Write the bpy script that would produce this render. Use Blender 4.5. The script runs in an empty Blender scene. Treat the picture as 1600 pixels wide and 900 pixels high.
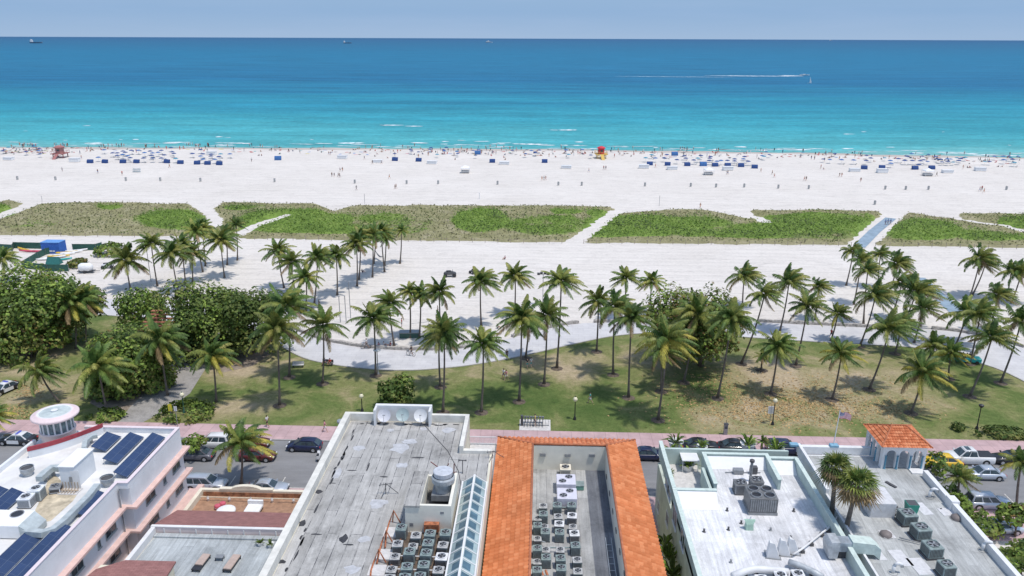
import bpy, math, random
from mathutils import Matrix, Vector, noise as MN
R=math.radians
random.seed(7)
scene=bpy.context.scene
COL=scene.collection
# ---------------------------------------------------------------- camera
F=1232.0; CH=50.0
PIT=math.atan(390/F); YAW=math.atan(45/F); ROLL=R(.215)
CM=Matrix.Rotation(YAW,4,'Z')@Matrix.Rotation(math.pi/2-PIT,4,'X')@Matrix.Rotation(ROLL,4,'Z')
cd=bpy.data.cameras.new('camera'); cam=bpy.data.objects.new('camera',cd); COL.objects.link(cam)
cam.matrix_world=Matrix.Translation((0,0,CH))@CM
cd.sensor_width=36; cd.lens=36*F/1600; cd.clip_start=1; cd.clip_end=400000
scene.camera=cam
def ray(px,py): return CM.to_3x3()@Vector(((px-800)/F,(450-py)/F,-1))
def P(px,py,z=0.0):
    d=ray(px,py); t=(z-CH)/d.z; return Vector((d.x*t,d.y*t,z))
def PY(px,py,y):
    d=ray(px,py); t=y/d.y; return Vector((d.x*t,y,CH+d.z*t))
CMI=CM.to_3x3().inverted()
def proj(x,y,z=0):
    v=CMI@Vector((x,y,z-CH)); return 800+F*v.x/-v.z, 450-F*v.y/-v.z
def mpp(p): # metres per photo pixel at a world point
    v=CMI@Vector((p[0],p[1],p[2]-CH)); return -v.z/F
def lerp(a,b,t): return a+(b-a)*t
def pl(pts,x):
    if x<=pts[0][0]: return pts[0][1]
    for (a,b),(c,d) in zip(pts,pts[1:]):
        if x<=c: return lerp(b,d,(x-a)/(c-a))
    return pts[-1][1]
# ---------------------------------------------------------------- materials
def s2l(c):
    return tuple(((v/255)/12.92 if v/255<=.04045 else ((v/255+.055)/1.055)**2.4) for v in c)
class NT:
    def __init__(s,name):
        s.m=bpy.data.materials.new(name); s.m.use_nodes=True; s.t=s.m.node_tree; s.n=s.t.nodes; s.n.clear()
        s.out=s.n.new('ShaderNodeOutputMaterial'); s.b=s.n.new('ShaderNodeBsdfPrincipled'); s.l(s.b.outputs[0],s.out.inputs[0])
        s.tc=s.n.new('ShaderNodeTexCoord')
    def l(s,a,b): s.t.links.new(a,b)
    def mapv(s,sc=(1,1,1),rot=(0,0,0),src='Object'):
        m=s.n.new('ShaderNodeMapping'); m.inputs['Scale'].default_value=sc; m.inputs['Rotation'].default_value=rot
        s.l(s.tc.outputs[src],m.inputs[0]); return m.outputs[0]
    def noise(s,scale,detail=4,vec=None,rough=.6,dist=0):
        n=s.n.new('ShaderNodeTexNoise'); n.inputs['Scale'].default_value=scale; n.inputs['Detail'].default_value=detail
        n.inputs['Roughness'].default_value=rough; n.inputs['Distortion'].default_value=dist
        s.l(vec if vec is not None else s.tc.outputs['Object'],n.inputs['Vector']); return n.outputs['Fac']
    def ramp(s,fac,stops,interp='LINEAR'):
        r=s.n.new('ShaderNodeValToRGB'); s.l(fac,r.inputs[0]); e=r.color_ramp.elements; r.color_ramp.interpolation=interp
        while len(e)<len(stops): e.new(.5)
        for k,(p,c) in enumerate(stops):
            e[k].position=p; e[k].color=(c[0],c[1],c[2],1) if hasattr(c,'__len__') else (c,c,c,1)
        return r.outputs[0]
    def mix(s,a,b,fac,mode='MIX'):
        m=s.n.new('ShaderNodeMix'); m.data_type='RGBA'; m.blend_type=mode
        for v,k in ((fac,0),(a,6),(b,7)):
            if hasattr(v,'is_output') : s.l(v,m.inputs[k])
            elif k==0: m.inputs[0].default_value=v
            else: m.inputs[k].default_value=(*v,1)
        return m.outputs[2]
    def math(s,op,a,b=None,c=None):
        m=s.n.new('ShaderNodeMath'); m.operation=op
        for k,v in enumerate((a,b,c)):
            if v is None: continue
            if hasattr(v,'is_output'): s.l(v,m.inputs[k])
            else: m.inputs[k].default_value=v
        return m.outputs[0]
    def bump(s,h,st=.3,d=.1):
        b=s.n.new('ShaderNodeBump'); b.inputs['Strength'].default_value=st; b.inputs['Distance'].default_value=d
        s.l(h,b.inputs['Height']); s.l(b.outputs[0],s.b.inputs['Normal'])
    def col(s,c): 
        if hasattr(c,'is_output'): s.l(c,s.b.inputs['Base Color'])
        else: s.b.inputs['Base Color'].default_value=(*c,1)
    def set(s,rough=.8,metal=0,spec=None):
        s.b.inputs['Roughness'].default_value=rough; s.b.inputs['Metallic'].default_value=metal
        if spec is not None: s.b.inputs['Specular IOR Level'].default_value=spec
        return s.m
_mc={}
def M(key,c=None,rough=.7,metal=0,var=.12,scale=3.0,bump=0.0,dirt=0.0):
    """plain surface: colour with gentle procedural unevenness"""
    if key in _mc: return _mc[key]
    t=NT(key); c=tuple(c)
    d=tuple(v*(1-var*1.6) for v in c); h=tuple(min(1,v*(1+var)) for v in c)
    o=t.ramp(t.noise(scale,5),[(.3,d),(.7,h)])
    if dirt:
        g=t.ramp(t.noise(scale*.37,6,rough=.7),[(.48,0.0),(.72,1.0)])
        o=t.mix(o,tuple(v*.45 for v in c),t.math('MULTIPLY',g,dirt))
    t.col(o)
    if bump: t.bump(t.noise(scale*6,4),bump,.05)
    _mc[key]=t.set(rough,metal); return _mc[key]
def fol(key,cols,scale=.5,rough=.6,trans=True):
    if key in _mc: return _mc[key]
    t=NT(key)
    n=t.noise(scale,3,rough=.5); 
    a=t.ramp(n,[(.34,cols[0]),(.5,cols[1]),(.66,cols[2])])
    wn=t.n.new('ShaderNodeTexWhiteNoise'); wn.noise_dimensions='3D'
    g=t.n.new('ShaderNodeNewGeometry'); 
    oi=t.n.new('ShaderNodeObjectInfo')
    v=t.ramp(oi.outputs['Random'],[(0,.8),(1,1.15)])
    n2=t.ramp(t.noise(scale*7,2),[(.3,.6),(.7,1.3)])
    t.col(t.mix(t.mix(a,n2,1,'MULTIPLY'),v,1,'MULTIPLY'))
    t.n.remove(wn); t.n.remove(g)
    tr=t.n.new('ShaderNodeBsdfTranslucent'); mx=t.n.new('ShaderNodeMixShader'); mx.inputs[0].default_value=.3; t.l(t.b.inputs['Base Color'].links[0].from_socket,tr.inputs['Color']); t.l(t.b.outputs[0],mx.inputs[1]); t.l(tr.outputs[0],mx.inputs[2]); t.l(mx.outputs[0],t.out.inputs[0])
    _mc[key]=t.set(rough,0,.25)
    return _mc[key]
# ---------------------------------------------------------------- mesh builder
class MB:
    def __init__(s): s.v=[]; s.f=[]; s.m=[]; s.k=0; s.sm=[]; s.smooth=False
    def mat(s,k): s.k=k; return s
    def add(s,vs,fs,mi=None):
        o=len(s.v); s.v+= [tuple(v) for v in vs]; s.f+=[tuple(i+o for i in f) for f in fs]
        s.m+=[s.k if mi is None else mi]*len(fs); s.sm+=[s.smooth]*len(fs); return s
    def box(s,x0,x1,y0,y1,z0,z1,rz=0,c=None,tilt=0):
        vs=[(x,y,z) for z in (z0,z1) for x,y in ((x0,y0),(x1,y0),(x1,y1),(x0,y1))]
        if rz or tilt:
            cx,cy=c if c else ((x0+x1)/2,(y0+y1)/2)
            mm=Matrix.Translation((cx,cy,0))@Matrix.Rotation(rz,4,'Z')@Matrix.Translation((0,0,z0))@Matrix.Rotation(tilt,4,'X')@Matrix.Translation((-cx,-cy,-z0))
            vs=[mm@Vector(v) for v in vs]
        return s.add(vs,[(0,3,2,1),(4,5,6,7),(0,1,5,4),(1,2,6,5),(2,3,7,6),(3,0,4,7)])
    def bbox(s,x0,x1,y0,y1,z0,z1,b):  # box with chamfered vertical + top edges
        p=[(x0+b,y0),(x1-b,y0),(x1,y0+b),(x1,y1-b),(x1-b,y1),(x0+b,y1),(x0,y1-b),(x0,y0+b)]
        q=[(x0+b*1.6,y0+b),(x1-b*1.6,y0+b),(x1-b,y0+b*1.6),(x1-b,y1-b*1.6),(x1-b*1.6,y1-b),(x0+b*1.6,y1-b),(x0+b,y1-b*1.6),(x0+b,y0+b*1.6)]
        vs=[(x,y,z0) for x,y in p]+[(x,y,z1-b) for x,y in p]+[(x,y,z1) for x,y in q]
        fs=[tuple(range(7,-1,-1)),tuple(range(16,24))]
        for r in (0,8):
            for i in range(8): fs.append((r+i,r+(i+1)%8,r+8+(i+1)%8,r+8+i))
        return s.add(vs,fs)
    def prism(s,poly,z0,z1):
        n=len(poly); vs=[(x,y,z0) for x,y in poly]+[(x,y,z1) for x,y in poly]
        return s.add(vs,[tuple(range(n-1,-1,-1)),tuple(range(n,2*n))]+[(i,(i+1)%n,n+(i+1)%n,n+i) for i in range(n)])
    def tube(s,pts,rs,n=8,cap=True):
        pts=[Vector(p) for p in pts]
        if not hasattr(rs,'__len__'): rs=[rs]*len(pts)
        vs=[]; fs=[]; 
        for i,p in enumerate(pts):
            d=(pts[min(i+1,len(pts)-1)]-pts[max(i-1,0)]).normalized()
            a=Vector((0,0,1)) if abs(d.z)<.9 else Vector((0,1,0))
            u=d.cross(a).normalized(); w=u.cross(d)
            if abs(d.z)>=.9: 
                u=Vector((1,0,0)); w=d.cross(u).normalized(); u=w.cross(d)
            for k in range(n):
                t=2*math.pi*k/n; vs.append(p+(u*math.cos(t)+w*math.sin(t))*rs[i])
        for i in range(len(pts)-1):
            for k in range(n): fs.append((i*n+k,i*n+(k+1)%n,(i+1)*n+(k+1)%n,(i+1)*n+k))
        if cap: fs+= [tuple(range(n-1,-1,-1)),tuple((len(pts)-1)*n+k for k in range(n))]
        return s.add(vs,fs)
    def lathe(s,prof,c=(0,0,0),n=16,a0=0,a1=2*math.pi):
        full=abs(a1-a0-2*math.pi)<1e-6; m=n if full else n+1
        vs=[(c[0]+r*math.cos(a0+(a1-a0)*k/n),c[1]+r*math.sin(a0+(a1-a0)*k/n),c[2]+z) for r,z in prof for k in range(m)]
        fs=[]
        for i in range(len(prof)-1):
            for k in range(n): 
                k2=(k+1)%m if full else k+1
                fs.append((i*m+k,i*m+k2,(i+1)*m+k2,(i+1)*m+k))
        return s.add(vs,fs)
    def ell(s,c,r,n=10,h=6):
        prof=[(max(1e-5,math.sin(math.pi*i/h)),-math.cos(math.pi*i/h)) for i in range(h+1)]
        o=len(s.v); s.lathe(prof,(0,0,0),n)
        for i in range(o,len(s.v)):
            v=s.v[i]; s.v[i]=(c[0]+v[0]*r[0],c[1]+v[1]*r[1],c[2]+v[2]*r[2])
        return s
    def loft(s,rings,cap=True):
        n=len(rings[0]); vs=[v for r in rings for v in r]; fs=[]
        for i in range(len(rings)-1):
            for k in range(n): fs.append((i*n+k,i*n+(k+1)%n,(i+1)*n+(k+1)%n,(i+1)*n+k))
        if cap: fs+=[tuple(range(n-1,-1,-1)),tuple((len(rings)-1)*n+k for k in range(n))]
        return s.add(vs,fs)
    def quad(s,a,b,c,d): return s.add([a,b,c,d],[(0,1,2,3)])
    def mesh(s,name,mats,off=None):
        me=bpy.data.meshes.new(name)
        v=s.v if off is None else [(a-off[0],b-off[1],c-off[2]) for a,b,c in s.v]
        me.from_pydata(v,[],s.f)
        for m in (mats if isinstance(mats,(list,tuple)) else [mats]): me.materials.append(m)
        me.polygons.foreach_set('material_index',s.m)
        me.polygons.foreach_set('use_smooth',s.sm); me.update(); return me
    def build(s,name,mats,parent=None,world=True,**tags):
        off=None
        if parent is not None and world:
            off=Vector((0,0,0)); q=parent
            while q is not None: off+=q.location; q=q.parent
        o=bpy.data.objects.new(name,s.mesh(name,mats,off)); COL.objects.link(o)
        if parent is not None: o.parent=parent
        tag(o,**tags); return o
def tag(o,label=None,cat=None,group=None,kind=None):
    for k,v in (('label',label),('category',cat),('group',group),('kind',kind)):
        if v: o[k]=v
    return o
def thing(name,label,cat,loc=(0,0,0),rz=0,group=None):
    o=bpy.data.objects.new(name,None); o.empty_display_size=.3; COL.objects.link(o); o.location=loc; o.rotation_euler=(0,0,rz)
    return tag(o,label,cat,group)
KIDS={}
def copy_tree(o,parent=None,**t):
    c=o.copy(); COL.objects.link(c)
    if parent is not None: c.parent=parent
    for ch in o.children: copy_tree(ch,c)
    tag(c,**t); return c
def inst(proto,loc,rz=0,sc=1,label=None,group=None,mats=None):
    """place a thing: the first placing moves the built thing itself, later ones copy it"""
    if not proto.get('_used'): o=proto; o['_used']=1
    else: 
        o=copy_tree(proto)
    o.location=loc; o.rotation_euler=(0,0,rz); o.scale=(sc,sc,sc) if not hasattr(sc,'__len__') else sc
    tag(o,label=label,group=group); return o
ORD=['first','second','third','fourth','fifth','sixth','seventh','eighth','ninth','tenth','eleventh','twelfth']
# common materials
WHITE=M('white_paint',(.72,.72,.72),.6,var=.06,scale=1.2,dirt=.25)
CREAM=M('cream_stucco',(.74,.68,.55),.8,var=.07,scale=1,dirt=.25)
BLACK=M('black_metal',(.03,.03,.035),.4)
DARK=M('dark_grey',(.08,.08,.085),.6)
GREY=M('grey_metal',(.3,.31,.32),.45,.3,dirt=.4)
GALV=M('galvanised_steel',(.45,.475,.49),.55,.2,var=.2,scale=2)
RUST=M('rusty_steel',(.42,.15,.07),.8,var=.4)
GLASS=M('dark_glass',(.05,.075,.09),.12,var=.3)
CONC=M('pale_concrete',(.6,.58,.56),.85,dirt=.2)
SKIN=[M('light_skin',(.6,.38,.28),.6),M('tan_skin',(.4,.22,.14),.6),M('brown_skin',(.2,.1,.06),.6)]
HAIR=M('dark_hair',(.04,.025,.02),.7)
# ================================================================ world, sun
SUN_EL=72; SUN_AZ_VEC=Vector((.86,-.50,0)).normalized()   # horizontal direction towards the sun
w=bpy.data.worlds.new('World'); scene.world=w; w.use_nodes=True; wn=w.node_tree; wn.nodes.clear()
wo=wn.nodes.new('ShaderNodeOutputWorld'); bg=wn.nodes.new('ShaderNodeBackground'); sk=wn.nodes.new('ShaderNodeTexSky')
sk.sky_type='NISHITA'; sk.sun_disc=False; sk.sun_elevation=R(SUN_EL); sk.sun_rotation=math.atan2(SUN_AZ_VEC.x,SUN_AZ_VEC.y)
sk.air_density=1.1; sk.dust_density=.6; sk.ozone_density=2.5; sk.altitude=0
tc=wn.nodes.new('ShaderNodeTexCoord'); mp=wn.nodes.new('ShaderNodeMapping'); mp.inputs['Scale'].default_value=(3,3,26)
ns=wn.nodes.new('ShaderNodeTexNoise'); ns.inputs['Scale'].default_value=2.2; ns.inputs['Detail'].default_value=7
rp=wn.nodes.new('ShaderNodeValToRGB'); rp.color_ramp.elements[0].position=.47; rp.color_ramp.elements[1].position=.78
rp.color_ramp.elements[0].color=(0,0,0,1); rp.color_ramp.elements[1].color=(.1,.1,.1,1)
mt=wn.nodes.new('ShaderNodeMix'); mt.data_type='RGBA'; mt.blend_type='MULTIPLY'; mt.inputs[0].default_value=1; mt.inputs[7].default_value=(1.06,.98,.90,1)
mc=wn.nodes.new('ShaderNodeMix'); mc.data_type='RGBA'; mc.inputs[7].default_value=(2.6,3.05,4.2,1)
L=wn.links.new
L(tc.outputs['Generated'],mp.inputs[0]); L(mp.outputs[0],ns.inputs['Vector']); L(ns.outputs['Fac'],rp.inputs[0])
sxz=wn.nodes.new('ShaderNodeSeparateXYZ'); L(tc.outputs['Generated'],sxz.inputs[0])
hr=wn.nodes.new('ShaderNodeValToRGB'); L(sxz.outputs[2],hr.inputs[0]); hr.color_ramp.elements[0].position=.03; hr.color_ramp.elements[0].color=(1,1,1,1); hr.color_ramp.elements[1].position=.3; hr.color_ramp.elements[1].color=(0,0,0,1)
hc=wn.nodes.new('ShaderNodeValToRGB'); L(sxz.outputs[2],hc.inputs[0]); hc.color_ramp.elements[0].position=0; hc.color_ramp.elements[0].color=(.36,.50,.70,1); hc.color_ramp.elements[1].position=.05; hc.color_ramp.elements[1].color=(.25,.42,.67,1)
hs=wn.nodes.new('ShaderNodeVectorMath'); hs.operation='SCALE'; hs.inputs['Scale'].default_value=1/.2; L(hc.outputs[0],hs.inputs[0])
hm_=wn.nodes.new('ShaderNodeMix'); hm_.data_type='RGBA'; L(hr.outputs[0],hm_.inputs[0]); L(mt.outputs[2],hm_.inputs[6]); L(hs.outputs[0],hm_.inputs[7])
L(sk.outputs[0],mt.inputs[6]); L(hm_.outputs[2],mc.inputs[6]); L(rp.outputs[0],mc.inputs[0]); L(mc.outputs[2],bg.inputs[0]); L(bg.outputs[0],wo.inputs[0])
bg.inputs[1].default_value=.2
sd=bpy.data.lights.new('sun','SUN'); sun=bpy.data.objects.new('sun',sd); COL.objects.link(sun)
sd.energy=3.05; sd.angle=R(3); sd.color=(1,.95,.88)
sv=SUN_AZ_VEC*math.cos(R(SUN_EL))+Vector((0,0,math.sin(R(SUN_EL)))); sun.rotation_euler=sv.to_track_quat('Z','Y').to_euler(); sun.location=(60,20,120)
scene.view_settings.view_transform='Standard'; scene.view_settings.look='None'; scene.view_settings.exposure=0
# ================================================================ ground sheets
def sheet(name,poly,z,mat,kind='structure',label=None):
    m=MB(); m.add([(x,y,z) for x,y in poly],[tuple(range(len(poly)))]); return m.build(name,mat,kind=kind,label=label)
# sand
t=NT('white_sand'); a=t.ramp(t.noise(.035,8,rough=.65),[(.3,(.65,.605,.555)),(.7,(.73,.685,.635))])
b=t.ramp(t.noise(1.7,6,rough=.75),[(.3,.84),(.7,1.06)])
tr=t.ramp(t.noise(.6,5,vec=t.mapv((.04,1.2,1)),rough=.7),[(.42,.955),(.6,1.01)])
ft=t.ramp(t.noise(.35,7,vec=t.mapv((.5,1,1)),rough=.8,dist=1.5),[(.36,.86),(.5,1.0),(.66,1.03)])
wv=t.n.new('ShaderNodeTexWave'); wv.bands_direction='Y'; wv.inputs['Scale'].default_value=.09; wv.inputs['Distortion'].default_value=14; wv.inputs['Detail'].default_value=3; wv.inputs['Detail Scale'].default_value=.35; t.l(t.mapv((.12,1,1)),wv.inputs[0])
trk=t.ramp(wv.outputs['Fac'],[(.0,.90),(.05,1.0)])
c=t.mix(t.mix(t.mix(t.mix(a,b,1,'MULTIPLY'),tr,1,'MULTIPLY'),ft,1,'MULTIPLY'),trk,1,'MULTIPLY'); t.col(c); t.bump(t.noise(1.3,8,rough=.8),.5,.12); SAND=t.set(.95,0,.1)
SHORE=[(-3000,330),(-900,350),(-226,368.7),(-126,373),(0,376.5),(110,372),(216,362.6),(500,340),(3000,300)]
xs=[-3000,-900,-400]+list(range(-300,301,10))+[400,900,3000]
m=MB(); N=len(xs)
vs=[(x,-400,0) for x in xs]+[(x,60,0) for x in xs]+[(x,pl(SHORE,x)+14,0) for x in xs]
m.add(vs,[(r*N+i,r*N+i+1,(r+1)*N+i+1,(r+1)*N+i) for r in range(2) for i in range(N-1)])
m.build('sand',SAND,kind='structure',label='white sand of the wide beach')
# wet sand
t=NT('wet_sand'); t.col(t.ramp(t.noise(.5,5,vec=t.mapv((.2,1,1))),[(.3,(.40,.34,.29)),(.7,(.56,.49,.43))])); WET=t.set(.6,0,.3)
m=MB(); vs=[]
for x in xs:
    s=pl(SHORE,x); j=1.6*math.sin(x*.07)+1.1*math.sin(x*.23+1)
    vs+=[(x,s-5.5+j,.01),(x,s+12,.01)]
m.add(vs,[(2*i,2*i+2,2*i+3,2*i+1) for i in range(N-1)]); m.build('wet_sand',WET,kind='structure',label='damp sand along the waterline')
# sea
t=NT('sea_water'); g=t.n.new('ShaderNodeNewGeometry'); sx=t.n.new('ShaderNodeSeparateXYZ'); t.l(g.outputs['Position'],sx.inputs[0])
big=t.noise(1,7,vec=t.mapv((.0011,.006,1)),rough=.72)
far=t.noise(1,3,vec=t.mapv((.00012,.0006,1)))
yy=t.math('MULTIPLY',sx.outputs[1],t.math('ADD',t.math('MULTIPLY',big,.9),.58))
lg=t.math('DIVIDE',t.math('LOGARITHM',yy,10.0),5.0)
def tg(*c): return tuple(v*.76 for v in s2l(c))
def lp(y): return math.log10(y)/5
base=t.ramp(lg,[(lp(360),tg(128,192,190)),(lp(400),tg(88,182,188)),(lp(520),tg(62,166,182)),(lp(680),tg(44,146,172)),
  (lp(1000),tg(32,116,156)),(lp(1500),tg(36,122,160)),(lp(2600),tg(32,122,160)),(lp(6000),tg(38,112,150)),(lp(30000),tg(44,100,142))])
r1=t.ramp(t.noise(1,6,vec=t.mapv((.05,.24,1)),rough=.85),[(.32,.74),(.68,1.24)])
r2=t.ramp(t.noise(1,3,vec=t.mapv((.006,.03,1)),rough=.7),[(.3,.80),(.7,1.18)])
r3=t.ramp(t.noise(1,2,vec=t.mapv((.3,.9,1))),[(.25,.72),(.75,1.28)])
cc=t.mix(t.mix(t.mix(base,r1,1,'MULTIPLY'),r2,1,'MULTIPLY'),r3,1,'MULTIPLY')
# sparse white flecks
fl=t.math('GREATER_THAN',t.noise(1,2,vec=t.mapv((.12,.5,1))),.765)
cc=t.mix(cc,(.75,.85,.88),t.math('MULTIPLY',fl,.35)); t.col(cc)
t.bump(t.noise(1,5,vec=t.mapv((.25,.7,1)),rough=.7),.6,.5); SEA=t.set(.55,0,.08)
m=MB(); ys=[0,20,60,140,300,700,2000,6000,20000,60000,300000]
XS=[-400000,-100000,-20000]+xs+[20000,100000,400000]; K=len(XS); vs=[]
for q in ys:
    for x in XS:
        s=pl(SHORE,x); j=1.2*math.sin(x*.11)+.9*math.sin(x*.31+2) if q==0 else 0
        vs.append((x,(s+j if q<500 else 370)+q,.03))
m.add(vs,[(r*K+i,r*K+i+1,(r+1)*K+i+1,(r+1)*K+i) for r in range(len(ys)-1) for i in range(K-1)])
m.build('sea',SEA,kind='structure',label='turquoise sea deepening to blue at the horizon')
# surf foam (irregular white strips)
FOAM=M('foam',(.85,.88,.88),.8,var=.12,scale=.8)
m=MB()
def foam(px0,px1,py,th,z=.12,ragged=1):
    a=P(px0,py,0); b=P(px1,py+(px1-px0)*.008,0); n=max(6,int((b.x-a.x)/1.2)); top=[];bot=[]
    k0=random.random()*50
    for i in range(n+1):
        u=i/n; x=lerp(a.x,b.x,u); y=lerp(a.y,b.y,u)+1.2*math.sin(x*.12+k0); e=math.sin(math.pi*u)**.6
        w_=th*e*(.35+.9*abs(MN.noise((x*.25+k0,py,0)))*2)
        top.append((x,y+w_*.6+.02,z)); bot.append((x,y-w_*.5-.02,z))
    m.add(bot+top,[(i,i+1,n+2+i,n+1+i) for i in range(n)])
for f in [(594,632,195.5,5),(632,662,197,4),(592,610,196,3),(870,902,203,3.5),(858,872,203.6,2),(1318,1338,210,2.5),(1345,1355,206,1.6),(130,142,196.5,1.6),
  (38,46,204.5,1.4),(1470,1475,206,2),(12,32,222,2),(528,570,223.5,3.2),(490,520,224.8,2.6),(640,670,223.7,3),(690,702,221.5,2),(688,700,225,2),(714,728,220,1.6),(740,765,221,2.6),
  (766,790,225.5,2.2),(775,800,223,2.4),(800,858,225,3.2),(875,888,227,2),(898,912,222.5,1.8),(968,985,230,2),(1065,1085,233.3,2.8),(1020,1030,231,1.6),(1147,1168,230.3,3),
  (1105,1150,234,1.8),(1185,1200,235.5,2),(1227,1268,234.3,3.2),(1312,1334,232.2,2.4),(1385,1400,230.8,2),(1422,1442,238.8,2.4),(1472,1530,241,2.4),(1530,1600,243,3),(1408,1440,241.5,1.4),
  (255,300,222.5,2.6),(130,160,224.5,3),(335,348,214.5,2.4),(350,362,215,1.4),(335,395,223.2,2.6),(100,108,219,1.6),(205,216,218.5,1.4),(185,192,218.6,1),(485,492,218,1),(20,45,228,2),(1575,1577,227,2)]:
    foam(*f)
for i in range(90):  # thin swash line
    x=-60+i*19+random.uniform(-8,8); 
    if random.random()<.7:
        yb=pl([(0,229),(430,230),(845,232.3),(1200,236.5),(1600,245)],x)-random.choice([.6,1.2,2.2,3.4,5]); foam(x,x+random.uniform(14,50),yb,random.uniform(.8,1.9))
m.build('sea_foam',FOAM,kind='stuff',label='white foam of small waves breaking near the shore')
# speedboat and wake
m=MB(); foam(1100,1257,118.2,12,.1); foam(960,1150,119.3,4,.1); foam(1215,1256,118.0,16,.1); m.build('wake',FOAM,kind='stuff',label='long white wake behind the speedboat')
def hull(L_,W_,D_,bow=.25,st=.9):
    rings=[]
    for u,wd,zt in ((0,st,0),(.35,1,0),(.7,.85,.05),(.9,.45,.14),(1,.04,.25)):
        x=(u-.5)*L_; w2=W_/2*wd; zt=D_*(1+zt)
        rings.append([(x,-w2*.55,0),(x,w2*.55,0),(x,w2,zt),(x,-w2,zt)])
    return rings
def boat(px,py,L_,label,kind,cat='boat',hullc=WHITE,rz=0):
    p=P(px,py,0); o=thing({'yacht':'yacht','ship':'cargo_ship','speed':'speedboat'}[kind],label,cat,(p.x,p.y,0),rz)
    m=MB().loft(hull(L_,L_*.24,L_*.10)); m.build('hull',hullc,o,world=False)
    if kind=='yacht':
        m=MB(); z=L_*.1
        for k,(a,b,w_) in enumerate(((-.42,.22,.2),(-.32,.1,.17),(-.2,.02,.13))):
            m.box(L_*a,L_*b,-L_*w_/2,L_*w_/2,z,z+L_*.055); z+=L_*.055
        m.tube([(-.1*L_,0,z),(-.13*L_,0,z+L_*.1)],L_*.012,6); m.build('cabin',WHITE,o,world=False)
        MB().box(-.3*L_,.18*L_,-.101*L_,.101*L_,L_*.115,L_*.14).build('window',GLASS,o,world=False)
    elif kind=='ship':
        m=MB().box(-.45*L_,-.3*L_,-.09*L_,.09*L_,.1*L_,.24*L_).box(-.43*L_,-.33*L_,-.05*L_,.05*L_,.24*L_,.3*L_); m.build('bridge',WHITE,o,world=False)
        m=MB()
        for x in (-.15,.05,.25): MB().tube([(x*L_,0,.1*L_),(x*L_,0,.2*L_)],L_*.008,6).build('mast',GREY,o,world=False)
    else:
        MB().box(-.2*L_,.1*L_,-.07*L_,.07*L_,.09*L_,.15*L_).build('cabin',WHITE,o,world=False)
        MB().box(.1*L_,.14*L_,-.07*L_,.07*L_,.09*L_,.16*L_).build('windshield',GLASS,o,world=False)
    return o
SHIPG=M('ship_grey',(.2,.26,.33),.6)
boat(57,67.6,100,'long low cargo ship near the horizon at far left','ship','ship',SHIPG)
boat(543,67.8,78,'grey ship with white bridge near the horizon, left of centre','ship','ship',SHIPG)
boat(764,66.6,85,'white motor yacht near the horizon above the middle of the beach','yacht')
boat(1298,63.6,150,'faint white ship right at the horizon on the right','yacht','ship')
boat(1257,118,14,'white speedboat towing a long wake across the blue water','speed')
# buoy
p=P(1265,130,0); o=thing('sailboard','tiny pale sail standing on the water near the speedboat','sailboard',(p.x,p.y,0))
MB().loft(hull(5,1,.3)).build('board',WHITE,o,world=False); MB().add([(0,0,.3),(2.2,0,1),(.3,0,7),(0,0,7)],[(0,1,2,3)]).build('sail',WHITE,o,world=False)
# street
t=NT('asphalt'); a=t.ramp(t.noise(.5,7,vec=t.mapv((.25,1,1)),rough=.7),[(.3,(.19,.19,.195)),(.7,(.27,.27,.275))])
b=t.ramp(t.noise(14,3),[(.3,.85),(.7,1.1)]); t.col(t.mix(a,b,1,'MULTIPLY')); t.bump(t.noise(30,3),.2,.02); ASPH=t.set(.9,0,.2)
sheet('road',[(-400,79.4),(400,79.4),(400,90.6),(-400,90.6)],.012,ASPH,label='asphalt street between hotels and park')
t=NT('pink_pavement'); br=t.n.new('ShaderNodeTexBrick'); t.l(t.mapv((1,1,1)),br.inputs[0]); br.inputs['Scale'].default_value=1; br.inputs['Brick Width'].default_value=1.5; br.inputs['Row Height'].default_value=1.5; br.offset=0
br.inputs['Mortar Size'].default_value=.03; br.inputs['Color1'].default_value=(.52,.36,.36,1); br.inputs['Color2'].default_value=(.47,.33,.335,1); br.inputs['Mortar'].default_value=(.36,.25,.25,1)
t.col(t.mix(br.outputs[0],t.ramp(t.noise(.5,6,rough=.7),[(.3,.8),(.7,1.12)]),1,'MULTIPLY')); PINKP=t.set(.9)
def pave(n,y0,y1): return MB().box(-400,400,y0,y1,-.05,.14).build(n,PINKP,kind='structure',label='pink concrete pavement')
pave('pavement',90.75,94.6); pave('pavement',72.6,79.2)
KERB=M('kerb_stone',(.42,.40,.38),.85)
for y0,y1 in ((90.6,90.75),(79.2,79.4)): MB().box(-400,400,y0,y1,-.05,.15).build('kerb',KERB,kind='structure')
LINE=M('road_paint',(.62,.60,.55),.8,var=.25,scale=4)
m=MB()
for x in range(-120,130,6): m.quad((x,88.3,.02),(x+.1,88.3,.02),(x+.1,90.5,.02),(x,90.5,.02)); m.quad((x,79.5,.02),(x+.1,79.5,.02),(x+.1,81.8,.02),(x,81.8,.02))
m.build('road_marking',LINE,kind='structure')
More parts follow.
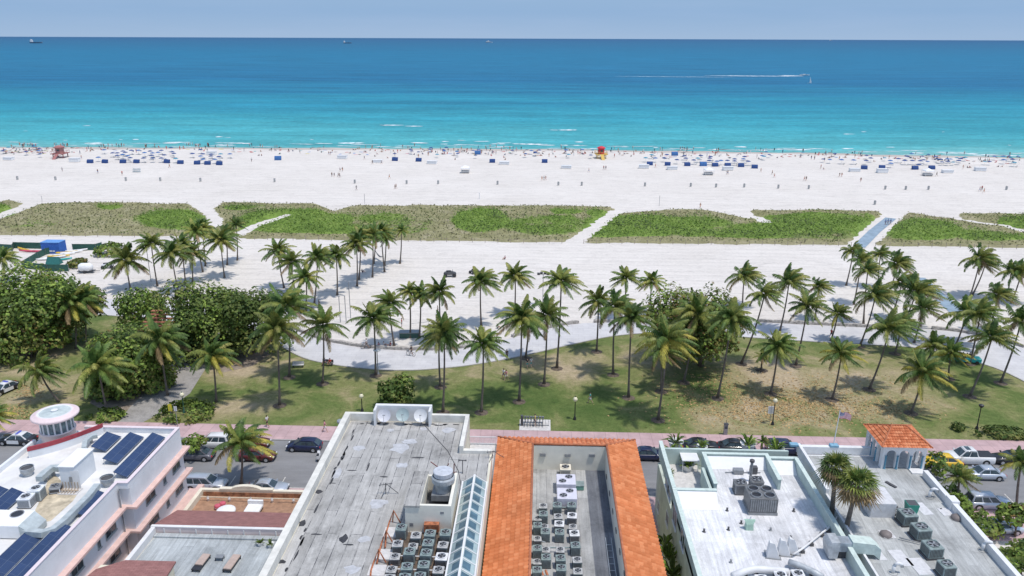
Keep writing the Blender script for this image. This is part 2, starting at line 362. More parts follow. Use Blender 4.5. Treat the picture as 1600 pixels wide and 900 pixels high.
# promenade edges in photo pixels
LOW=[(-80,488),(0,484),(156,492),(250,500),(350,512),(420,530),(451,548),(473,561),(529,572),(598,579),(654,579),(722,573),(780,564),(832,553),(895,538),(952,526),(1000,521),(1080,522),(1160,527),(1250,533),(1340,538),(1430,543),(1480,553),(1520,565),(1559,576),(1600,596),(1680,640)]
UP=[(-80,462),(0,460),(156,466),(250,474),(350,484),(420,500),(464,517),(504,533),(567,544),(629,548),(691,548),(747,542),(800,528),(850,515),(895,506),(950,504),(1050,503),(1190,504),(1250,507),(1352,512),(1475,516),(1540,526),(1600,544),(1680,575)]
def dens(pts,st=12):
    out=[]; x=pts[0][0]
    while x<=pts[-1][0]: 
        out.append((x,(pl(pts,x-14)+pl(pts,x)+pl(pts,x+14))/3)); x+=st
    return out
lowW=[P(a,b) for a,b in dens(LOW)]; upW=[P(a,b) for a,b in dens(UP)]
# lawn
t=NT('park_lawn'); vc=t.n.new('ShaderNodeVertexColor'); vc.layer_name='tan'
n1=t.noise(.13,7,rough=.68,dist=.6); f=t.math('ADD',t.math('MULTIPLY',n1,1.0),t.math('MULTIPLY',vc.outputs[0],.62))
gr=t.ramp(f,[(.42,(.075,.12,.034)),(.60,(.125,.165,.052)),(.71,(.20,.21,.085)),(.83,(.31,.27,.15)),(.95,(.42,.34,.23))])
n2=t.ramp(t.noise(1.6,6,rough=.8),[(.3,.68),(.7,1.25)]); n3=t.ramp(t.noise(9,3,rough=.8),[(.3,.75),(.7,1.25)])
t.col(t.mix(t.mix(gr,n2,1,'MULTIPLY'),n3,1,'MULTIPLY')); t.bump(t.noise(12,4),.5,.08); LAWN=t.set(.95,0,.1)
TAN=[(60,610,110,60,.45),(20,545,80,30,.5),(380,560,70,30,.75),(520,600,60,30,.1),(430,640,140,18,.35),(640,590,120,14,.45),(860,575,110,22,.45),(900,590,60,14,.3),(1010,560,90,20,.5),
     (1230,640,190,35,.55),(1250,590,170,25,.4),(1400,590,90,30,.35),(1500,620,80,30,.25),(1190,570,90,18,.4),(700,650,160,12,.15),(960,650,100,22,-.15),(880,630,110,25,-.3),(760,625,90,25,-.35),(560,640,90,18,-.3),(1080,610,70,20,-.2),(1560,650,80,25,-.25),(330,590,60,20,.1),(1390,670,100,14,-.15),(1480,600,50,22,-.3)]
NX=300; NY=36; vs=[]; cs=[]
for i in range(NX+1):
    x=-150+300*i/NX
    # y of the middle of the promenade at this x
    ym=None
    for q,q2 in zip(range(len(lowW)-1),range(1,len(lowW))):
        a,b=lowW[q],lowW[q2]
        if a.x<=x<=b.x:
            tt=(x-a.x)/(b.x-a.x); k=min(q,len(upW)-1); ym=lerp(a.y,b.y,tt)+ (1.5)
            break
    if ym is None: ym=lowW[0].y+1.5 if x<lowW[0].x else lowW[-1].y+1
    for j in range(NY+1):
        y=94.6+(ym-94.6)*j/NY; vs.append((x,y,.03)); a,b=proj(x,y); tn=.0
        for cx,cy,rx,ry,s in TAN:
            d=((a-cx)/rx)**2+((b-cy)/ry)**2
            if d<2.2: tn+=s*.7*math.exp(-d*1.1)
        cs.append(tn+.24)
m=MB(); m.add(vs,[(i*(NY+1)+j,(i+1)*(NY+1)+j,(i+1)*(NY+1)+j+1,i*(NY+1)+j+1) for i in range(NX) for j in range(NY)])
o=m.build('lawn',LAWN,kind='structure',label='patchy green and dry grass of the park')
ca=o.data.color_attributes.new('tan','FLOAT_COLOR','POINT'); ca.data.foreach_set('color',[q for c in cs for q in (max(-.4,c),)*3+(1,)])
# promenade
t=NT('promenade_paving'); a=t.ramp(t.noise(.4,6,rough=.7),[(.3,(.50,.49,.50)),(.7,(.62,.61,.61))]); 
br=t.n.new('ShaderNodeTexBrick'); t.l(t.mapv((1,1,1)),br.inputs[0]); br.inputs['Brick Width'].default_value=2; br.inputs['Row Height'].default_value=1; br.inputs['Scale'].default_value=1; br.inputs['Mortar Size'].default_value=.02
br.inputs['Color1'].default_value=(1,1,1,1); br.inputs['Color2'].default_value=(.94,.94,.94,1); br.inputs['Mortar'].default_value=(.75,.75,.75,1); t.col(t.mix(a,br.outputs[0],1,'MULTIPLY')); PROM=t.set(.9)
m=MB(); n=min(len(lowW),len(upW)); m.add([(p.x,p.y,.05) for p in lowW[:n]]+[(p.x,p.y,.05) for p in upW[:n]],[(i,i+1,n+i+1,n+i) for i in range(n-1)])
m.build('promenade',PROM,kind='structure',label='pale curving promenade')
m=MB(); K2=[]
for i,p in enumerate(lowW[:n]): K2.append(p)
for a,b in zip(K2,K2[1:]):
    d=(b-a).normalized(); nn=Vector((-d.y,d.x,0))*.12
    m.add([(a.x-nn.x,a.y-nn.y,0),(b.x-nn.x,b.y-nn.y,0),(b.x+nn.x,b.y+nn.y,0),(a.x+nn.x,a.y+nn.y,0),(a.x-nn.x,a.y-nn.y,.12),(b.x-nn.x,b.y-nn.y,.12),(b.x+nn.x,b.y+nn.y,.12),(a.x+nn.x,a.y+nn.y,.12)],[(4,5,6,7),(0,1,5,4),(2,3,7,6)])
m.build('kerb',KERB,kind='structure')
# coral wall, broken by openings
CORAL=M('coral_stone',(.42,.39,.36),.95,var=.35,scale=2.5,bump=.8)
def wallrun(px0,px1,label):
    pts=[P(a,b-1.2) for a,b in dens(UP,8) if px0<=a<=px1]; m=MB(); rings=[]
    for i,p in enumerate(pts):
        d=(pts[min(i+1,len(pts)-1)]-pts[max(0,i-1)]).normalized(); nn=Vector((-d.y,d.x,0))*.32; h=.5+.07*math.sin(i*1.7)
        rings.append([(p.x-nn.x,p.y-nn.y,0),(p.x+nn.x,p.y+nn.y,0),(p.x+nn.x*.85,p.y+nn.y*.85,h),(p.x-nn.x*.85,p.y-nn.y*.85,h)])
    m.loft(rings).build('low_wall',CORAL,label=label,cat='wall',group='low coral stone walls along the promenade')
wallrun(440,760,'low coral stone wall along the sand side of the promenade, left curved stretch')
wallrun(800,905,'short low coral stone wall behind the two palms in the middle of the promenade')
wallrun(925,1010,'low coral stone wall left of the reddish sea grape tree')
wallrun(1180,1400,'low coral stone wall along the promenade between the right-hand palms')
wallrun(1455,1600,'low coral stone wall at the right end of the promenade')
# grey side path and dirt
t=NT('path_pavers'); t.col(t.mix(t.ramp(t.noise(.7,6,rough=.7),[(.3,(.22,.21,.20)),(.7,(.38,.36,.34))]),t.ramp(t.noise(5,3),[(.3,.85),(.7,1.15)]),1,'MULTIPLY')); PATHM=t.set(.9)
sheet('path',[(P(a,b).x,P(a,b).y) for a,b in [(183,661),(222,661),(262,640),(297,615),(322,575),(350,540),(372,515),(330,505),(300,530),(279,558),(240,600),(205,635)]],.045,PATHM,label='grey paved path from the pavement to the promenade')
DIRT=M('dry_dirt',(.27,.22,.18),.95,var=.3,scale=.7,bump=.3)
sheet('dirt',[(P(a,b).x,P(a,b).y) for a,b in [(140,630),(170,645),(205,640),(240,600),(250,575),(210,580),(165,595)]],.04,DIRT,label='bare dirt beside the path')
sheet('dirt',[(P(a,b).x,P(a,b).y) for a,b in [(322,572),(350,582),(395,572),(425,552),(400,535),(365,528),(345,545)]],.042,DIRT)
# ================================================================ dunes
DN=[(0,367),(200,369),(340,371),(395,373),(550,375),(870,379),(905,379),(1335,383),(1365,383),(1600,388)]
DF=[(-100,310),(0,311),(30,316),(75,317),(130,316),(290,318),(322,333),(328,330),(350,316),(490,318),(520,330),(560,321),(800,321),(950,323),(972,333),(1000,330),(1060,327),(1110,330),(1150,337),(1172,342),(1176,328),(1370,330),(1382,338),(1398,345),(1422,333),(1500,343),(1502,334),(1600,334),(1700,334)]
PTH=[([(60,314),(25,328),(-10,342)],2.4),([(302,314),(327,332),(339,346),(334,353)],2),([(450,337),(400,352),(375,366),(350,374)],1.6),([(962,331),(925,358),(893,383)],2),([(1394,338),(1366,362),(1340,387)],3.0),([(1160,332),(1185,341),(1197,348)],1.7),([(1480,335),(1505,344),(1570,353),(1610,364)],1.1)]
PTW=[([P(a,b) for a,b in q],w_) for q,w_ in PTH]
def segd(p,a,b):
    ab=b-a; t_=max(0,min(1,(p-a).dot(ab)/ab.length_squared)); return (p-a-ab*t_).length
def dmask(x,y,a,b):
    n_=mpp((x,y,0)); 
    vy=n_*11.5/1  # metres of ground depth per pixel row, roughly
    dn=(pl(DN,a)-b)*.85; df=(b-pl(DF,a))*.95
    d=min(dn,df+1.6*MN.noise((x*.09,y*.12,4)))+1.1*MN.noise((x*.15,y*.15,0))+.7*MN.noise((x*.6,y*.6,2))
    p=Vector((x,y,0))
    for q,w_ in PTW:
        for s0,s1 in zip(q,q[1:]): d=min(d,segd(p,s0,s1)-w_+1.1*MN.noise((x*.35,y*.35,5)))
    return max(0,min(1,d/1.6))
GREEN=[(172,325,19,5,1),(280,346,52,15,.8),(-5,333,28,10,1),(370,325,19,6,1),(455,348,85,18,.95),(420,335,60,12,.5),(750,347,40,17,1.1),(885,332,24,5,1),(940,334,22,7,.9),(850,355,60,14,.55),(620,352,60,16,.4),(520,362,70,12,.5),
  (985,358,70,20,1),(1010,345,50,9,.5),(1085,356,60,15,.8),(1180,365,70,12,.85),(1300,346,70,14,1),(1250,366,110,12,.75),(1215,347,40,8,.4),(1440,362,60,16,.8),(1555,368,60,11,.6),(1592,348,30,9,1),(100,345,60,10,.2)]
xa,xb=-170,165; ya,yb=188,262; st=.85
NXx=int((xb-xa)/st); NYy=int((yb-ya)/st); vs=[]; cs=[]; hm=[]; shr=[]
for i in range(NXx+1):
    for j in range(NYy+1):
        x=xa+i*st; y=ya+j*st; a,b=proj(x,y); k=dmask(x,y,a,b) if -90<a<1690 else 0
        g_=0
        for cx,cy,rx,ry,s in GREEN:
            d=((a-cx)/rx)**2+((b-cy)/ry)**2
            if d<1.6: g_=max(g_,s*min(1,(1.6-d)*1.4))
        g_+=.6*MN.noise((x*.05,y*.08,3))+.2*MN.noise((x*.3,y*.3,13)); g_=max(0,min(1,g_))
        if pl(DN,a)-b<6: g_=0
        g_*=max(.0,min(1,(b-pl(DF,a)-3)/9+.5*MN.noise((x*.2,y*.2,17))))
        h=k*(.35+.5*abs(MN.noise((x*.05,y*.07,0)))+.18*MN.noise((x*.5,y*.5,9))+g_*.35)-.06*(1-k)
        vs.append((x,y,h)); cs.append(g_); hm.append(k)
        if k>.6 and -60<a<1660: shr.append((x,y,h,g_,(pl(DN,a)-b)))
t=NT('dune_grass'); vc=t.n.new('ShaderNodeVertexColor'); vc.layer_name='green'
n1=t.noise(.22,6,rough=.7); tan_=t.ramp(n1,[(.3,(.20,.20,.09)),(.55,(.31,.29,.16)),(.75,(.44,.39,.28))])
grn=t.ramp(t.noise(.25,5,rough=.7),[(.3,(.12,.18,.04)),(.5,(.17,.26,.055)),(.7,(.26,.35,.09))])
f2=t.ramp(t.math('ADD',vc.outputs[0],t.math('MULTIPLY',t.math('SUBTRACT',t.noise(.5,5,rough=.7),.5),.9)),[(.3,0.0),(.6,1.0)])
t.col(t.mix(t.mix(tan_,grn,f2),t.ramp(t.noise(2.2,5,rough=.8),[(.3,.72),(.7,1.2)]),1,'MULTIPLY')); t.bump(t.noise(3,5),.9,.3); DUNE=t.set(.95,0,.1)
m=MB(); fs=[]
for i in range(NXx):
    for j in range(NYy):
        q=(i*(NYy+1)+j,(i+1)*(NYy+1)+j,(i+1)*(NYy+1)+j+1,i*(NYy+1)+j+1)
        if max(hm[z] for z in q)>0: fs.append(q)
m.smooth=True; m.add(vs,fs); o=m.build('dune_grass',DUNE,kind='stuff',label='low dune grass and ground cover between beach and park')
ca=o.data.color_attributes.new('green','FLOAT_COLOR','POINT'); ca.data.foreach_set('color',[q for c in cs for q in (c,c,c,1)])
# dune leaf clumps
SEAG=fol('dune_shrub_leaf',[(.15,.24,.045),(.22,.34,.06),(.32,.43,.10)],.12)
TANG=fol('dune_dry_grass',[(.22,.22,.10),(.32,.30,.17),(.42,.37,.25)],.15)
OLIV=fol('dune_dark_leaf',[(.07,.115,.035),(.12,.17,.05),(.17,.23,.07)],.3)
def card(m,c,s,mi,flat=.0,asp=1.0):
    n_=Vector((random.gauss(0,1),random.gauss(0,1),random.gauss(0,1)+flat)).normalized()
    u=n_.cross(Vector((random.gauss(0,1),random.gauss(0,1),random.gauss(0,1)))).normalized(); v=n_.cross(u)
    u*=s*.5*asp; v*=s*.5; c=Vector(c)
    m.add([c-u-v*.4,c+u*.2-v,c+u+v*.3,c-u*.3+v],[(0,1,2,3)],mi)
m=MB()
for x,y,h,g_,dn in shr:
    dk=MN.noise((x*.05,y*.09,20))+.12
    if random.random()<min(1,max(0,(g_-.28)*4)):
        hh=.4+1.0*max(0,MN.noise((x*.1,y*.14,8))+.25)+(.6 if dk>.25 else 0)
        for q in range(3):
            card(m,(x+random.uniform(-.9,.9),y+random.uniform(-.9,.9),h+random.random()*hh*.8),random.uniform(.25,.6),2 if (dk>.28 and random.random()<.6) or random.random()<.03 else 0,2.2)
    else:
        card(m,(x+random.uniform(-.9,.9),y+random.uniform(-.9,.9),h+random.uniform(0,.25)),random.uniform(.25,.6),1 if MN.noise((x*.07,y*.1,31))<.1 or random.random()<.5 else 2,1.3)
m.build('dune_shrubs',[SEAG,TANG,OLIV],kind='stuff',label='dense low sea grape scrub and dune grass tufts')
# dune fences (posts and rope) on near edge
WOODP=M('weathered_wood',(.36,.30,.24),.9)
POSTM=MB().tube([(0,0,0),(0,0,1.1)],.07,5).mesh('post',WOODP)
def ropefence(px0,px1,label):
    a=P(px0,pl(DN,px0)+1.5); b=P(px1,pl(DN,px1)+1.5); n_=int((b.x-a.x)/3.2); m=MB(); o=thing('rope_fence',label,'fence',(a.x,a.y,0),group='rope fences along the near side of the dunes')
    pp=[]
    for i in range(n_+1):
        px_=lerp(px0,px1,i/n_); q=P(px_,pl(DN,px_)+1.5); pp.append(q); po=bpy.data.objects.new('post',POSTM); COL.objects.link(po); po.parent=o; po.location=(q.x-a.x,q.y-a.y,0)
    m=MB()
    for a_,b_ in zip(pp,pp[1:]):
        for z in (.55,.95): m.tube([(a_.x,a_.y,z),((a_.x+b_.x)/2,(a_.y+b_.y)/2,z-.08),(b_.x,b_.y,z)],.03,4,False)
    m.build('rope',WOODP,o)
ropefence(-20,345,'post and rope fence along the dune left of the first sand path')
ropefence(398,878,'post and rope fence along the long middle dune')
ropefence(912,1330,'post and rope fence along the bright green dune right of centre')
ropefence(1368,1610,'post and rope fence along the dune right of the blue boardwalk')
# blue-grey boardwalk mats
MATM=M('access_mat',(.25,.33,.40),.8,var=.15,scale=.6)
def strip(name,pts,w_,z,mat,label):
    q=[P(*a) for a in pts]; m=MB(); l=[];r_=[]
    for i,p in enumerate(q):
        d=(q[min(i+1,len(q)-1)]-q[max(0,i-1)]).normalized(); nn=Vector((-d.y,d.x,0))*w_/2; l.append((p.x+nn.x,p.y+nn.y,z)); r_.append((p.x-nn.x,p.y-nn.y,z))
    n_=len(q); m.add(l+r_,[(n_+i,n_+i+1,i+1,i) for i in range(n_-1)]); return m.build(name,mat,kind='structure',label=label)
strip('boardwalk',[(1392,341),(1366,362),(1342,386)],3.0,.07,MATM,'blue-grey boardwalk through the dune')
strip('boardwalk',[(1434,434),(1470,465),(1500,492)],3.0,.07,MATM,'blue-grey access mat across the sand')
# ================================================================ palms
FROND_G=fol('palm_frond_green',[(0.055,0.103,0.026),(0.110,0.182,0.044),(0.210,0.274,0.072)],.6,.45)
FROND_L=fol('palm_frond_olive',[(0.145,0.182,0.044),(0.241,0.274,0.064),(0.386,0.365,0.108)],.6,.45)
FROND_Y=fol('palm_frond_yellow',[(.26,.26,.05),(.42,.38,.07),(.54,.45,.10)],.6,.5)
FROND_B=fol('palm_frond_dry',[(.20,.14,.07),(.32,.23,.12),(.40,.32,.19)],.6,.7)
t=NT('palm_trunk'); wv=t.n.new('ShaderNodeTexWave'); wv.bands_direction='Z'; wv.inputs['Scale'].default_value=3.2; wv.inputs['Distortion'].default_value=1.5; t.l(t.tc.outputs['Object'],wv.inputs[0])
t.col(t.mix(t.ramp(t.noise(1.2,5,rough=.7),[(.3,(.10,.08,.065)),(.7,(.24,.20,.17))]),t.ramp(wv.outputs['Fac'],[(0,.72),(1,1.15)]),1,'MULTIPLY')); TRUNK=t.set(.9)
LEAFM=[FROND_G,FROND_L,FROND_Y,FROND_B]
def crown_mesh(name,seed,nf=25,L_=4.3,yellow=0.0,dry=1.6,wind=.55,skirt=0):
    rnd=random.Random(seed); m=MB(); ga=2.39996
    for k in range(nf+skirt):
        az=k*ga+rnd.uniform(-.25,.25); u=k/nf
        if k<nf: el=R(lerp(80,-22,u**.85)+rnd.uniform(-8,8)); ln=L_*lerp(.72,1.05,min(1,u*2))*rnd.uniform(.88,1.08)
        else: el=R(rnd.uniform(-68,-50)); ln=L_*.55
        mi=0 if rnd.random()<.55 else 1
        if u>.45 and rnd.random()<yellow: mi=2
        if k>=nf or (u>.8 and rnd.random()<.22*dry): mi=3
        d=Vector((math.cos(az)*math.cos(el),math.sin(az)*math.cos(el),math.sin(el)))
        p=Vector((0,0,.1)); pts=[p.copy()]; S=9; v=d.copy()
        for i in range(S):
            g=.06+.115*(i/S)
            v=(v+Vector((wind*.05*(1+i*.35),.02*wind,-g*(1.15 if el>0 else .8)))).normalized(); p=p+v*(ln/S); pts.append(p.copy())
        # rachis
        m.k=mi; 
        for i in range(S):
            a,b=pts[i],pts[i+1]; tdir=(b-a).normalized(); side=tdir.cross(Vector((0,0,1))); side=side.normalized() if side.length>.05 else Vector((1,0,0))
            w0=.055*(1-i/S)+.012; m.add([a-side*w0,a+side*w0,b+side*w0*.8,b-side*w0*.8],[(0,1,2,3)])
        # leaflets
        nl=19
        for q in range(nl):
            f=.13+.87*q/(nl-1); x=f*S; i=min(S-1,int(x)); a=pts[i].lerp(pts[i+1],x-i); tdir=(pts[i+1]-pts[i]).normalized()
            side=tdir.cross(Vector((0,0,1))); side=side.normalized() if side.length>.05 else Vector((math.cos(az+1.57),math.sin(az+1.57),0))
            ll=L_*.235*math.sin(math.pi*min(1,.22+f*.72))**.7*rnd.uniform(.85,1.12)
            for sg in (-1,1):
                dr=(side*sg*.86+tdir*.62+Vector((wind*.28,0,-.36-.25*rnd.random()))).normalized()
                mid=a+dr*ll*.5+Vector((0,0,.0)); end=a+dr*ll*.85+Vector((wind*.1,0,-ll*.28)); wv_=tdir*(.15+.06*rnd.random())
                m.add([a-wv_*.5,a+wv_*.5,mid+wv_*.55,mid-wv_*.55,end],[(0,1,2,3),(3,2,4)])
    # nuts
    m.k=1
    for k in range(5):
        a=k*1.3+seed; m.ell((.28*math.cos(a),.28*math.sin(a),-.12-.08*(k%2)),(.15,.15,.18),6,4)
    return m.mesh(name,LEAFM)
CR=[crown_mesh('crown',s,nf=27+s%5,L_=4.1+.15*(s%3),wind=.45) for s in range(8)]
CW=[crown_mesh('crown',20+s,nf=28+s,L_=4.2,wind=1.15) for s in range(5)]
CY=[crown_mesh('crown',40+s,nf=28,L_=4.3,yellow=.55,dry=.6,wind=.7) for s in range(3)]
CB=[crown_mesh('crown',60+s,nf=27,L_=4.2,yellow=.12,dry=2.2,wind=.8) for s in range(2)]
def palm(cx,cy,bx,by,rpx,label,kind='g',name='coconut_palm',zb=0,skirt=False,grp='coconut palms across the park and beach'):
    base=P(bx,by,zb); top=PY(cx,cy,base.y+random.uniform(-.3,.3)); k=mpp(top); Rr=rpx*k
    h=max(2.0,top.z-zb); o=thing(name,label,'palm tree',base,0,grp)
    lx=top.x-base.x; ly=top.y-base.y; pts=[];rs=[]; bend=random.uniform(.6,1.0)*(1 if lx>0 else -1)*min(.55,.1+abs(lx)*.15)
    for i in range(11):
        u=i/10; pts.append((lx*(u**1.12)+bend*math.sin(math.pi*u)*.9,ly*u,h*u)); rs.append(lerp(.16,.095,u)+(.11 if i==0 else .03 if i==1 else 0))
    m=MB(); m.smooth=True; m.tube(pts,rs,8).build('trunk',TRUNK,o,world=False)
    ms={'g':CR,'w':CW,'y':CY,'b':CB}[kind]; me=ms[random.randrange(len(ms))]
    c=bpy.data.objects.new('crown',me); COL.objects.link(c); c.parent=o; c.location=(lx,ly,h)
    s=Rr/3.75*random.uniform(.93,1.07); c.scale=(s*random.uniform(.94,1.06),s,s*random.uniform(.9,1.2)); c.rotation_euler=(random.uniform(-.08,.08),random.uniform(-.08,.08)+lx*.01,random.uniform(-.5,.5) if kind in 'wyb' else random.uniform(0,6.28))
    return o
PALMS=[
(6,404,4,440,24,'small palm beside the green mesh compound at the left edge','g'),
(197,408,204,452,34,'broad low palm on sand right of the white tank trailer','g'),
(236,380,246,447,29,'tall palm left of a row of beach palms, bare sand at its foot','g'),
(268,396,279,457,29,'palm whose base stands nearest the sea grape trees in the left beach row','g'),
(283,384,290,444,23,'palm with hidden crown, just right of the nearest left row palm','g'),
(299,396,301,441,23,'short palm in the middle of the left beach cluster','g'),
(306,362,317,425,24,'slender palm leaning left at the back of the left beach cluster','g'),
(316,358,321,416,22,'slender palm beside another one at the back of the left cluster','g'),
(345,376,351,434,29,'palm with wide crown above the left cluster right side','g'),
(353,366,355,414,22,'thin palm just behind a wide crowned one in the left cluster','g'),
(369,350,371,407,17,'small crowned palm standing farthest right in the left beach cluster','g'),
(115,474,119,545,40,'left one of two dark palms in front of the big left sea grape','b'),
(131,468,134,541,38,'right one of two dark palms in front of the big left sea grape','b'),
(22,494,50,558,34,'palm leaning left with its crown buried in the sea grape','b'),
(62,580,92,628,38,'bushy windblown palm on dry lawn beside the police car','w'),
(154,574,168,645,42,'dark palm rising beside the hotel turret and dirt patch','g'),
(250,532,262,618,44,'dark palm beside the grey path below the wooden roof','b'),
(332,556,338,628,37,'yellowing palm on lawn right of the grey path','y'),
(347,497,362,556,39,'olive palm in front of the central left sea grape tree','b'),
(434,392,444,450,27,'leftmost palm of the group on sand above the promenade bend','g'),
(455,410,462,460,25,'palm overlapping the leftmost one above the promenade bend','g'),
(478,434,478,486,27,'short palm with low crown near the promenade bend','g'),
(496,402,491,476,27,'palm leaning right on the sand above the promenade bend','g'),
(525,399,527,461,27,'straight lone palm on the sand right of the bend group','g'),
(557,382,558,447,27,'front palm of a pair on the sand left of the hammock group','g'),
(563,370,561,437,23,'rear palm of a pair on the sand left of the hammock group','g'),
(582,366,582,433,23,'left front palm of the hammock group on the sand','g'),
(587,360,584,412,20,'rear palm of the hammock group on the sand','g'),
(596,362,601,425,22,'palm leaning left in the hammock group','g'),
(603,372,601,415,17,'smallest crown in the hammock group','g'),
(627,360,625,412,14,'slim lone palm close to the dune right of the hammock group','g'),
(450,477,452,590,43,'tall palm on the lawn edge behind the leftmost front palm','b'),
(432,514,437,634,45,'leftmost tall palm of the front lawn row','g'),
(505,508,504,600,34,'palm on lawn in front of the bench with two sitters','g'),
(584,498,587,587,38,'wide crowned palm beside the promenade lamp','g'),
(608,474,616,540,28,'palm leaning left behind the wide crowned promenade palm','g'),
(640,455,641,528,23,'left palm of the slackline pair','g'),
(657,461,655,528,23,'middle palm near the slackline','g'),
(686,457,687,540,29,'right palm beside the slackline end','g'),
(686,526,688,605,34,'rear palm of the twin pair left of the round shrub','g'),
(694,520,692,645,40,'front palm of the twin pair right of the round shrub','g'),
(751,440,752,509,30,'lone palm on open sand in the centre','g'),
(755,538,752,645,39,'front row palm nearest the grey roof dishes','g'),
(805,432,804,492,29,'palm on sand just left of the floodlight mast','g'),
(877,440,870,576,38,'tall palm right of the floodlight mast','g'),
(815,497,811,628,40,'tall front palm beside the walking couple','g'),
(826,505,821,560,28,'shorter palm hidden behind the tall front one','g'),
(855,494,850,601,36,'middle palm on a round mulch ring, centre lawn','g'),
(935,472,932,550,29,'palm at the promenade edge left of the red-tinged tree','g'),
(978,434,979,500,27,'palm on sand left above the red-tinged tree','g'),
(1018,440,1017,490,23,'palm half hidden behind the red-tinged tree','g'),
(961,480,958,586,35,'olive palm on the lawn left of the red-tinged tree','b'),
(987,496,982,622,38,'dark palm with base on a pale stone, left of the red-tinged tree','g'),
(1043,530,1028,657,47,'largest front palm, leaning right with yellowing fronds','y'),
(1036,548,1033,612,32,'palm trunk close behind the largest front palm','b'),
(1088,492,1068,598,40,'palm leaning right against the red-tinged tree','g'),
(1143,497,1121,623,42,'tall palm leaning right on the leaf strewn lawn','g'),
(1163,432,1160,480,28,'windblown palm on sand right of the red-tinged tree','w'),
(1195,460,1158,569,30,'thin palm leaning strongly to the right','w'),
(1233,441,1218,520,34,'windblown palm rising over the right promenade wall','w'),
(1262,478,1243,572,35,'wide palm crossing the right promenade','g'),
(1280,448,1274,500,24,'small crown behind the wide palm on the right','w'),
(1309,490,1298,533,24,'short brown-green palm at the right promenade','b'),
(1216,542,1204,616,35,'palm left on the right lawn with mulch ring','g'),
(1192,557,1190,579,16,'very short young palm on the right lawn','g'),
(1315,552,1300,625,37,'yellow-green palm in the middle of the right lawn','y'),
(1333,393,1322,446,19,'leftmost palm of the far right sand cluster','w'),
(1346,406,1334,476,22,'second palm of the far right sand cluster','w'),
(1356,422,1349,506,25,'front left palm of the far right sand cluster','w'),
(1376,397,1372,450,22,'palm at the top of the far right sand cluster','w'),
(1402,413,1386,470,27,'windswept palm on the right of the far sand cluster','w'),
(1368,462,1343,542,37,'large windswept palm in front of the far right cluster','w'),
(1409,442,1391,500,27,'palm behind the right access mat','w'),
(1432,456,1408,511,38,'broad windswept palm left of the access mat','w'),
(1442,482,1428,536,29,'olive palm beside the access mat','b'),
(1390,512,1358,609,43,'tall dark palm leaning right over the right lawn','w'),
(1408,508,1398,553,30,'palm behind the tall dark leaning one on the right','w'),
(1532,404,1515,466,29,'left of two palms on far right sand near the dune','w'),
(1540,412,1519,462,24,'right of two palms on far right sand near the dune','w'),
(1581,422,1574,470,25,'left palm of the pair at the right edge on sand','w'),
(1596,426,1580,474,26,'right palm of the pair at the right edge on sand','w'),
(1559,461,1545,521,31,'windswept palm behind the promenade at far right','w'),
(1511,488,1493,541,42,'broad palm over the promenade near the turquoise cart','w'),
(1532,490,1515,569,34,'palm right of the turquoise cart','w'),
(1460,540,1440,577,30,'yellowish palm left of the turquoise cart','y'),
(1486,552,1482,592,30,'low yellowish palm in front of the turquoise cart','y'),
(1443,582,1423,646,39,'yellow palm nearest the street behind the tiled cupola','y'),
(1550,528,1515,620,41,'tall palm leaning right on the far right lawn','w'),
(1596,502,1563,599,36,'palm leaning right at the right edge of the lawn','w'),
(377,690,377,757,46,'street palm with brown dry skirt between the parked silver cars','y'),
(-12,652,-22,692,30,'street palm reaching in at the left edge beside the police car','y'),
(1596,722,1588,800,32,'street palm with yellow fronds at the right edge','y'),
(1192,690,1190,712,11,'small potted palm behind the mint parapet, right one','b'),
(1500,745,1497,790,30,'low palm in the planting beside the white parapet','w'),
]
for a in PALMS: palm(*a)
# mulch rings
MULCH=M('mulch',(.13,.10,.075),.95,var=.3)
m=MB()
for a in PALMS[31:]:
    if a[3]>540 and a[3]<660: b=P(a[2],a[3]); m.lathe([(1.0,.0),(.5,.12),(.001,.14)],(b.x,b.y,.035),9)
m.build('mulch',MULCH,kind='stuff',label='dark mulch around the palm bases')
# fan palms on the right roof
def fan_crown(name,seed):
    rnd=random.Random(seed); m=MB(); n=46
    for k in range(n):
        u=k/n; az=k*2.39996; el=R(lerp(85,-62,u)); d=Vector((math.cos(az)*math.cos(el),math.sin(az)*math.cos(el),math.sin(el)))
        st=.75*rnd.uniform(.6,1.4); a=d*st+Vector((0,0,-.15*st)); m.k=3 if u>.5 and rnd.random()<.6 else (1 if rnd.random()<.55 else 0)
        side=d.cross(Vector((0,0,1))); side=side.normalized() if side.length>.05 else Vector((1,0,0)); up=side.cross(d)
        m.add([Vector((0,0,0))-side*.03,side*.03,a+side*.03,a-side*.03],[(0,1,2,3)])
        for q in range(11):
            t_=R(-75+15*q); dr=d*math.cos(t_)+side*math.sin(t_)-up*.12; e=a+dr*.75; e2=a+dr*1.35*rnd.uniform(.7,1.3)+Vector((.08,0,-.4)); w_=side*math.cos(t_)*.08-d*math.sin(t_)*.08
            m.add([a,e-w_,e2,e+w_],[(0,1,2,3)])
    return m.mesh(name,LEAFM)
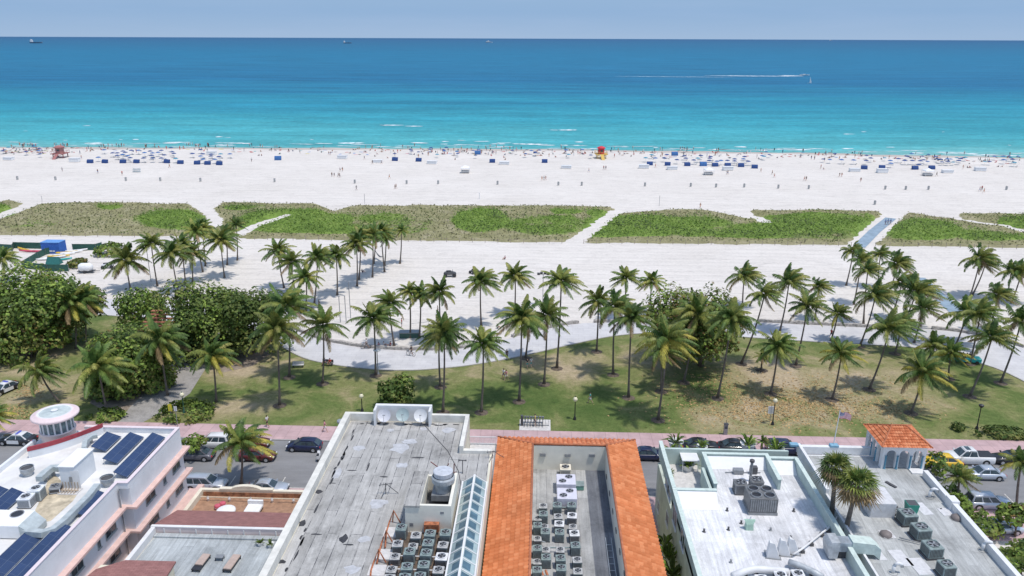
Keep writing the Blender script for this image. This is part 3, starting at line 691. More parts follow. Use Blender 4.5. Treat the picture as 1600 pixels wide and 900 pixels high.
for cx,cy,bx,by,s,lb in ((1340,757,1322,826,1.0,'shaggy fan palm with leaning trunk beside the mint parapet, right and nearer one'),(1306,730,1300,800,.9,'shaggy fan palm rising above the roof, left and farther one')):
    b=P(bx,by,8.0); tp=PY(cx,cy,b.y); o=thing('fan_palm',lb,'palm tree',(b.x,b.y,8.0),0,'fan palms at the white hotel roof')
    m=MB(); m.smooth=True; h=tp.z-8; m.tube([(0,0,-8),(0,0,0),((tp.x-b.x)*.45,0,h*.5),(tp.x-b.x,0,h)],[.26,.24,.19,.2],9).build('trunk',TRUNK,o,world=False)
    c=bpy.data.objects.new('crown',fan_crown('crown',int(cx))); COL.objects.link(c); c.parent=o; c.location=(tp.x-b.x,0,h); c.scale=(s,)*3
# ================================================================ broadleaf trees
LG=fol('sea_grape_leaf',[(0.065,0.108,0.027),(0.160,0.205,0.050),(0.310,0.300,0.090)],.16)
LR=fol('sea_grape_red_leaf',[(0.172,0.112,0.040),(0.264,0.185,0.059),(0.211,0.238,0.066)],.4)
LD=fol('dark_leaf',[(0.053,0.091,0.025),(0.087,0.149,0.034),(0.158,0.231,0.055)],.5)
LB=fol('bright_leaf',[(0.132,0.211,0.040),(0.224,0.330,0.059),(0.343,0.449,0.092)],.5)
BARK=M('bark',(.16,.12,.09),.95,var=.3,scale=2)
def leafy(m,c,r,n,size,mis,zmin=.1,seed=0):
    """leaf clumps scattered over lumpy sub-crowns"""
    rnd=random.Random(seed); c=Vector(c)
    for q in range(n):
        while True:
            d=Vector((rnd.gauss(0,1),rnd.gauss(0,1),rnd.gauss(0,1))).normalized()
            if d.z>-.55: break
        rr=rnd.uniform(.5,1.0)**.5*(1+.34*MN.noise(d*2.1+Vector((seed,0,0)))+.12*MN.noise(d*6+Vector((0,seed,0))))
        p=c+Vector((d.x*r[0],d.y*r[1],d.z*r[2]))*rr
        if p.z<zmin or MN.noise(p*.55+Vector((seed*.7,0,0)))<-.36: continue
        n_=(d+Vector((rnd.gauss(0,.5),rnd.gauss(0,.5),rnd.gauss(0,.5)+.5))).normalized(); u=n_.cross(Vector((rnd.gauss(0,1),rnd.gauss(0,1),.3))).normalized(); v=n_.cross(u); s=size*rnd.uniform(.6,1.3)
        u*=s*.5; v*=s*.5
        mi=mis[int(rnd.random()**1.3*len(mis))] if MN.noise(p*.35)<.12 else mis[rnd.randrange(len(mis))]
        m.add([p-u-v*.3,p-v,p+u+v*.2,p+v],[(0,1,2,3)],mi)
def tree(name,label,cx,cy,bx,by,rpx,vr=.55,seed=1,mis=(0,0,2),dens_=1.0,cat='tree',group=None,size=.44,lobes=7,shift=0,low=0):
    base=P(bx,by); c=PY(cx,cy,base.y+shift); Rr=rpx*mpp(c); rnd=random.Random(seed)
    o=thing(name,label,cat,base,0,group); m=MB(); top=Vector((c.x-base.x,c.y-base.y,max(c.z,Rr*vr*.9)))
    vz=Rr*vr
    tips=[]
    L0=[(0,0,.1,.62)]+[(math.cos(a:=k*2*math.pi/lobes+rnd.random())*.58,math.sin(a)*.58,rnd.uniform(-.35,.3),rnd.uniform(.38,.55)) for k in range(lobes)]
    if low: L0+=[(math.cos(a:=k*2*math.pi/8+rnd.random()*.5)*.62,math.sin(a)*.62,-low-rnd.uniform(0,.3),rnd.uniform(.32,.42)) for k in range(8)]
    for x,y,z,s in L0:
        cc_=top+Vector((x*Rr,y*Rr,z*vz)); tips.append(cc_)
        n=int(dens_*26*(s*Rr)**2/size**2*.55)+30
        mm_=mis if MN.noise(cc_*.13+Vector((0,0,seed*3.1)))<.18 else tuple(mis)+((3,3) if rnd.random()<.6 else (1,3))
        sz_=rnd.uniform(.8,1.12); leafy(m,cc_,(s*Rr*sz_,s*Rr*sz_,max(s*Rr*.75*vr/.55*.8*sz_,.5)),n,size,mm_,zmin=.15,seed=rnd.randrange(999))
    m.build('crown',[LG,LR,LD,LB],o,world=False)
    m=MB(); m.smooth=True; f=Vector((top.x*.3,top.y*.3,top.z*.42)); tr=max(.1,Rr*.055)
    m.tube([(0,0,-.1),f*.5,f],[tr*1.3,tr,tr*.8],8)
    for tp in tips: m.tube([f*.9,(f+tp)/2+Vector((0,0,-.2)),tp],[tr*.6,tr*.4,tr*.12],6)
    m.build('trunk',BARK,o,world=False); return o
SGG='sea grape and other trees of the park'
tree('sea_grape_tree','huge spreading green sea grape tree at the left edge of the park',28,480,32,545,90,.8,3,(0,0,3,2),1.0,lobes=11,size=.5,low=.5)
tree('sea_grape_tree','reddish green sea grape tree joining the huge one at left',108,476,108,536,50,.7,5,(0,1,0,2),1.0,lobes=8,low=.4)
tree('sea_grape_tree','small upright sea grape tree left of the slatted wooden roof',218,474,222,530,40,.95,7,(0,3,2),low=.5)
tree('sea_grape_tree','dense dark green tree in front of the slatted wooden roof',206,552,212,606,68,.9,9,(0,2,0,3),1.15,lobes=10,low=.7)
tree('sea_grape_tree','low sea grape tree behind the bushy one left of the grey path',168,585,168,622,34,.8,10,(0,2,3),1.1,lobes=6,low=.7)
tree('sea_grape_tree','broad sea grape tree right of the slatted wooden roof',322,490,325,556,68,.92,11,(0,0,3,2),lobes=10,low=.6)
tree('sea_grape_tree','sea grape tree with pale twigs above the promenade bend',398,488,396,552,58,.95,13,(0,2,0),.9,lobes=9,low=.6)
tree('sea_grape_tree','low sea grape tree overhanging the upper end of the grey path',300,530,300,562,30,.8,14,(0,2),1.0,lobes=6,low=.5)
tree('sea_grape_tree','wide red-tinged sea grape tree on the lawn right of centre',1086,498,1095,572,72,.85,15,(0,1,0,2,3),1.0,lobes=11,low=.5)
tree('round_tree','round dark green tree at the lawn edge behind the dishes',617,606,617,634,29,.85,17,(2,0),1.2,size=.4,lobes=6,low=.6)
tree('small_tree','light green leafy tree between the white hotel and the street, left one',1494,786,1496,830,25,.8,19,(3,0,3),1.0,size=.42)
tree('small_tree','leafy tree hiding the parked white car, right one',1588,800,1586,840,27,.8,21,(3,0,2),1.0,size=.42)
tree('small_tree','dense green tree at the bottom right corner beside the white hotel',1596,872,1594,905,36,.75,23,(0,2,3),1.0,size=.45)
tree('street_shrub','drooping leafy street tree at the corner of the pink hotel',303,694,300,716,20,.8,25,(3,0),.9,size=.4,lobes=4)
# shrubs and hedges
def shrub(name,label,x,y,r,h,n,mis,z=0,size=.35,seed=1,group=None):
    o=thing(name,label,'shrub' if 'hedge' not in name else 'hedge',(x,y,z),0,group); m=MB()
    leafy(m,(0,0,h*.45),(r[0],r[1],h*.55),n,size,mis,.02,seed); m.build('foliage',[LG,LR,LD,LB],o,world=False)
    m=MB()
    for k in range(4): a=k*1.6+seed; m.tube([(0,0,-.02),(math.cos(a)*r[0]*.4,math.sin(a)*r[1]*.4,h*.5)],[.05,.02],5)
    m.build('stem',BARK,o,world=False); return o
def shrub_px(name,label,px0,px1,py,depth,h,mis,z=0,size=.4,seed=1):
    a=P(px0,py,z); b=P(px1,py,z); r=(b.x-a.x)/2; shrub(name,label,(a.x+b.x)/2,a.y+depth/2,(r,depth/2),h,int(26*r*2*(depth+h)/ (size*3)),mis,z,size,seed)
shrub_px('hedge','clipped sea grape hedge at the pavement right of the grey path',228,322,665,6.5,1.4,(0,3,2),seed=2)
shrub_px('hedge','small hedge at the pavement beside the pink turret',126,184,664,4,1.2,(3,0,2),seed=3)
shrub_px('hedge','dark long hedge behind the pickup at the right',1532,1625,690,3.2,1.2,(0,2),seed=4)
shrub_px('shrub','little shrub left of the lamp post at far right',1492,1512,677,2,1.1,(2,0),seed=5)
shrub_px('shrub','dense scrub on the sand beside the heap of boats, nearer patch',98,128,421,5,1.8,(0,2,1),seed=6,size=.6)
shrub_px('shrub','olive scrub on the sand at the corner of the green mesh fence',136,176,404,9,2.4,(0,2,3),seed=7,size=.6)
shrub_px('shrub','planting strip under the right parapet of the white hotel',1465,1520,800,3,2.2,(3,0,2),seed=8)
shrub_px('shrub','green planting at the corner below the bottom right parapet',1520,1580,850,4,2.4,(0,3,2),seed=9)
shrub_px('shrub','bush between the tower hotel corner and the yellow car',1458,1484,752,3.5,3.0,(3,0,2),seed=10)
# leaf litter
LIT=M('leaf_litter',(.46,.31,.14),.9,var=.5,scale=5)
m=MB()
for cx,cy,rx,ry,n in ((1225,635,170,32,3600),(1100,600,90,30,500),(22,645,30,14,260),(45,612,28,14,260),(1390,640,70,18,300),(1280,600,120,20,400)):
    for q in range(n):
        a=cx+random.gauss(0,.5)*rx; b=cy+random.gauss(0,.5)*ry
        if b>686 or b<560: continue
        p=P(a,b,.06); card(m,p,random.uniform(.15,.34),0,3)
m.build('leaf_litter',LIT,kind='stuff',label='tan fallen leaves on the lawn')
# ================================================================ people
def skin_mesh(name,verts,edges,radii,mat,sub=1):
    me=bpy.data.meshes.new('tmp'); me.from_pydata(verts,edges,[]); ob=bpy.data.objects.new('tmp',me); COL.objects.link(ob)
    ob.modifiers.new('s','SKIN'); sk_=me.skin_vertices[0].data
    for i,r in enumerate(radii): sk_[i].radius=(r,r) if not hasattr(r,'__len__') else r
    sk_[0].use_root=True; sb=ob.modifiers.new('u','SUBSURF'); sb.levels=sub; sb.render_levels=sub
    dg=bpy.context.evaluated_depsgraph_get(); new=bpy.data.meshes.new_from_object(ob.evaluated_get(dg)); new.name=name
    bpy.data.objects.remove(ob); new.materials.clear(); new.materials.append(mat)
    for p in new.polygons: p.use_smooth=True
    return new
def pose(kind):
    # joints: pelvis, chest, neck, head, headtop, L/R shoulder elbow wrist hand, hip knee ankle toe
    J={}
    if kind in('stand','walk','ride'):
        ph=.94; s={'stand':0,'walk':.28,'ride':.3}[kind]
        J=dict(pel=(0,0,ph),wa=(0,0,ph+.17),ch=(0,0,ph+.38),nk=(0,0,1.50),hd=(0,.02,1.62),ht=(0,.01,1.70))
        for sg,n in ((-1,'l'),(1,'r')):
            q=s*sg
            J['sh'+n]=(sg*.17,0,1.40); J['el'+n]=(sg*.22,-q*.45,1.13); J['wr'+n]=(sg*.23,-q*.75+.07,.90); J['ha'+n]=(sg*.23,-q*.85+.09,.80)
            J['hp'+n]=(sg*.09,0,.88); J['kn'+n]=(sg*.10,q*.6+.02,.50); J['an'+n]=(sg*.10,q*1.0-(.12 if q<0 else 0),.10+(.06 if q<0 else 0)); J['to'+n]=(sg*.12,q*1.0+.15-(.12 if q<0 else 0),.04)
    elif kind=='sit':
        J=dict(pel=(0,0,.12),wa=(0,-.04,.28),ch=(0,-.06,.48),nk=(0,-.05,.66),hd=(0,-.02,.78),ht=(0,-.02,.86))
        for sg,n in ((-1,'l'),(1,'r')):
            J['sh'+n]=(sg*.17,-.05,.57); J['el'+n]=(sg*.24,.05,.36); J['wr'+n]=(sg*.16,.24,.34); J['ha'+n]=(sg*.13,.31,.36)
            J['hp'+n]=(sg*.09,.03,.12); J['kn'+n]=(sg*.14,.40,.40); J['an'+n]=(sg*.12,.60,.08); J['to'+n]=(sg*.13,.76,.04)
    else: # lie
        J=dict(pel=(0,0,.12),wa=(0,-.17,.12),ch=(0,-.38,.13),nk=(0,-.56,.14),hd=(0,-.68,.15),ht=(0,-.77,.15))
        for sg,n in ((-1,'l'),(1,'r')):
            J['sh'+n]=(sg*.17,-.46,.13); J['el'+n]=(sg*.27,-.22,.08); J['wr'+n]=(sg*.27,.02,.07); J['ha'+n]=(sg*.27,.12,.05)
            J['hp'+n]=(sg*.09,.06,.12); J['kn'+n]=(sg*.12,.46,.15); J['an'+n]=(sg*.13,.86,.08); J['to'+n]=(sg*.16,.93,.16)
    return J
RAD=dict(pel=(.13,.10),wa=(.12,.09),ch=(.15,.10),nk=.055,hd=(.085,.1),ht=.05,sh=.06,el=.042,wr=.03,ha=.035,hp=.085,kn=.058,an=.04,to=.035)
def pbody(kind,mat,sub=1):
    J=pose(kind); names=list(J); idx={n:i for i,n in enumerate(names)}
    E=[('pel','wa'),('wa','ch'),('ch','nk'),('nk','hd'),('hd','ht')]
    for n in 'lr': E+=[('ch','sh'+n),('sh'+n,'el'+n),('el'+n,'wr'+n),('wr'+n,'ha'+n),('pel','hp'+n),('hp'+n,'kn'+n),('kn'+n,'an'+n),('an'+n,'to'+n)]
    return skin_mesh('person',[J[n] for n in names],[(idx[a],idx[b]) for a,b in E],[RAD[n if n in RAD else n[:2]] for n in names],mat,sub)
def pcloth(kind,what,mat):
    J=pose(kind); up=lambda a,b,t: tuple(lerp(a[i],b[i],t) for i in range(3))
    if what=='shirt':
        V=[J['pel'],J['wa'],J['ch'],J['shl'],J['shr'],up(J['shl'],J['ell'],.6),up(J['shr'],J['elr'],.6)]; E=[(0,1),(1,2),(2,3),(2,4),(3,5),(4,6)]
        r=[(.155,.125),(.145,.115),(.18,.13),.085,.085,.07,.07]
    else:
        V=[J['pel'],up(J['pel'],J['wa'],.3),J['hpl'],J['hpr'],up(J['hpl'],J['knl'],.75),up(J['hpr'],J['knr'],.75)]; E=[(0,1),(0,2),(0,3),(2,4),(3,5)]; r=[(.15,.12),(.14,.11),.11,.11,.09,.09]
    return skin_mesh(what,V,E,r,mat,1)
def phair(kind,mat):
    J=pose(kind); h=Vector(J['hd']); t_=Vector(J['ht']); m=MB(); m.smooth=True
    m.ell(tuple(h.lerp(t_,.55)+Vector((0,-.02 if kind!='lie' else -.02,.0))),(.095,.1,.09),8,5); return m.mesh('hair',mat)
CL={n:M('cloth_'+n,c,.85,var=.06) for n,c in dict(white=(.7,.7,.7),black=(.03,.03,.035),navy=(.04,.06,.15),red=(.5,.05,.05),pink=(.6,.25,.3),teal=(.06,.35,.35),grey=(.3,.3,.31),yellow=(.6,.5,.1),blue=(.1,.22,.5),orange=(.65,.22,.06)).items()}
_pc={}
def pm(fn,*k):
    key=(fn.__name__,)+tuple(x if isinstance(x,str) else x.name for x in k)
    if key not in _pc: _pc[key]=fn(*k)
    return _pc[key]
def person(x,y,z,kind,label,shirt='white',shorts='navy',skin=0,rz=None,group=None,sc=1.0,hair=True):
    o=bpy.data.objects.new('person',pm(pbody,kind,SKIN[skin])); COL.objects.link(o)
    o.location=(x,y,z); o.rotation_euler=(0,0,random.uniform(0,6.28) if rz is None else rz); o.scale=(sc,)*3; tag(o,label,'person',group)
    if shirt: c=bpy.data.objects.new('shirt',pm(pcloth,kind,'shirt',CL[shirt])); COL.objects.link(c); c.parent=o
    if shorts: c=bpy.data.objects.new('shorts',pm(pcloth,kind,'shorts',CL[shorts])); COL.objects.link(c); c.parent=o
    if hair: c=bpy.data.objects.new('hair',pm(phair,kind,HAIR)); COL.objects.link(c); c.parent=o
    return o
def pp(px,py,kind,label,*a,**k):
    z=k.pop('z',.05); p=P(px,py,z); return person(p.x,p.y,z,kind,label,*a,**k)
# near people
pp(418,667,'walk','person in white top carrying a black bag on the pavement near the street palm','white','black',1,rz=1.2,z=.14)
pp(508,675,'walk','person in pale pink clothes walking on the pavement behind the navy sedan','pink','white',0,rz=-1.3,z=.14)
pp(787,592,'walk','left walker of the pair nearest the street on the central lawn, white shirt','white','navy',1,rz=2.6)
pp(791,594,'walk','right walker of the pair nearest the street on the central lawn, pink shirt','pink','white',0,rz=2.6)
pp(824,575,'walk','left walker of the pair beside the tall front palm, black top','black','teal',0,rz=.4)
pp(830,574,'walk','right walker of the pair beside the tall front palm, white top','white','teal',0,rz=.4)
pp(792,561,'stand','lone person in black at the edge of the promenade in the centre','black','black',2)
pp(922,630,'walk','person in pale blue bending over on the lawn beside the lamp','teal','white',0,rz=1.6)
pp(628,511,'stand','person in red top standing on sand near the slackline','red','navy',1)
pp(684,491,'stand','tall person in grey standing at the right slackline palm','grey','black',1)
pp(499,481,'walk','person in black walking on the sand near the volleyball posts','black','black',2)
pp(1298,528,'walk','person in red walking on the right promenade','red','navy',1)
pp(836,665,'stand','person in yellow helmet colours standing among the rental bikes','yellow','black',0,z=.16)
pp(566,426,'sit','person in black sitting on the sand in the palm shade','black','navy',1)
for i,(a,b) in enumerate(((592,542),(600,541),(610,541))): pp(a,b,'sit',['left','middle','right'][i]+' one of three people sitting at the low wall left of the cyclist',['pink','white','red'][i],'navy',0)
for i,(a,b) in enumerate(((777,513),(864,478),(789,405))): pp(a,b,'sit',['person in white sitting in front of the centre wall gap','person sitting in the shade right of the floodlight mast','person sitting far out on the bare sand'][i],['white','grey','pink'][i],'black',1)
for i,(a,b) in enumerate(((1383,352),(1387,351),(1391,351))): pp(a,b,'walk',['left','middle','right'][i]+' of three walkers in blue on the boardwalk','blue','navy',1,rz=.5,z=.08)
# ================================================================ beach furniture
NAVYC=M('navy_canvas',(.02,.06,.2),.85,var=.15); BLUEC=M('blue_canvas',(.04,.13,.33),.85); TEALC=M('teal_canvas',(.05,.24,.34),.85); WHITEC=M('white_canvas',(.78,.78,.78),.85,var=.05)
def mk_umbrella(mat):
    o=thing('beach_umbrella','x','umbrella'); m=MB(); m.lathe([(1.12,1.75),(.7,2.0),(.001,2.2)],(0,0,0),8); m.build('canopy',mat,o,world=False)
    MB().tube([(0,0,0),(0,0,2.2)],.03,5).build('pole',WHITE,o,world=False); return o
UM={'n':mk_umbrella(NAVYC),'b':mk_umbrella(BLUEC),'t':mk_umbrella(TEALC)}
UML={'n':'dark navy beach umbrella','b':'mid blue beach umbrella','t':'turquoise beach umbrella'}
def mk_lounger():
    o=thing('beach_lounger','x','sun lounger'); MB().box(-.32,.32,-.95,.35,.28,.36).add([(-.32,.35,.28),(.32,.35,.28),(.32,.95,.7),(-.32,.95,.7),(-.32,.35,.36),(.32,.35,.36),(.32,.93,.78),(-.32,.93,.78)],[(4,5,6,7),(0,3,2,1),(2,3,7,6),(0,4,7,3),(1,2,6,5)]).build('cushion',WHITEC,o,world=False)
    m=MB()
    for x in(-.28,.28):
        for y in(-.85,.3): m.tube([(x,y,0),(x,y,.3)],.03,5)
    m.build('frame',WHITE,o,world=False); return o
LO=mk_lounger()
def mk_cabana(mat):
    o=thing('beach_cabana','x','cabana'); m=MB(); n=8; a=[(.95*-math.cos(math.pi*k/n*.62),1.5*math.sin(math.pi*k/n*.62)) for k in range(n+1)]
    vs=[(x,p,q) for p,q in a for x in (-1.2,1.2)]; m.add(vs,[(2*i,2*i+1,2*i+3,2*i+2) for i in range(n)])
    for x in(-1.2,1.2): m.add([(x,0,0)]+[(x,p,q) for p,q in a],[(0,i+1,i+2) for i in range(n)])
    m.build('hood',mat,o,world=False)
    MB().box(-1.0,1.0,-.6,1.1,.1,.35).build('seat',WHITEC,o,world=False); return o
CA={'n':mk_cabana(NAVYC),'b':mk_cabana(BLUEC)}
zl=lambda lst,ox,oy,f=4: [(ox+a/f,oy+b/f) for a,b in lst]
# first photo zoom strip positions (canopies) -> ground a little lower
UL=zl([(652,232),(706,252),(735,252),(735,268),(770,240),(785,248),(823,235),(866,235),(768,262),(815,283),(800,270),(900,285),(905,250),(950,268),(957,285),(955,252),(990,248),(1030,265),(1010,235),(1078,245),(1088,255),(1100,288),(1203,256),(1270,258),(1322,260),(1272,292),(1380,258),(1438,258),(1345,293),(1370,275),(1320,272),(617,280),(1070,218),(1255,230),(940,240),(1010,285),(1255,272)],0,180)
UR=zl([(872,263),(835,283),(895,284),(950,283),(967,262),(1077,270),(1085,285),(1135,297),(1160,285),(1180,268),(1235,285),(1240,275),(1305,300),(1232,300),(1390,303),(1452,275),(1445,290),(1475,305),(1390,290),(1280,305),(1030,295),(1345,300)],800,180)
UR2=zl([(458,295),(533,297),(612,300),(762,300),(812,288),(852,300),(900,300),(870,273),(950,302),(1120,290),(1120,305),(1075,292),(1190,300),(765,318),(640,284),(1200,288),(940,325),(1525,293),(1535,312),(1470,295)],1200,180)
for lst,side in ((UL,'the left rows of umbrellas'),(UR,'the umbrella rows right of the red tower'),(UR2,'the umbrella rows at the far right')):
    for i,(a,b) in enumerate(lst):
        k='n' if random.random()<.62 else ('b' if random.random()<.7 else 't'); q=PY(a,b,P(a,b+2.6).y); q.z=0
        inst(UM[k],(q.x,q.y,0),random.random()*3,1.0,UML[k]+' in '+side,'beach umbrellas, '+side)
        if random.random()<.8: inst(LO,(q.x+.9,q.y-.6,0),random.uniform(-.3,.3)+math.pi,1,'white sun lounger under '+side,'loungers, '+side)
for i in range(70):
    x=random.choice([random.uniform(0,80),random.uniform(590,930),random.uniform(590,930),random.uniform(1180,1600),random.uniform(1440,1600)]); q=P(x,pl([(0,229),(430,230),(845,232.3),(1200,236.5),(1600,245)],x)+random.uniform(4,17)); k=random.choice('nntb')
    inst(UM[k],(q.x,q.y,0),random.random()*3,random.uniform(.75,.95),'small '+UML[k]+' scattered among the sunbathers','small scattered beach umbrellas')
CN=[(z,'left') for z in zl([(567,292),(660,292),(772,292),(857,292),(1047,292),(1131,297),(1235,300),(1300,302),(1374,304)],0,180)]+[(z,'centre') for z in zl([(870,278),(1018,282),(1477,289)],400,180)]+[(z,'centre') for z in zl([(204,290)],800,180)]+[(z,'right') for z in zl([(860,305),(972,308),(1094,310),(1267,313),(1346,314),(1430,316),(1515,325)],800,180)]+[(z,'far right') for z in zl([(599,330),(710,328),(915,332),(1020,330)],1200,180)]
for (a,b),s_ in CN: q=P(a,b+1.6); inst(CA['n'],(q.x,q.y,0),random.uniform(-.2,.2)+math.pi*.0,1,'navy hooded beach cabana, one of those on the '+s_+' sand','navy cabanas, '+s_)
for (a,b),l_ in ((zl([(139,273)],400,180)[0],'bright blue hooded cabana alone on the left of centre sand'),(zl([(1015,245)],800,180)[0],'bright blue cabana behind the right umbrella rows'),(zl([(1193,310)],800,180)[0],'bright blue cabana among the right navy ones'),(zl([(1385,238)],400,180)[0],'blue striped cabana left of the red lifeguard tower')):
    q=P(a,b+1.6); inst(CA['b'],(q.x,q.y,0),.1,1.15,l_)
# white storage boxes
def mk_hut(): 
    o=thing('storage_box','x','storage box'); MB().bbox(-2.1,2.1,-1,1,.1,1.5,.08).build('body',WHITEC,o,world=False); MB().box(-2.2,2.2,-1.1,1.1,1.5,1.6).build('lid',WHITE,o,world=False)
    m=MB(); 
    for x in (-1.8,1.8): m.box(x-.1,x+.1,-.9,.9,0,.1)
    m.build('skid',WOODP,o,world=False); return o
HU=mk_hut()
HL=['left of the first cabana row','left of centre behind two chairs','left of the blue cabana gap','beside a standing pair in the middle','low one in the middle sand','near the white canopied cart','by the red tower, tall one','right of the tower near the umbrellas','between the right navy cabanas','behind the right canopied cart','at the far right umbrellas','second at the far right umbrellas','right of the last cabanas','alone at the far right end','beyond the pink tower']
for (a,b),l_ in zip([(117,253),(331,242),(535,248),(590,254),(675,256),(788,257),(885,263),(1006,263),(1050,265),(1137,266),(1335,268),(1378,270),(1480,270),(1531,267),(14,250)],HL):
    q=P(a,b); inst(HU,(q.x,q.y,0),random.uniform(-.1,.1),(.95,1,random.uniform(.7,1.1)),'white storage box on the sand '+l_,'white boxes on the sand')
# canopied rental huts
def mk_kiosk():
    o=thing('beach_kiosk','x','kiosk'); m=MB(); m.lathe([(2.4,2.1),(2.3,2.35),(.001,3.3)],(0,0,0),4,math.pi/4,math.pi/4+2*math.pi-1e-9); m.lathe([(2.35,2.1),(2.3,2.35)],(0,0,0),4,math.pi/4,math.pi/4+2*math.pi-1e-9); m.build('canopy',WHITEC,o,world=False)
    m=MB()
    for x in(-1.6,1.6):
        for y in(-1.6,1.6): m.tube([(x,y,0),(x,y,2.15)],.05,5)
    m.build('pole',WHITE,o,world=False); MB().bbox(-1.5,1.5,-1.2,1.2,.3,1.1,.08).build('counter',CONC,o,world=False); MB().box(-1.4,1.4,-1.1,1.1,0,.3).build('base',DARK,o,world=False); return o
KI=mk_kiosk()
for a,b,l_ in ((727,270,'on the sand in the centre'),(1107,273,'wide one on the sand in front of the right cabanas'),(1449,274.5,'on the sand at the far right')):
    q=P(a,b); inst(KI,(q.x,q.y,0),.05,(1,1,.9),'white canopied kiosk cart '+l_,'white canopied beach carts')
# stacked water-craft rack
q=P(214,269); o=thing('board_rack','rack of stacked white and blue boards in front of the left cabanas','rack',(q.x,q.y,0)); 
for k in range(4): MB().loft(hull(3.2,.7,.12)).build('board',WHITEC if k%2 else TEALC,o,world=False).location=(0,k*.1,.3+.38*k)
m=MB(); 
for x in(-1,1): m.tube([(x,0,0),(x,0,1.7)],.04,5)
m.build('post',GREY,o,world=False)
# lifeguard towers
def tower(px,py,label,cw,cr,cb,s=1):
    q=P(px,py); o=thing('lifeguard_tower',label,'lifeguard tower',(q.x,q.y,0),.1); W_=1.9*s
    m=MB()
    for x in(-W_,W_):
        for y in(-W_,W_): m.box(x-.15,x+.15,y-.15,y+.15,0,1.7)
    m.tube([(-W_,-W_,.1),(W_,-W_,1.6)],.1,5).tube([(W_,-W_,.1),(-W_,-W_,1.6)],.1,5); m.build('leg',cb,o,world=False)
    MB().box(-W_-.8,W_+.8,-W_-.8,W_+.8,1.7,1.95).build('deck',cb,o,world=False)
    m=MB()
    for a in (-W_-.7,W_+.7):
        m.tube([(a,-W_-.7,2.9),(a,W_+.7,2.9)],.06,5); m.tube([(-W_-.7,a,2.9),(W_+.7,a,2.9)],.06,5)
        for k in range(5):
            b=-W_-.7+k*(2*W_+1.4)/4; m.tube([(a,b,1.9),(a,b,2.9)],.05,5); m.tube([(b,a,1.9),(b,a,2.9)],.05,5)
    m.build('railing',cb,o,world=False)
    MB().lathe([(W_*.8,1.95),(W_*.8,4.3)],(0,0,0),12).build('cabin',cw,o,world=False)
    m=MB(); m.box(-.5,.5,-W_*.8-.03,-W_*.7,2.8,3.7).box(-W_*.8-.03,-W_*.7,-.5,.5,2.8,3.7); m.build('window',GLASS,o,world=False)
    MB().lathe([(W_*1.05,4.3),(W_*1.08,4.5),(W_*.6,5.0),(.001,5.3)],(0,0,0),12).build('roof',cr,o,world=False)
    MB().add([(-.7,-W_-.8,1.85),(.7,-W_-.8,1.85),(.7,-W_-4.5,0),(-.7,-W_-4.5,0)],[(0,1,2,3)]).build('ramp',cb,o,world=False); return o
REDP=M('red_paint',(.6,.03,.05),.6); YELP=M('yellow_paint',(.62,.42,.1),.7); PINKR=M('dull_red_wood',(.36,.15,.14),.8); PINKL=M('pink_wood',(.42,.21,.19),.8)
tower(939,247,'red lifeguard tower with yellow deck near the waterline','x' and REDP,REDP,YELP,.95)
tower(95,246,'dull pinkish red lifeguard tower at the far left of the beach',PINKL,PINKR,PINKR,1.1)
# bins, posts
def mk_bin():
    o=thing('litter_bin','x','bin'); m=MB(); m.smooth=True; m.lathe([(.28,0),(.33,.5),(.31,.95)],(0,0,0),10).build('barrel',M('barrel_grey',(.42,.42,.41),.7),o,world=False); MB().lathe([(.34,.93),(.34,1.0),(.2,1.08)],(0,0,0),10).build('lid',GREY,o,world=False); return o
BI=mk_bin()
for a,b in zl([(110,398),(348,400),(788,405),(1003,406),(1254,409)],0,180)+zl([(117,412),(618,420),(942,424),(1139,425),(1510,428)],400,180)+zl([(290,433),(436,434),(831,438),(1117,441),(1275,445),(1451,445)],800,180)+zl([(64,452),(254,455),(732,458),(860,460),(1002,460),(1489,461),(667,553)],1200,180):
    q=P(a,b+1.5); inst(BI,(q.x,q.y,0),0,(1.15,1.15,1.25),'small grey litter barrel standing on the open sand','litter barrels on the open sand')
def post(px,py,h,label,r=.06,mat=GREY): 
    q=P(px,py); o=thing('post',label,'post',q); MB().tube([(0,0,0),(0,0,h)],r,6).build('shaft',mat,o,world=False); MB().ell((0,0,h),(r*1.6,)*3,6,4).build('cap',mat,o,world=False)
post(570,319,3.2,'thin pole on the sand behind the middle dune, left one'); post(1030,322,3.2,'thin pole on the sand behind the right dune'); post(66,315,1.8,'short post at the dune end, far left')
post(749,311,2,'short white marker on sand above the middle dune',.1,WHITE)
# beach people
random.seed(21)
SH=[(None,'black'),(None,'red'),(None,'navy'),('white','navy'),('red','black'),(None,'blue'),('black','black'),('grey','navy'),(None,'orange')]
def bp(a,b,kind,grp,lab):
    s,h=random.choice(SH); q=P(a,b); person(q.x,q.y,0,kind,lab,s,h,random.randrange(3),group=grp,hair=False,sc=1.05)
WL=[(0,229),(430,230),(845,232.3),(1200,236.5),(1600,245)]
for a,n_ in ((40,11),(100,8),(165,5),(185,4),(230,4),(300,8),(325,5),(400,2),(405,2),(590,1),(635,2),(760,2),(785,1),(870,1),(955,1),(1000,1),(1030,1),(1065,2),(1075,3),(1125,2),(1180,2),(1185,1),(1255,1),(1290,1),(1345,1),(1430,1),(1497,1),(1560,1)):
    for k in range(n_): x=a+random.gauss(0,9); bp(x,pl(WL,x)+random.uniform(-2,1.5),'walk' if random.random()<.5 else 'stand','distant people at the waterline','tiny distant person standing or walking at the waterline')
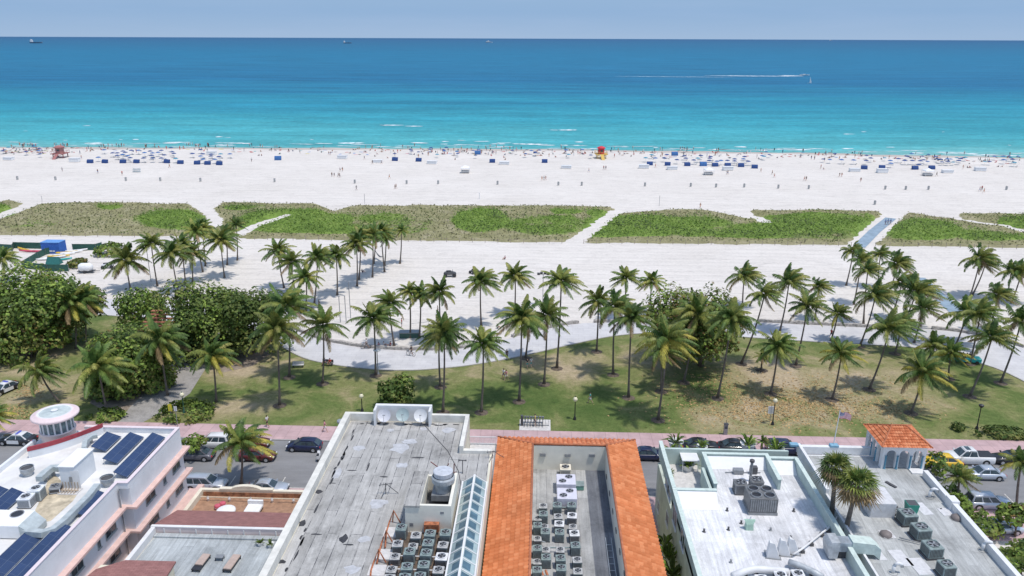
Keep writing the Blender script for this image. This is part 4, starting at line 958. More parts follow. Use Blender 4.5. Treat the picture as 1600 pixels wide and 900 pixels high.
for a,b in zl([(20,250),(35,250),(275,235),(385,220),(410,230),(590,235),(607,215),(715,217),(742,255),(755,240),(820,265),(868,250),(905,220),(950,210),(1015,262),(1080,245),(1135,240),(1165,220),(1245,275),(1238,252),(1305,220),(1370,240),(1435,240),(1475,240),(1500,240),(1548,262),(1560,275),(1455,243)],400,180)+zl([(75,232),(78,250),(150,225),(160,222),(180,250),(270,260),(370,238),(380,230),(410,225),(425,245),(440,240),(640,260),(665,230),(675,240),(745,255),(760,240),(825,235),(1175,245),(1415,245),(1530,265),(1540,270),(1295,255),(700,240),(330,235)],800,180)+zl([(60,265),(205,260),(270,272),(290,275),(380,265),(395,265),(352,285),(445,275),(720,265),(1380,290),(1465,320),(1440,320),(1245,325),(1260,325),(1380,290),(1320,330),(330,330),(345,335)],1200,180):
    bp(a,b+1,'sit' if random.random()<.7 else 'stand','people resting on the sand','tiny person resting on the sand near the water')
for i in range(46): x=random.choice([random.uniform(0,75),random.uniform(0,75),random.uniform(600,1600)]); bp(x,pl(WL,x)+random.uniform(3,10),random.choice(['lie','lie','sit']),'people resting on the sand','tiny person resting on the sand near the water')
for a,b in zl([(390,345),(612,358),(765,370),(1060,323),(1573,285),(510,268)],0,180)+zl([(475,378),(490,380),(515,380),(524,383),(526,345),(541,345),(678,272),(834,390),(869,456),(876,452),(628,462),(455,243),(465,243),(728,300),(785,300)],400,180)+zl([(187,402),(200,400),(211,400),(480,350),(573,335),(586,335),(896,322),(1343,362),(1349,365),(1176,575),(1555,350)],800,180)+zl([(26,365),(39,384),(227,403),(238,403),(446,380),(460,380),(579,411),(744,348),(1053,375),(1218,330),(1322,470),(1335,465),(1348,480)],1200,180):
    bp(a,b+1.6,'walk','people walking over the open sand','tiny person walking over the open white sand')
# the mass of far bathers nobody could count, in one mesh
_bm=[]
for kd in ('sit','lie','walk','stand'):
    me=pm(pbody,kd,SKIN[1]); _bm.append(([tuple(v.co) for v in me.vertices],[tuple(p.vertices) for p in me.polygons]))
for nm,mt_,cnt in (('a',[SKIN[1],CL['black'],CL['grey'],CL['navy'],CL['white'],CL['red']],430),):
    m=MB()
    for i in range(cnt):
        if i<270: x=random.uniform(0,1600); dy=random.uniform(0,9)**1.0
        else: x=random.choice([random.gauss(40,40),random.gauss(640,120),random.gauss(1080,60),random.gauss(1500,70),random.gauss(820,60)]); dy=random.uniform(1,13)
        if abs(x-939)<12: continue
        q=P(x,pl(WL,x)+dy); vs_,fs_=_bm[random.choice([0,0,1,1,2,3])]; a_=random.uniform(0,6.28); c_,s_=math.cos(a_)*1.05,math.sin(a_)*1.05
        m.add([(q.x+v[0]*c_-v[1]*s_,q.y+v[0]*s_+v[1]*c_,v[2]*1.05) for v in vs_],fs_,random.choice([0,0,1,1,2,3,4,5]))
    m.build('beach_crowd',mt_,kind='stuff',label='scattered crowd of far bathers along the waterline')
# towels
m_=[CL[k] for k in('teal','red','white','yellow','blue','pink')]
TW=[MB().box(-.45,.45,-.9,.9,.0,.03).add([(-.45,-.9,.034),(.45,-.9,.034),(.45,-.7,.034),(-.45,-.7,.034)],[(0,1,2,3)]).mesh('beach_towel',mm) for mm in m_]
for i in range(90):
    x=random.choice([random.uniform(0,75),random.uniform(0,1600),random.uniform(600,1600),random.uniform(300,600)]); q=P(x,pl(WL,x)+random.uniform(3,11)); o=bpy.data.objects.new('beach_towel',random.choice(TW)); COL.objects.link(o); o.location=(q.x,q.y,.01); o.rotation_euler=(0,0,random.random()*3); tag(o,'small coloured towel spread on the sand near the water','towel','towels on the sand')
# ================================================================ park furniture
def lamp(px,py,top,label,col=BLACK,head='globe'):
    q=P(px,py); tp=PY(px,top,q.y).z; o=thing('street_lamp',label,'street lamp',(q.x,q.y,.03))
    m=MB(); m.smooth=True; m.lathe([(.22,0),(.2,.3),(.09,.5),(.07,1.0),(.06,tp-.3),(.1,tp-.25)],(0,0,0),10).build('post',col,o,world=False)
    if head=='globe':
        m=MB(); m.smooth=True; m.lathe([(.1,tp-.28),(.3,tp-.05),(.33,tp+.12),(.2,tp+.34),(.05,tp+.42)],(0,0,0),12).build('globe',M('lamp_globe',(.75,.7,.5),.3,var=.03),o,world=False)
        MB().lathe([(.08,tp+.4),(.03,tp+.6)],(0,0,0),8).build('finial',col,o,world=False)
    elif head=='disc': MB().lathe([(.55,tp-.1),(.6,tp),(.4,tp+.08),(.001,tp+.12)],(0,0,0),16).build('shade',WHITE,o,world=False)
    elif head=='dark': MB().lathe([(.12,tp-.3),(.3,tp-.1),(.34,tp+.1),(.05,tp+.25)],(0,0,0),10).build('shade',BLACK,o,world=False)
    else:
        for x,y in((-.9,-.3),(-.35,.3),(.35,.3),(.9,-.3)):
            MB().bbox(x-.26,x+.26,y-.3,y+.3,tp-.1,tp+.25,.05).build('floodlight',BLACK,o,world=False)
        MB().box(-.95,.95,-.05,.05,tp-.15,tp-.05).box(-.05,.05,-.35,.35,tp-.15,tp-.05).build('crossarm',GREY,o,world=False)
    return o
lamp(898,656,625,'black lamp post with pale globe on the lawn behind the tiled courtyard')
lamp(1207,664,627,'black lamp post with pale globe beside a small white sign')
lamp(1526,671,634,'black lamp post with dark head near the far right hedge',head='dark')
lamp(566,643,620,'black and white lamp post left of the grey roof parapet')
lamp(288,645,618,'green lamp post with white globe beside the hedge',M('green_metal',(.05,.14,.1),.5))
lamp(591,586,547,'slim grey lamp with white disc shade on the promenade edge',GREY,'disc')
lamp(848,478,428,'tall mast with four dark floodlights on the sand',GREY,'flood')
for i,(a,b,h) in enumerate(((532,504,5),(541,503,5),(548,497,7),(236,440,9))):
    post(a,b,h,['left','middle','right'][i]+' of three thin leaning poles on the sand by the promenade' if i<3 else 'tall thin pole standing between the left beach palms',.07)
q=P(1203,660); o=thing('park_sign','small white park sign on a post left of a globe lamp','sign',(q.x,q.y,.03)); MB().tube([(0,0,0),(0,0,2.4)],.04,6).build('post',GREY,o,world=False); MB().box(-.42,.42,-.03,.03,1.3,2.4).build('panel',WHITE,o,world=False)
m=MB(); 
for k in range(5): m.box(-.3,.3-.1*(k%2),-.036,-.031,1.5+.17*k,1.55+.17*k)
m.build('lettering',GREY,o,world=False)
q=P(1133,680); o=thing('pay_station','grey pay station on the pavement behind the mint hotel','pay station',(q.x,q.y,.14)); MB().bbox(-.25,.25,-.2,.2,0,1.5,.04).build('body',GREY,o,world=False); MB().box(-.18,.18,-.21,-.2,.9,1.25).build('screen',GLASS,o,world=False); MB().box(-.3,.3,-.25,.25,1.5,1.58).box(-.02,.02,-.02,.02,1.58,2.1).build('cap',DARK,o,world=False)
q=P(278,668); o=thing('street_sign','thin sign post on the pavement left of the white SUV','sign',(q.x,q.y,.14)); MB().tube([(0,0,0),(0,0,3.0)],.04,6).build('post',GREY,o,world=False); MB().box(-.2,.2,-.02,.02,2.3,3.0).build('panel',WHITE,o,world=False)
q=P(268,655); o=thing('yellow_sign','bright yellow sign among the hedge leaves near the pink hotel','sign',(q.x,q.y,.03)); MB().tube([(0,0,0),(0,0,1.9)],.04,6).build('post',GREY,o,world=False); MB().box(-.25,.25,-.03,.03,1.2,2.2).build('panel',M('yellow_sign_paint',(.75,.65,.05),.5),o,world=False)
# slackline net
a=P(628,512);b=P(686,500)
# bicycle
def mk_bike(col=BLACK):
    o=thing('bicycle','x','bicycle')
    for y in(-.52,.52):
        m=MB(); n=14; r=.33
        vs=[];fs=[]
        for k in range(n):
            a=2*math.pi*k/n
            for j in range(4):
                b=math.pi/2*j; rr=r+.03*math.cos(b); vs.append((.025*math.sin(b),y+rr*math.cos(a),r+.03+rr*math.sin(a)))
        for k in range(n):
            for j in range(4): fs.append((k*4+j,k*4+(j+1)%4,((k+1)%n)*4+(j+1)%4,((k+1)%n)*4+j))
        m.add(vs,fs)
        for k in range(6): a=math.pi*k/6; m.add([(0,y+r*math.cos(a),.36+r*math.sin(a)),(0,y-r*math.cos(a),.36-r*math.sin(a)),(.012,y-r*math.cos(a),.36-r*math.sin(a)+.01)],[(0,1,2)])
        m.build('wheel',BLACK,o,world=False)
    m=MB().tube([(0,-.52,.36),(0,-.1,.38),(0,-.2,.85)],.022,5).tube([(0,-.1,.38),(0,.38,.82)],.022,5).tube([(0,-.18,.78),(0,.38,.82)],.022,5).tube([(0,.52,.36),(0,.36,1.0)],.022,5).tube([(0,-.52,.36),(0,-.18,.78)],.015,5); m.build('frame',col,o,world=False)
    MB().tube([(-.27,.28,1.02),(0,.37,1.02),(.27,.28,1.02)],.018,5).build('handlebar',BLACK,o,world=False)
    MB().box(-.07,.07,-.34,-.08,.88,.94).build('saddle',BLACK,o,world=False); MB().box(-.15,.15,.42,.7,.72,.95).build('basket',GREY,o,world=False); return o
BK=mk_bike(M('bike_frame',(.2,.25,.35),.4))
a=P(811,677); b=P(860,658); MB().box(a.x,b.x,94.7,97.9,-.05,.1).build('rack_slab',CONC,kind='structure',label='pale concrete slab under the rental bikes')
o=thing('bike_rack','grey rail rack holding the row of rental bicycles','bike rack',(a.x+.6,96.1,.1)); m=MB().box(0,3.4,-.05,.05,.0,.08)
for k in range(9): m.tube([(.1+k*.4,-.02,0),(.1+k*.4,-.02,.8),(.1+k*.4,.2,.8),(.1+k*.4,.2,0)],.02,5)
m.build('rail',GREY,o,world=False); MB().bbox(-.45,-.1,-.2,.2,0,1.5,.04).build('terminal',DARK,o,world=False)
for k in range(7): inst(BK,(a.x+.75+k*.4,96.35,.1),random.uniform(-.05,.05),1,ORD[k]+' rental bicycle from the left in the pavement rack','rental bicycles in the rack')
def cyclist(px,py,label,rz,shirt):
    q=P(px,py,.05); inst(BK,(q.x,q.y,.05),rz,1,'bicycle ridden by the '+label); person(q.x-math.sin(rz)*-.1,q.y,.2,'ride',label,shirt,'black',1,rz=rz)
cyclist(642,556,'person in black shirt riding on the promenade right of the lamp',1.2,'black')
cyclist(572,545,'person in white shirt riding beside the low wall',1.8,'white')
# benches with sitters
def bench(px,py,label,mat,rz=0,sc=1):
    q=P(px,py,.05); o=thing('bench',label,'bench',q,rz); 
    MB().box(-.9,.9,-.25,.25,.42,.47).build('seat',mat,o,world=False); MB().box(-.9,.9,.24,.29,.5,.95).build('backrest',mat,o,world=False)
    for x in(-.75,.75): MB().box(x-.04,x+.04,-.22,.26,0,.42).build('leg',BLACK,o,world=False)
    o.scale=(sc,)*3; return q
q=bench(512,571,'dark bench with two sitters at the promenade edge',DARK,-.1)
person(q.x-.45,q.y,.42,'sit','left sitter in dark clothes on the promenade bench','navy','black',1,rz=2.9); person(q.x+.4,q.y,.42,'sit','right sitter in red on the promenade bench','red','black',1,rz=2.9)
bench(466,574,'empty grey bench on the lawn left of the two sitters',CONC,.1)
# turquoise pedal cart
q=P(1506,566,.05); o=thing('pedal_cart','long turquoise passenger cart on the right promenade','cart',q,-.15); TQ=M('turquoise_paint',(.02,.38,.36),.5)
MB().bbox(-2.4,2.4,-.7,.7,.35,1.0,.12).build('body',TQ,o,world=False)
for x in(-1.6,-.5,.6): MB().box(x-.15,x+.55,-.6,.6,1.0,1.12).box(x-.2,x-.1,-.6,.6,1.0,1.5).build('seat',BLACK,o,world=False)
for x in(-1.7,1.7):
    for y in(-.72,.72): MB().tube([(x,y-.06,.3),(x,y+.06,.3)],.3,12).build('wheel',BLACK,o,world=False)
for k,x in enumerate((-1.4,-.3,.8)): person(q.x+x,q.y,.95,'sit',ORD[k]+' passenger from the left in the turquoise cart','black','black',2,rz=-1.6)
# small dark vehicles on the sand
def atv(px,py,label,col,rz=0,s=1):
    q=P(px,py); o=thing('beach_buggy',label,'buggy',q,rz)
    MB().loft([[(-.9,-.45,.45),(-.9,.45,.45),(-.9,.35,.75),(-.9,-.35,.75)],[(-.2,-.5,.4),(-.2,.5,.4),(-.2,.35,.95),(-.2,-.35,.95)],[(.5,-.5,.4),(.5,.5,.4),(.5,.35,.85),(.5,-.35,.85)],[(1.0,-.4,.45),(1.0,.4,.45),(1.0,.3,.65),(1.0,-.3,.65)]]).build('body',col,o,world=False)
    MB().tube([(.5,-.45,1.1),(.4,0,1.0),(.5,.45,1.1)],.03,5).build('handlebar',BLACK,o,world=False); MB().box(-.6,.2,-.2,.2,.93,1.05).build('seat',BLACK,o,world=False)
    for x in(-.75,.75):
        for y in(-.55,.55): MB().tube([(x,y-.12,.33),(x,y+.12,.33)],.33,12).build('wheel',BLACK,o,world=False)
    o.scale=(s,)*3
atv(703,432,'small dark grey buggy parked on the open centre sand',DARK,.1,1.3); atv(741,427,'dark buggy half hidden behind a centre palm',DARK,.8); atv(168,419,'small white and black buggy on the sand left of a broad palm',WHITE,.4,1.2)
# green box table & low dark huts on sand
q=P(640,526); o=thing('storage_chest','low dark green chest with pale lid at the slackline palms','chest',q,.1); MB().bbox(-1.7,1.7,-.8,.8,0,.9,.06).build('body',M('dark_green_plastic',(.05,.12,.1),.6),o,world=False); MB().box(-1.75,1.75,-.85,.85,.9,1.0).build('lid',GREY,o,world=False)
# slackline
a=P(641,516);b=P(686,510); o=thing('slackline','thin slackline strung between two palms on the sand','slackline',a); d=b-a
MB().tube([(0,0,1.3),(d.x/2,d.y/2,1.15),(d.x,d.y,1.3)],.04,5).build('webbing',GREY,o,world=False)
# hammock between palms
a=P(586,402);b=P(601,412); o=thing('hammock','dark hammock hanging between palms of the beach group','hammock',a); d=b-a; m=MB(); n=8; vs=[]
for i in range(n+1):
    u=i/n; z=1.9-.9*math.sin(math.pi*u); w_=.5*math.sin(math.pi*u)+.03; vs+=[(d.x*u,d.y*u-w_,z),(d.x*u,d.y*u+w_,z)]
m.add(vs,[(2*i,2*i+2,2*i+3,2*i+1) for i in range(n)]).build('cloth',DARK,o,world=False)
# wooden slatted roof in the trees
q=P(262,560); tz=PY(262,498,q.y).z; o=thing('wooden_pergola','slatted brown wooden roof showing between sea grape trees','pergola',q); WR=M('red_brown_wood',(.35,.13,.07),.8,var=.3)
for k in range(6): MB().box(-3.0,2.6,-2.6+k*1.0,-1.95+k*1.0,tz-1.1+k*.28,tz-1.0+k*.28).build('slat',WR,o,world=False)
for x in(-2.2,2.0):
    for y in(-2.2,2.4): MB().box(x-.1,x+.1,y-.1,y+.1,0,tz-.8+ (0 if y<0 else 1.0)).build('post',WR,o,world=False)
# left compound: green mesh fence, blue container, kayaks, boats
MESHG=M('green_mesh',(.035,.11,.085),.9,var=.25); 
def mfence(pts,label,h=1.6):
    q=[P(*a) for a in pts]; o=thing('mesh_fence',label,'fence',q[0],group='green mesh fences of the boat compound'); m=MB(); b=q[0]
    for a,c in zip(q,q[1:]): m.add([(a.x-b.x,a.y-b.y,0),(c.x-b.x,c.y-b.y,0),(c.x-b.x,c.y-b.y,h),(a.x-b.x,a.y-b.y,h)],[(0,1,2,3)])
    m.build('mesh_screen',MESHG,o,world=False)
    for a,c in zip(q,q[1:]):
        n_=max(1,int((c-a).length/4))
        for k in range(n_+1): p=a.lerp(c,k/n_); MB().tube([(p.x-b.x,p.y-b.y-.03,0),(p.x-b.x,p.y-b.y-.03,h+.1)],.05,5).build('post',GREY,o,world=False)
mfence([(0,391),(20,392),(22,388),(70,389)],'green mesh fence left of the blue container')
mfence([(114,391),(150,391),(160,388)],'green mesh fence right of the blue container')
mfence([(35,419),(60,404),(72,398),(90,394)],'diagonal green mesh fence in front of the sand yard')
mfence([(35,419),(75,424),(108,424)],'front green mesh fence next to the big sea grape')
a=P(73,398);b=P(108,392); o=thing('shipping_container','blue container with a lighter blue top in the boat compound','container',((a.x+b.x)/2-1,a.y+2.2,0),0); CBL=M('container_blue',(.03,.13,.48),.6,var=.15,dirt=.2); CBT=M('container_top_blue',(.13,.30,.62),.7)
m=MB(); Lh=(b.x-a.x)/2+.6
n=24
pts_=[(-Lh+2*Lh*k/n, -1.4-(.06 if k%2 else 0)) for k in range(n+1)]; m.prism(pts_+[(Lh,1.4),(-Lh,1.4)],0,2.75); m.build('body',CBL,o,world=False)
MB().box(-Lh-.05,Lh+.05,-1.5,1.45,2.75,2.85).build('top',CBT,o,world=False)
m=MB(); m.box(-.3,.5,-1.5,-1.47,.5,.9).box(.65,1.0,-1.5,-1.47,.5,.9); m.build('sign_patch',WHITE,o,world=False)
def kayak(px,py,col,label,rz,L_=4.5,name='kayak'):
    q=P(px,py); o=thing(name,label,name,(q.x,q.y,.1),rz); m=MB(); rings=[]
    for u in (0,.12,.35,.65,.88,1): 
        w_=.42*math.sin(math.pi*min(.97,max(.03,u)))**.6; x=(u-.5)*L_; z=.14*abs(u-.5)*2; rings.append([(x,-w_*.6,z),(x,w_*.6,z),(x,w_,.2+z),(x,w_*.3,.34+z),(x,-w_*.3,.34+z),(x,-w_,.2+z)])
    m.smooth=True; m.loft(rings).build('hull',col,o,world=False); MB().lathe([(.34,.33),(.3,.36),(.24,.33)],(0,0,0),10).build('cockpit',BLACK,o,world=False)
kayak(54,394,M('kayak_red',(.6,.08,.14),.4),'long pinkish red kayak on the sand yard',0,7.5); kayak(37,391,M('kayak_yellow',(.75,.5,.06),.4),'yellow kayak left behind the red one',-.5,5)
for i,(a,b,c,l_,rz) in enumerate(((75,406,'w','white long one at the left end',.5),(85,404,'w','white one second from the left end',.55),(92,402,'y','yellow tipped one in the middle',.3),(100,399,'w','white one behind the yellow middle one',.5),(105,396,'y','yellow one at the upper right',.4),(112,396,'w','white one at the upper right',.6),(120,393,'w','white one farthest right',.5),(95,407,'t','turquoise covered one nearest the scrub',.4))):
    kayak(a,b,{'w':WHITEC,'y':M('kayak_yellow',(1,1,1)),'t':TQ}[c],'boat in the heap beside the container, '+l_,rz,4.8,'small_boat')
q=P(135,426); o=thing('tank_trailer','white rounded tank on a small trailer standing on the sand','trailer',q,.1); m=MB(); m.smooth=True
m.tube([(-1.5,0,1.25),(-1.35,0,1.25),(-.9,0,1.25),(.9,0,1.25),(1.35,0,1.25),(1.5,0,1.25)],[.3,.7,.95,.95,.7,.3],14).build('tank',WHITEC,o,world=False); MB().box(-1.7,1.8,-.7,.7,.4,.5).tube([(1.8,0,.45),(3,0,.4)],.06,5).build('chassis',BLACK,o,world=False)
for y in(-.8,.8): MB().tube([(0,y-.1,.33),(0,y+.1,.33)],.33,12).build('wheel',BLACK,o,world=False)
q=P(85,412); o=thing('storage_tent','small dark teal tent among the boats in the compound','tent',q); MB().add([(-1.6,-1,0),(1.6,-1,0),(1.6,1,0),(-1.6,1,0),(-1.4,0,1.6),(1.4,0,1.6)],[(0,1,5,4),(2,3,4,5),(1,2,5),(3,0,4)]).build('cover',M('dark_teal',(.02,.14,.13),.7),o,world=False); MB().tube([(-1.5,0,1.63),(1.5,0,1.63)],.04,5).build('ridge_pole',GREY,o,world=False)
# ================================================================ cars
def paint(n,c,met=0): 
    if n in _mc: return _mc[n]
    t=NT(n); t.col(t.ramp(t.noise(.8,4),[(.3,tuple(v*.9 for v in c)),(.7,tuple(min(1,v*1.05) for v in c))])); t.b.inputs['Coat Weight'].default_value=.5; t.b.inputs['Coat Roughness'].default_value=.08; _mc[n]=t.set(.35,met); return _mc[n]
CHROME=M('alloy',(.6,.6,.62),.3,.6); TYRE=M('tyre',(.025,.025,.025),.85); LIGHTW=M('headlight_glass',(.7,.72,.75),.15); LIGHTR=M('tail_light',(.45,.02,.02),.25)
def car(name,label,px,py,pa,kind='sedan',rz=0,pa2=None,z=.02):
    """front points to +x; px,py is the ground centre"""
    q=P(px,py,z); o=thing(name,label,'car' if name!='pickup_truck' else 'pickup truck',q,rz)
    D={'sedan':dict(L=4.7,W=1.82,H=1.43,zb=.92,cab=(-1.75,1.05,-1.05,.3)),'suv':dict(L=4.75,W=1.9,H=1.72,zb=1.05,cab=(-2.3,1.15,-2.05,.35)),'hatch':dict(L=4.4,W=1.76,H=1.5,zb=.95,cab=(-2.1,1.3,-1.45,.35)),'pickup':dict(L=5.7,W=2.0,H=1.9,zb=1.18,cab=(-.85,1.55,-.6,.75))}[kind]
    L_,W_,H_,zb=D['L'],D['W'],D['H'],D['zb']; w2=W_/2; x0,x1,r0,r1=D['cab']
    rings=[]
    hood=zb-.02; pr={'sedan':[(-.5,.62,.80),(-.485,.82,.95),(-.40,1.0,1.0),(-.2,1.0,1.0),(.15,1.0,1.0),(.3,.97,.98),(.44,.86,.93),(.485,.74,.8),(.5,.55,.66)],
      'suv':[(-.5,.9,.9),(-.49,1.0,.97),(-.40,1.0,1.0),(-.2,1.0,1.0),(.15,1.0,1.0),(.3,.97,.99),(.45,.88,.95),(.49,.78,.85),(.5,.6,.72)],
      'hatch':[(-.5,.75,.82),(-.485,.95,.95),(-.40,1.0,1.0),(-.2,1.0,1.0),(.2,1.0,1.0),(.32,.93,.98),(.45,.78,.9),(.49,.66,.8),(.5,.5,.66)],
      'pickup':[(-.5,.96,.95),(-.495,.98,1.0),(-.40,.98,1.0),(-.2,.98,1.0),(.15,1.0,1.0),(.25,1.0,1.0),(.44,.95,.97),(.49,.88,.88),(.5,.7,.8)]}[kind]
    for u,zt,ww in pr:
        x=u*L_; zt=zb*zt; y=w2*ww; lo=.22 if abs(u)<.47 else .32
        rings.append([(x,-y*.92,lo),(x,y*.92,lo),(x,y*.985,lo+.16),(x,y,zt*.62),(x,y*.96,zt-.09),(x,y*.84,zt),(x,-y*.84,zt),(x,-y*.96,zt-.09),(x,-y,zt*.62),(x,-y*.985,lo+.16)])
    m=MB(); m.smooth=True; m.loft(rings); m.smooth=False
    body=m.build('body',[pa],o,world=False)
    # cabin frustum (pillars) + roof
    yb=w2*.86; yt=w2*.68; zt=H_
    c=[(x0,-yb,zb-.03),(x1,-yb,zb-.03),(x1,yb,zb-.03),(x0,yb,zb-.03),(r0,-yt,zt-.06),(r1,-yt,zt-.06),(r1,yt,zt-.06),(r0,yt,zt-.06)]
    MB().add(c,[(0,1,5,4),(1,2,6,5),(2,3,7,6),(3,0,4,7),(4,5,6,7)]).build('cabin',pa2 or pa,o,world=False)
    m=MB(); m.smooth=True; xm=(r0+r1)/2; rr=[]
    for u,dz,ww in((0,-.06,.96),(.08,-.015,1),(.5,.02,1.02),(.92,-.015,1),(1,-.06,.96)):
        x=lerp(r0,r1,u); y=yt*ww; rr.append([(x,-y,zt+dz-.03),(x,y,zt+dz-.03),(x,y*.86,zt+dz+.025),(x,-y*.86,zt+dz+.025)])
    m.loft(rr).build('roof',pa2 or pa,o,world=False)
    C=[Vector(v) for v in c]
    def pane(a,b,c_,d,ins,nm,split=1):
        n_=(b-a).cross(d-a).normalized(); 
        for k in range(split):
            s0=k/split+(.02 if k else 0); s1=(k+1)/split-(.02 if k<split-1 else 0)
            u0=lerp(ins,1-ins,s0); u1=lerp(ins,1-ins,s1)
            f=lambda u,v:(a.lerp(b,u)).lerp(d.lerp(c_,u),v)
            q_=[f(u0,.06),f(u1,.06),f(u1,.92),f(u0,.92)]; q_=[p+n_*.012 for p in q_]
            MB().add(q_,[(0,1,2,3)]).build(nm,GLASS,o,world=False)
    pane(C[1],C[2],C[6],C[5],.06,'windshield'); pane(C[3],C[0],C[4],C[7],.07,'rear_window')
    pane(C[0],C[1],C[5],C[4],.06,'side_window',2 if kind!='suv' else 3); pane(C[2],C[3],C[7],C[6],.06,'side_window',2 if kind!='suv' else 3)
    R0=.34 if kind in('sedan','hatch') else .39
    for sx in(-.31,.30):
        for sy in(-1,1):
            x=sx*L_; y=sy*w2
            MB().tube([(x,y-sy*.22,R0),(x,y-sy*.02,R0)],R0*1.14,16).build('wheel_arch',BLACK,o,world=False) if False else None
            MB().add([(x+R0*1.2*math.cos(a_),y+sy*.004,R0+R0*1.2*math.sin(a_)) for a_ in [math.pi*k/10 for k in range(11)]],[tuple(range(11))]).build('wheel_arch',BLACK,o,world=False)
            wv_=MB().tube([(x,y-sy*.2,R0),(x,y+sy*.015,R0)],R0,18).build('wheel',TYRE,o,world=False)
            MB().tube([(x,y+sy*.014,R0),(x,y+sy*.022,R0)],R0*.62,12).build('rim',CHROME,wv_,world=False)
    for sy in(-1,1):
        MB().bbox(L_*.462,L_*.496,sy*w2*.62-.17,sy*w2*.62+.17,zb*.6,zb*.76,.02).build('headlight',LIGHTW,o,world=False)
        MB().bbox(-L_*.505,-L_*.48,sy*w2*.68-.14,sy*w2*.68+.14,zb*.62,zb*.82,.02).build('tail_light',LIGHTR,o,world=False)
        MB().bbox(x1-.35,x1-.15,sy*(w2+.1)-.09,sy*(w2+.1)+.09,zb-.02,zb+.13,.02).build('mirror',pa2 or pa,o,world=False)
    MB().box(L_*.497,L_*.506,-.45,.45,.38,.55).build('grille',BLACK,o,world=False)
    if kind=='pickup': 
        MB().box(-L_*.49,-.95,-w2*.8,w2*.8,zb-.01,zb+.03).build('bed_cover',BLACK,o,world=False); MB().box(.0,.55,-.45,.45,zt+.045,zt+.05).build('sunroof',GLASS,o,world=False)
    return o,D
PW=paint('white_car_paint',(.72,.72,.72)); PS=paint('silver_car_paint',(.42,.45,.48),.5); PN=paint('navy_car_paint',(.012,.018,.06)); PR=paint('dark_red_car_paint',(.10,.015,.015)); PG=paint('grey_car_paint',(.14,.14,.16),.3); PB=paint('black_car_paint',(.012,.012,.014)); PY_=paint('yellow_car_paint',(.75,.48,.02)); PSB=paint('pale_silver_paint',(.5,.54,.6),.4)
car('parked_car','navy blue hatchback parked at the far kerb behind the grey roof',476,702,PN,'hatch',math.pi-.02)
car('parked_car','white SUV with a sunroof parked at the far kerb left of the street palm',333,697,PW,'suv',math.pi)
car('moving_car','dark grey car with pale reflection driving beside the pink hotel',306,716,PG,'sedan',math.pi)
car('moving_car','dark red car half hidden behind the street palm',402,717,PR,'sedan',0)
car('parked_car','silver SUV parked at the near kerb beside the pink ledges',323,763,PSB,'suv',0)
car('parked_car','pale silver sedan parked at the near kerb right of the street palm',419,768,PSB,'sedan',0)
car('parked_car','dark brown car at the far kerb hidden by the street palm',394,697,PR,'sedan',0)
PD=paint('police_black_paint',(.02,.02,.025))
def police(px,py,label,rz):
    o,D=car('police_car',label,px,py,PD,'sedan',rz,PW); L_,W_=D['L'],D['W']
    for sy in(-1,1): MB().box(-.75,.8,sy*(W_/2+.008)-.004,sy*(W_/2+.008)+.004,.32,.82).build('door',PW,o,world=False)
    MB().bbox(-.5,-.2,-.5,.5,1.46,1.56,.03).build('light_bar',M('police_light',(.1,.12,.5),.3),o,world=False)
    return o
police(28,692,'black and white police car parked on the street left of the turret',math.pi)
police(8,612,'black police car with white roof standing on the lawn at the left edge',-1.9)
o,_=car('pickup_truck','white pickup truck with black bed cover parked on the street at right',1511,722,PW,'pickup',math.pi)
car('moving_car','silver sedan with sunroof driving next to the white pickup',1535,746,PSB,'sedan',math.pi)
car('parked_car','black car parked behind the silver sedan at the right edge',1578,722,PB,'sedan',math.pi)
car('taxi','yellow car partly hidden by the tiled cupola',1470,727,PY_,'sedan',math.pi)
car('parked_car','white hatchback parked under the trees at the near kerb on the right',1543,792,PSB,'suv',.0)
car('parked_car','pale car almost hidden under the leafy tree at the right edge',1560,830,PSB,'sedan',0.05)
car('parked_car','dark car whose roof shows above the mint parapet, left one',1094,702,PB,'sedan',0)
car('parked_car','dark car whose roof shows above the mint parapet, middle one',1150,703.5,PB,'sedan',0)
car('parked_car','dark blue SUV beside the mint and white hotel corner',1226,707,PN,'suv',0)
car('parked_car','dark car glimpsed between the orange roof and the mint wall',1013,716,PN,'sedan',0)
# scooter with rider
q=P(357,724,.02)
q=P(498,717,.02); o=thing('scooter','white scooter beside the long cream parapet','scooter',q,1.7)
for x in(-.6,.6): MB().tube([(x,-.06,.25),(x,.06,.25)],.25,12).build('wheel',TYRE,o,world=False)
MB().loft([[(-.8,-.15,.35),(-.8,.15,.35),(-.8,.12,.75),(-.8,-.12,.75)],[(-.1,-.18,.3),(-.1,.18,.3),(-.1,.15,.72),(-.1,-.15,.72)],[(.1,-.15,.25),(.1,.15,.25),(.1,.15,.35),(.1,-.15,.35)],[(.4,-.2,.3),(.4,.2,.3),(.45,.18,.9),(.45,-.18,.9)],[(.62,-.1,.4),(.62,.1,.4),(.5,.1,1.0),(.5,-.1,1.0)]]).build('body',PW,o,world=False)
MB().box(-.7,-.05,-.14,.14,.74,.82).build('seat',BLACK,o,world=False); MB().tube([(.4,-.32,1.05),(.46,0,1.02),(.4,.32,1.05)],.02,5).build('handlebar',BLACK,o,world=False)
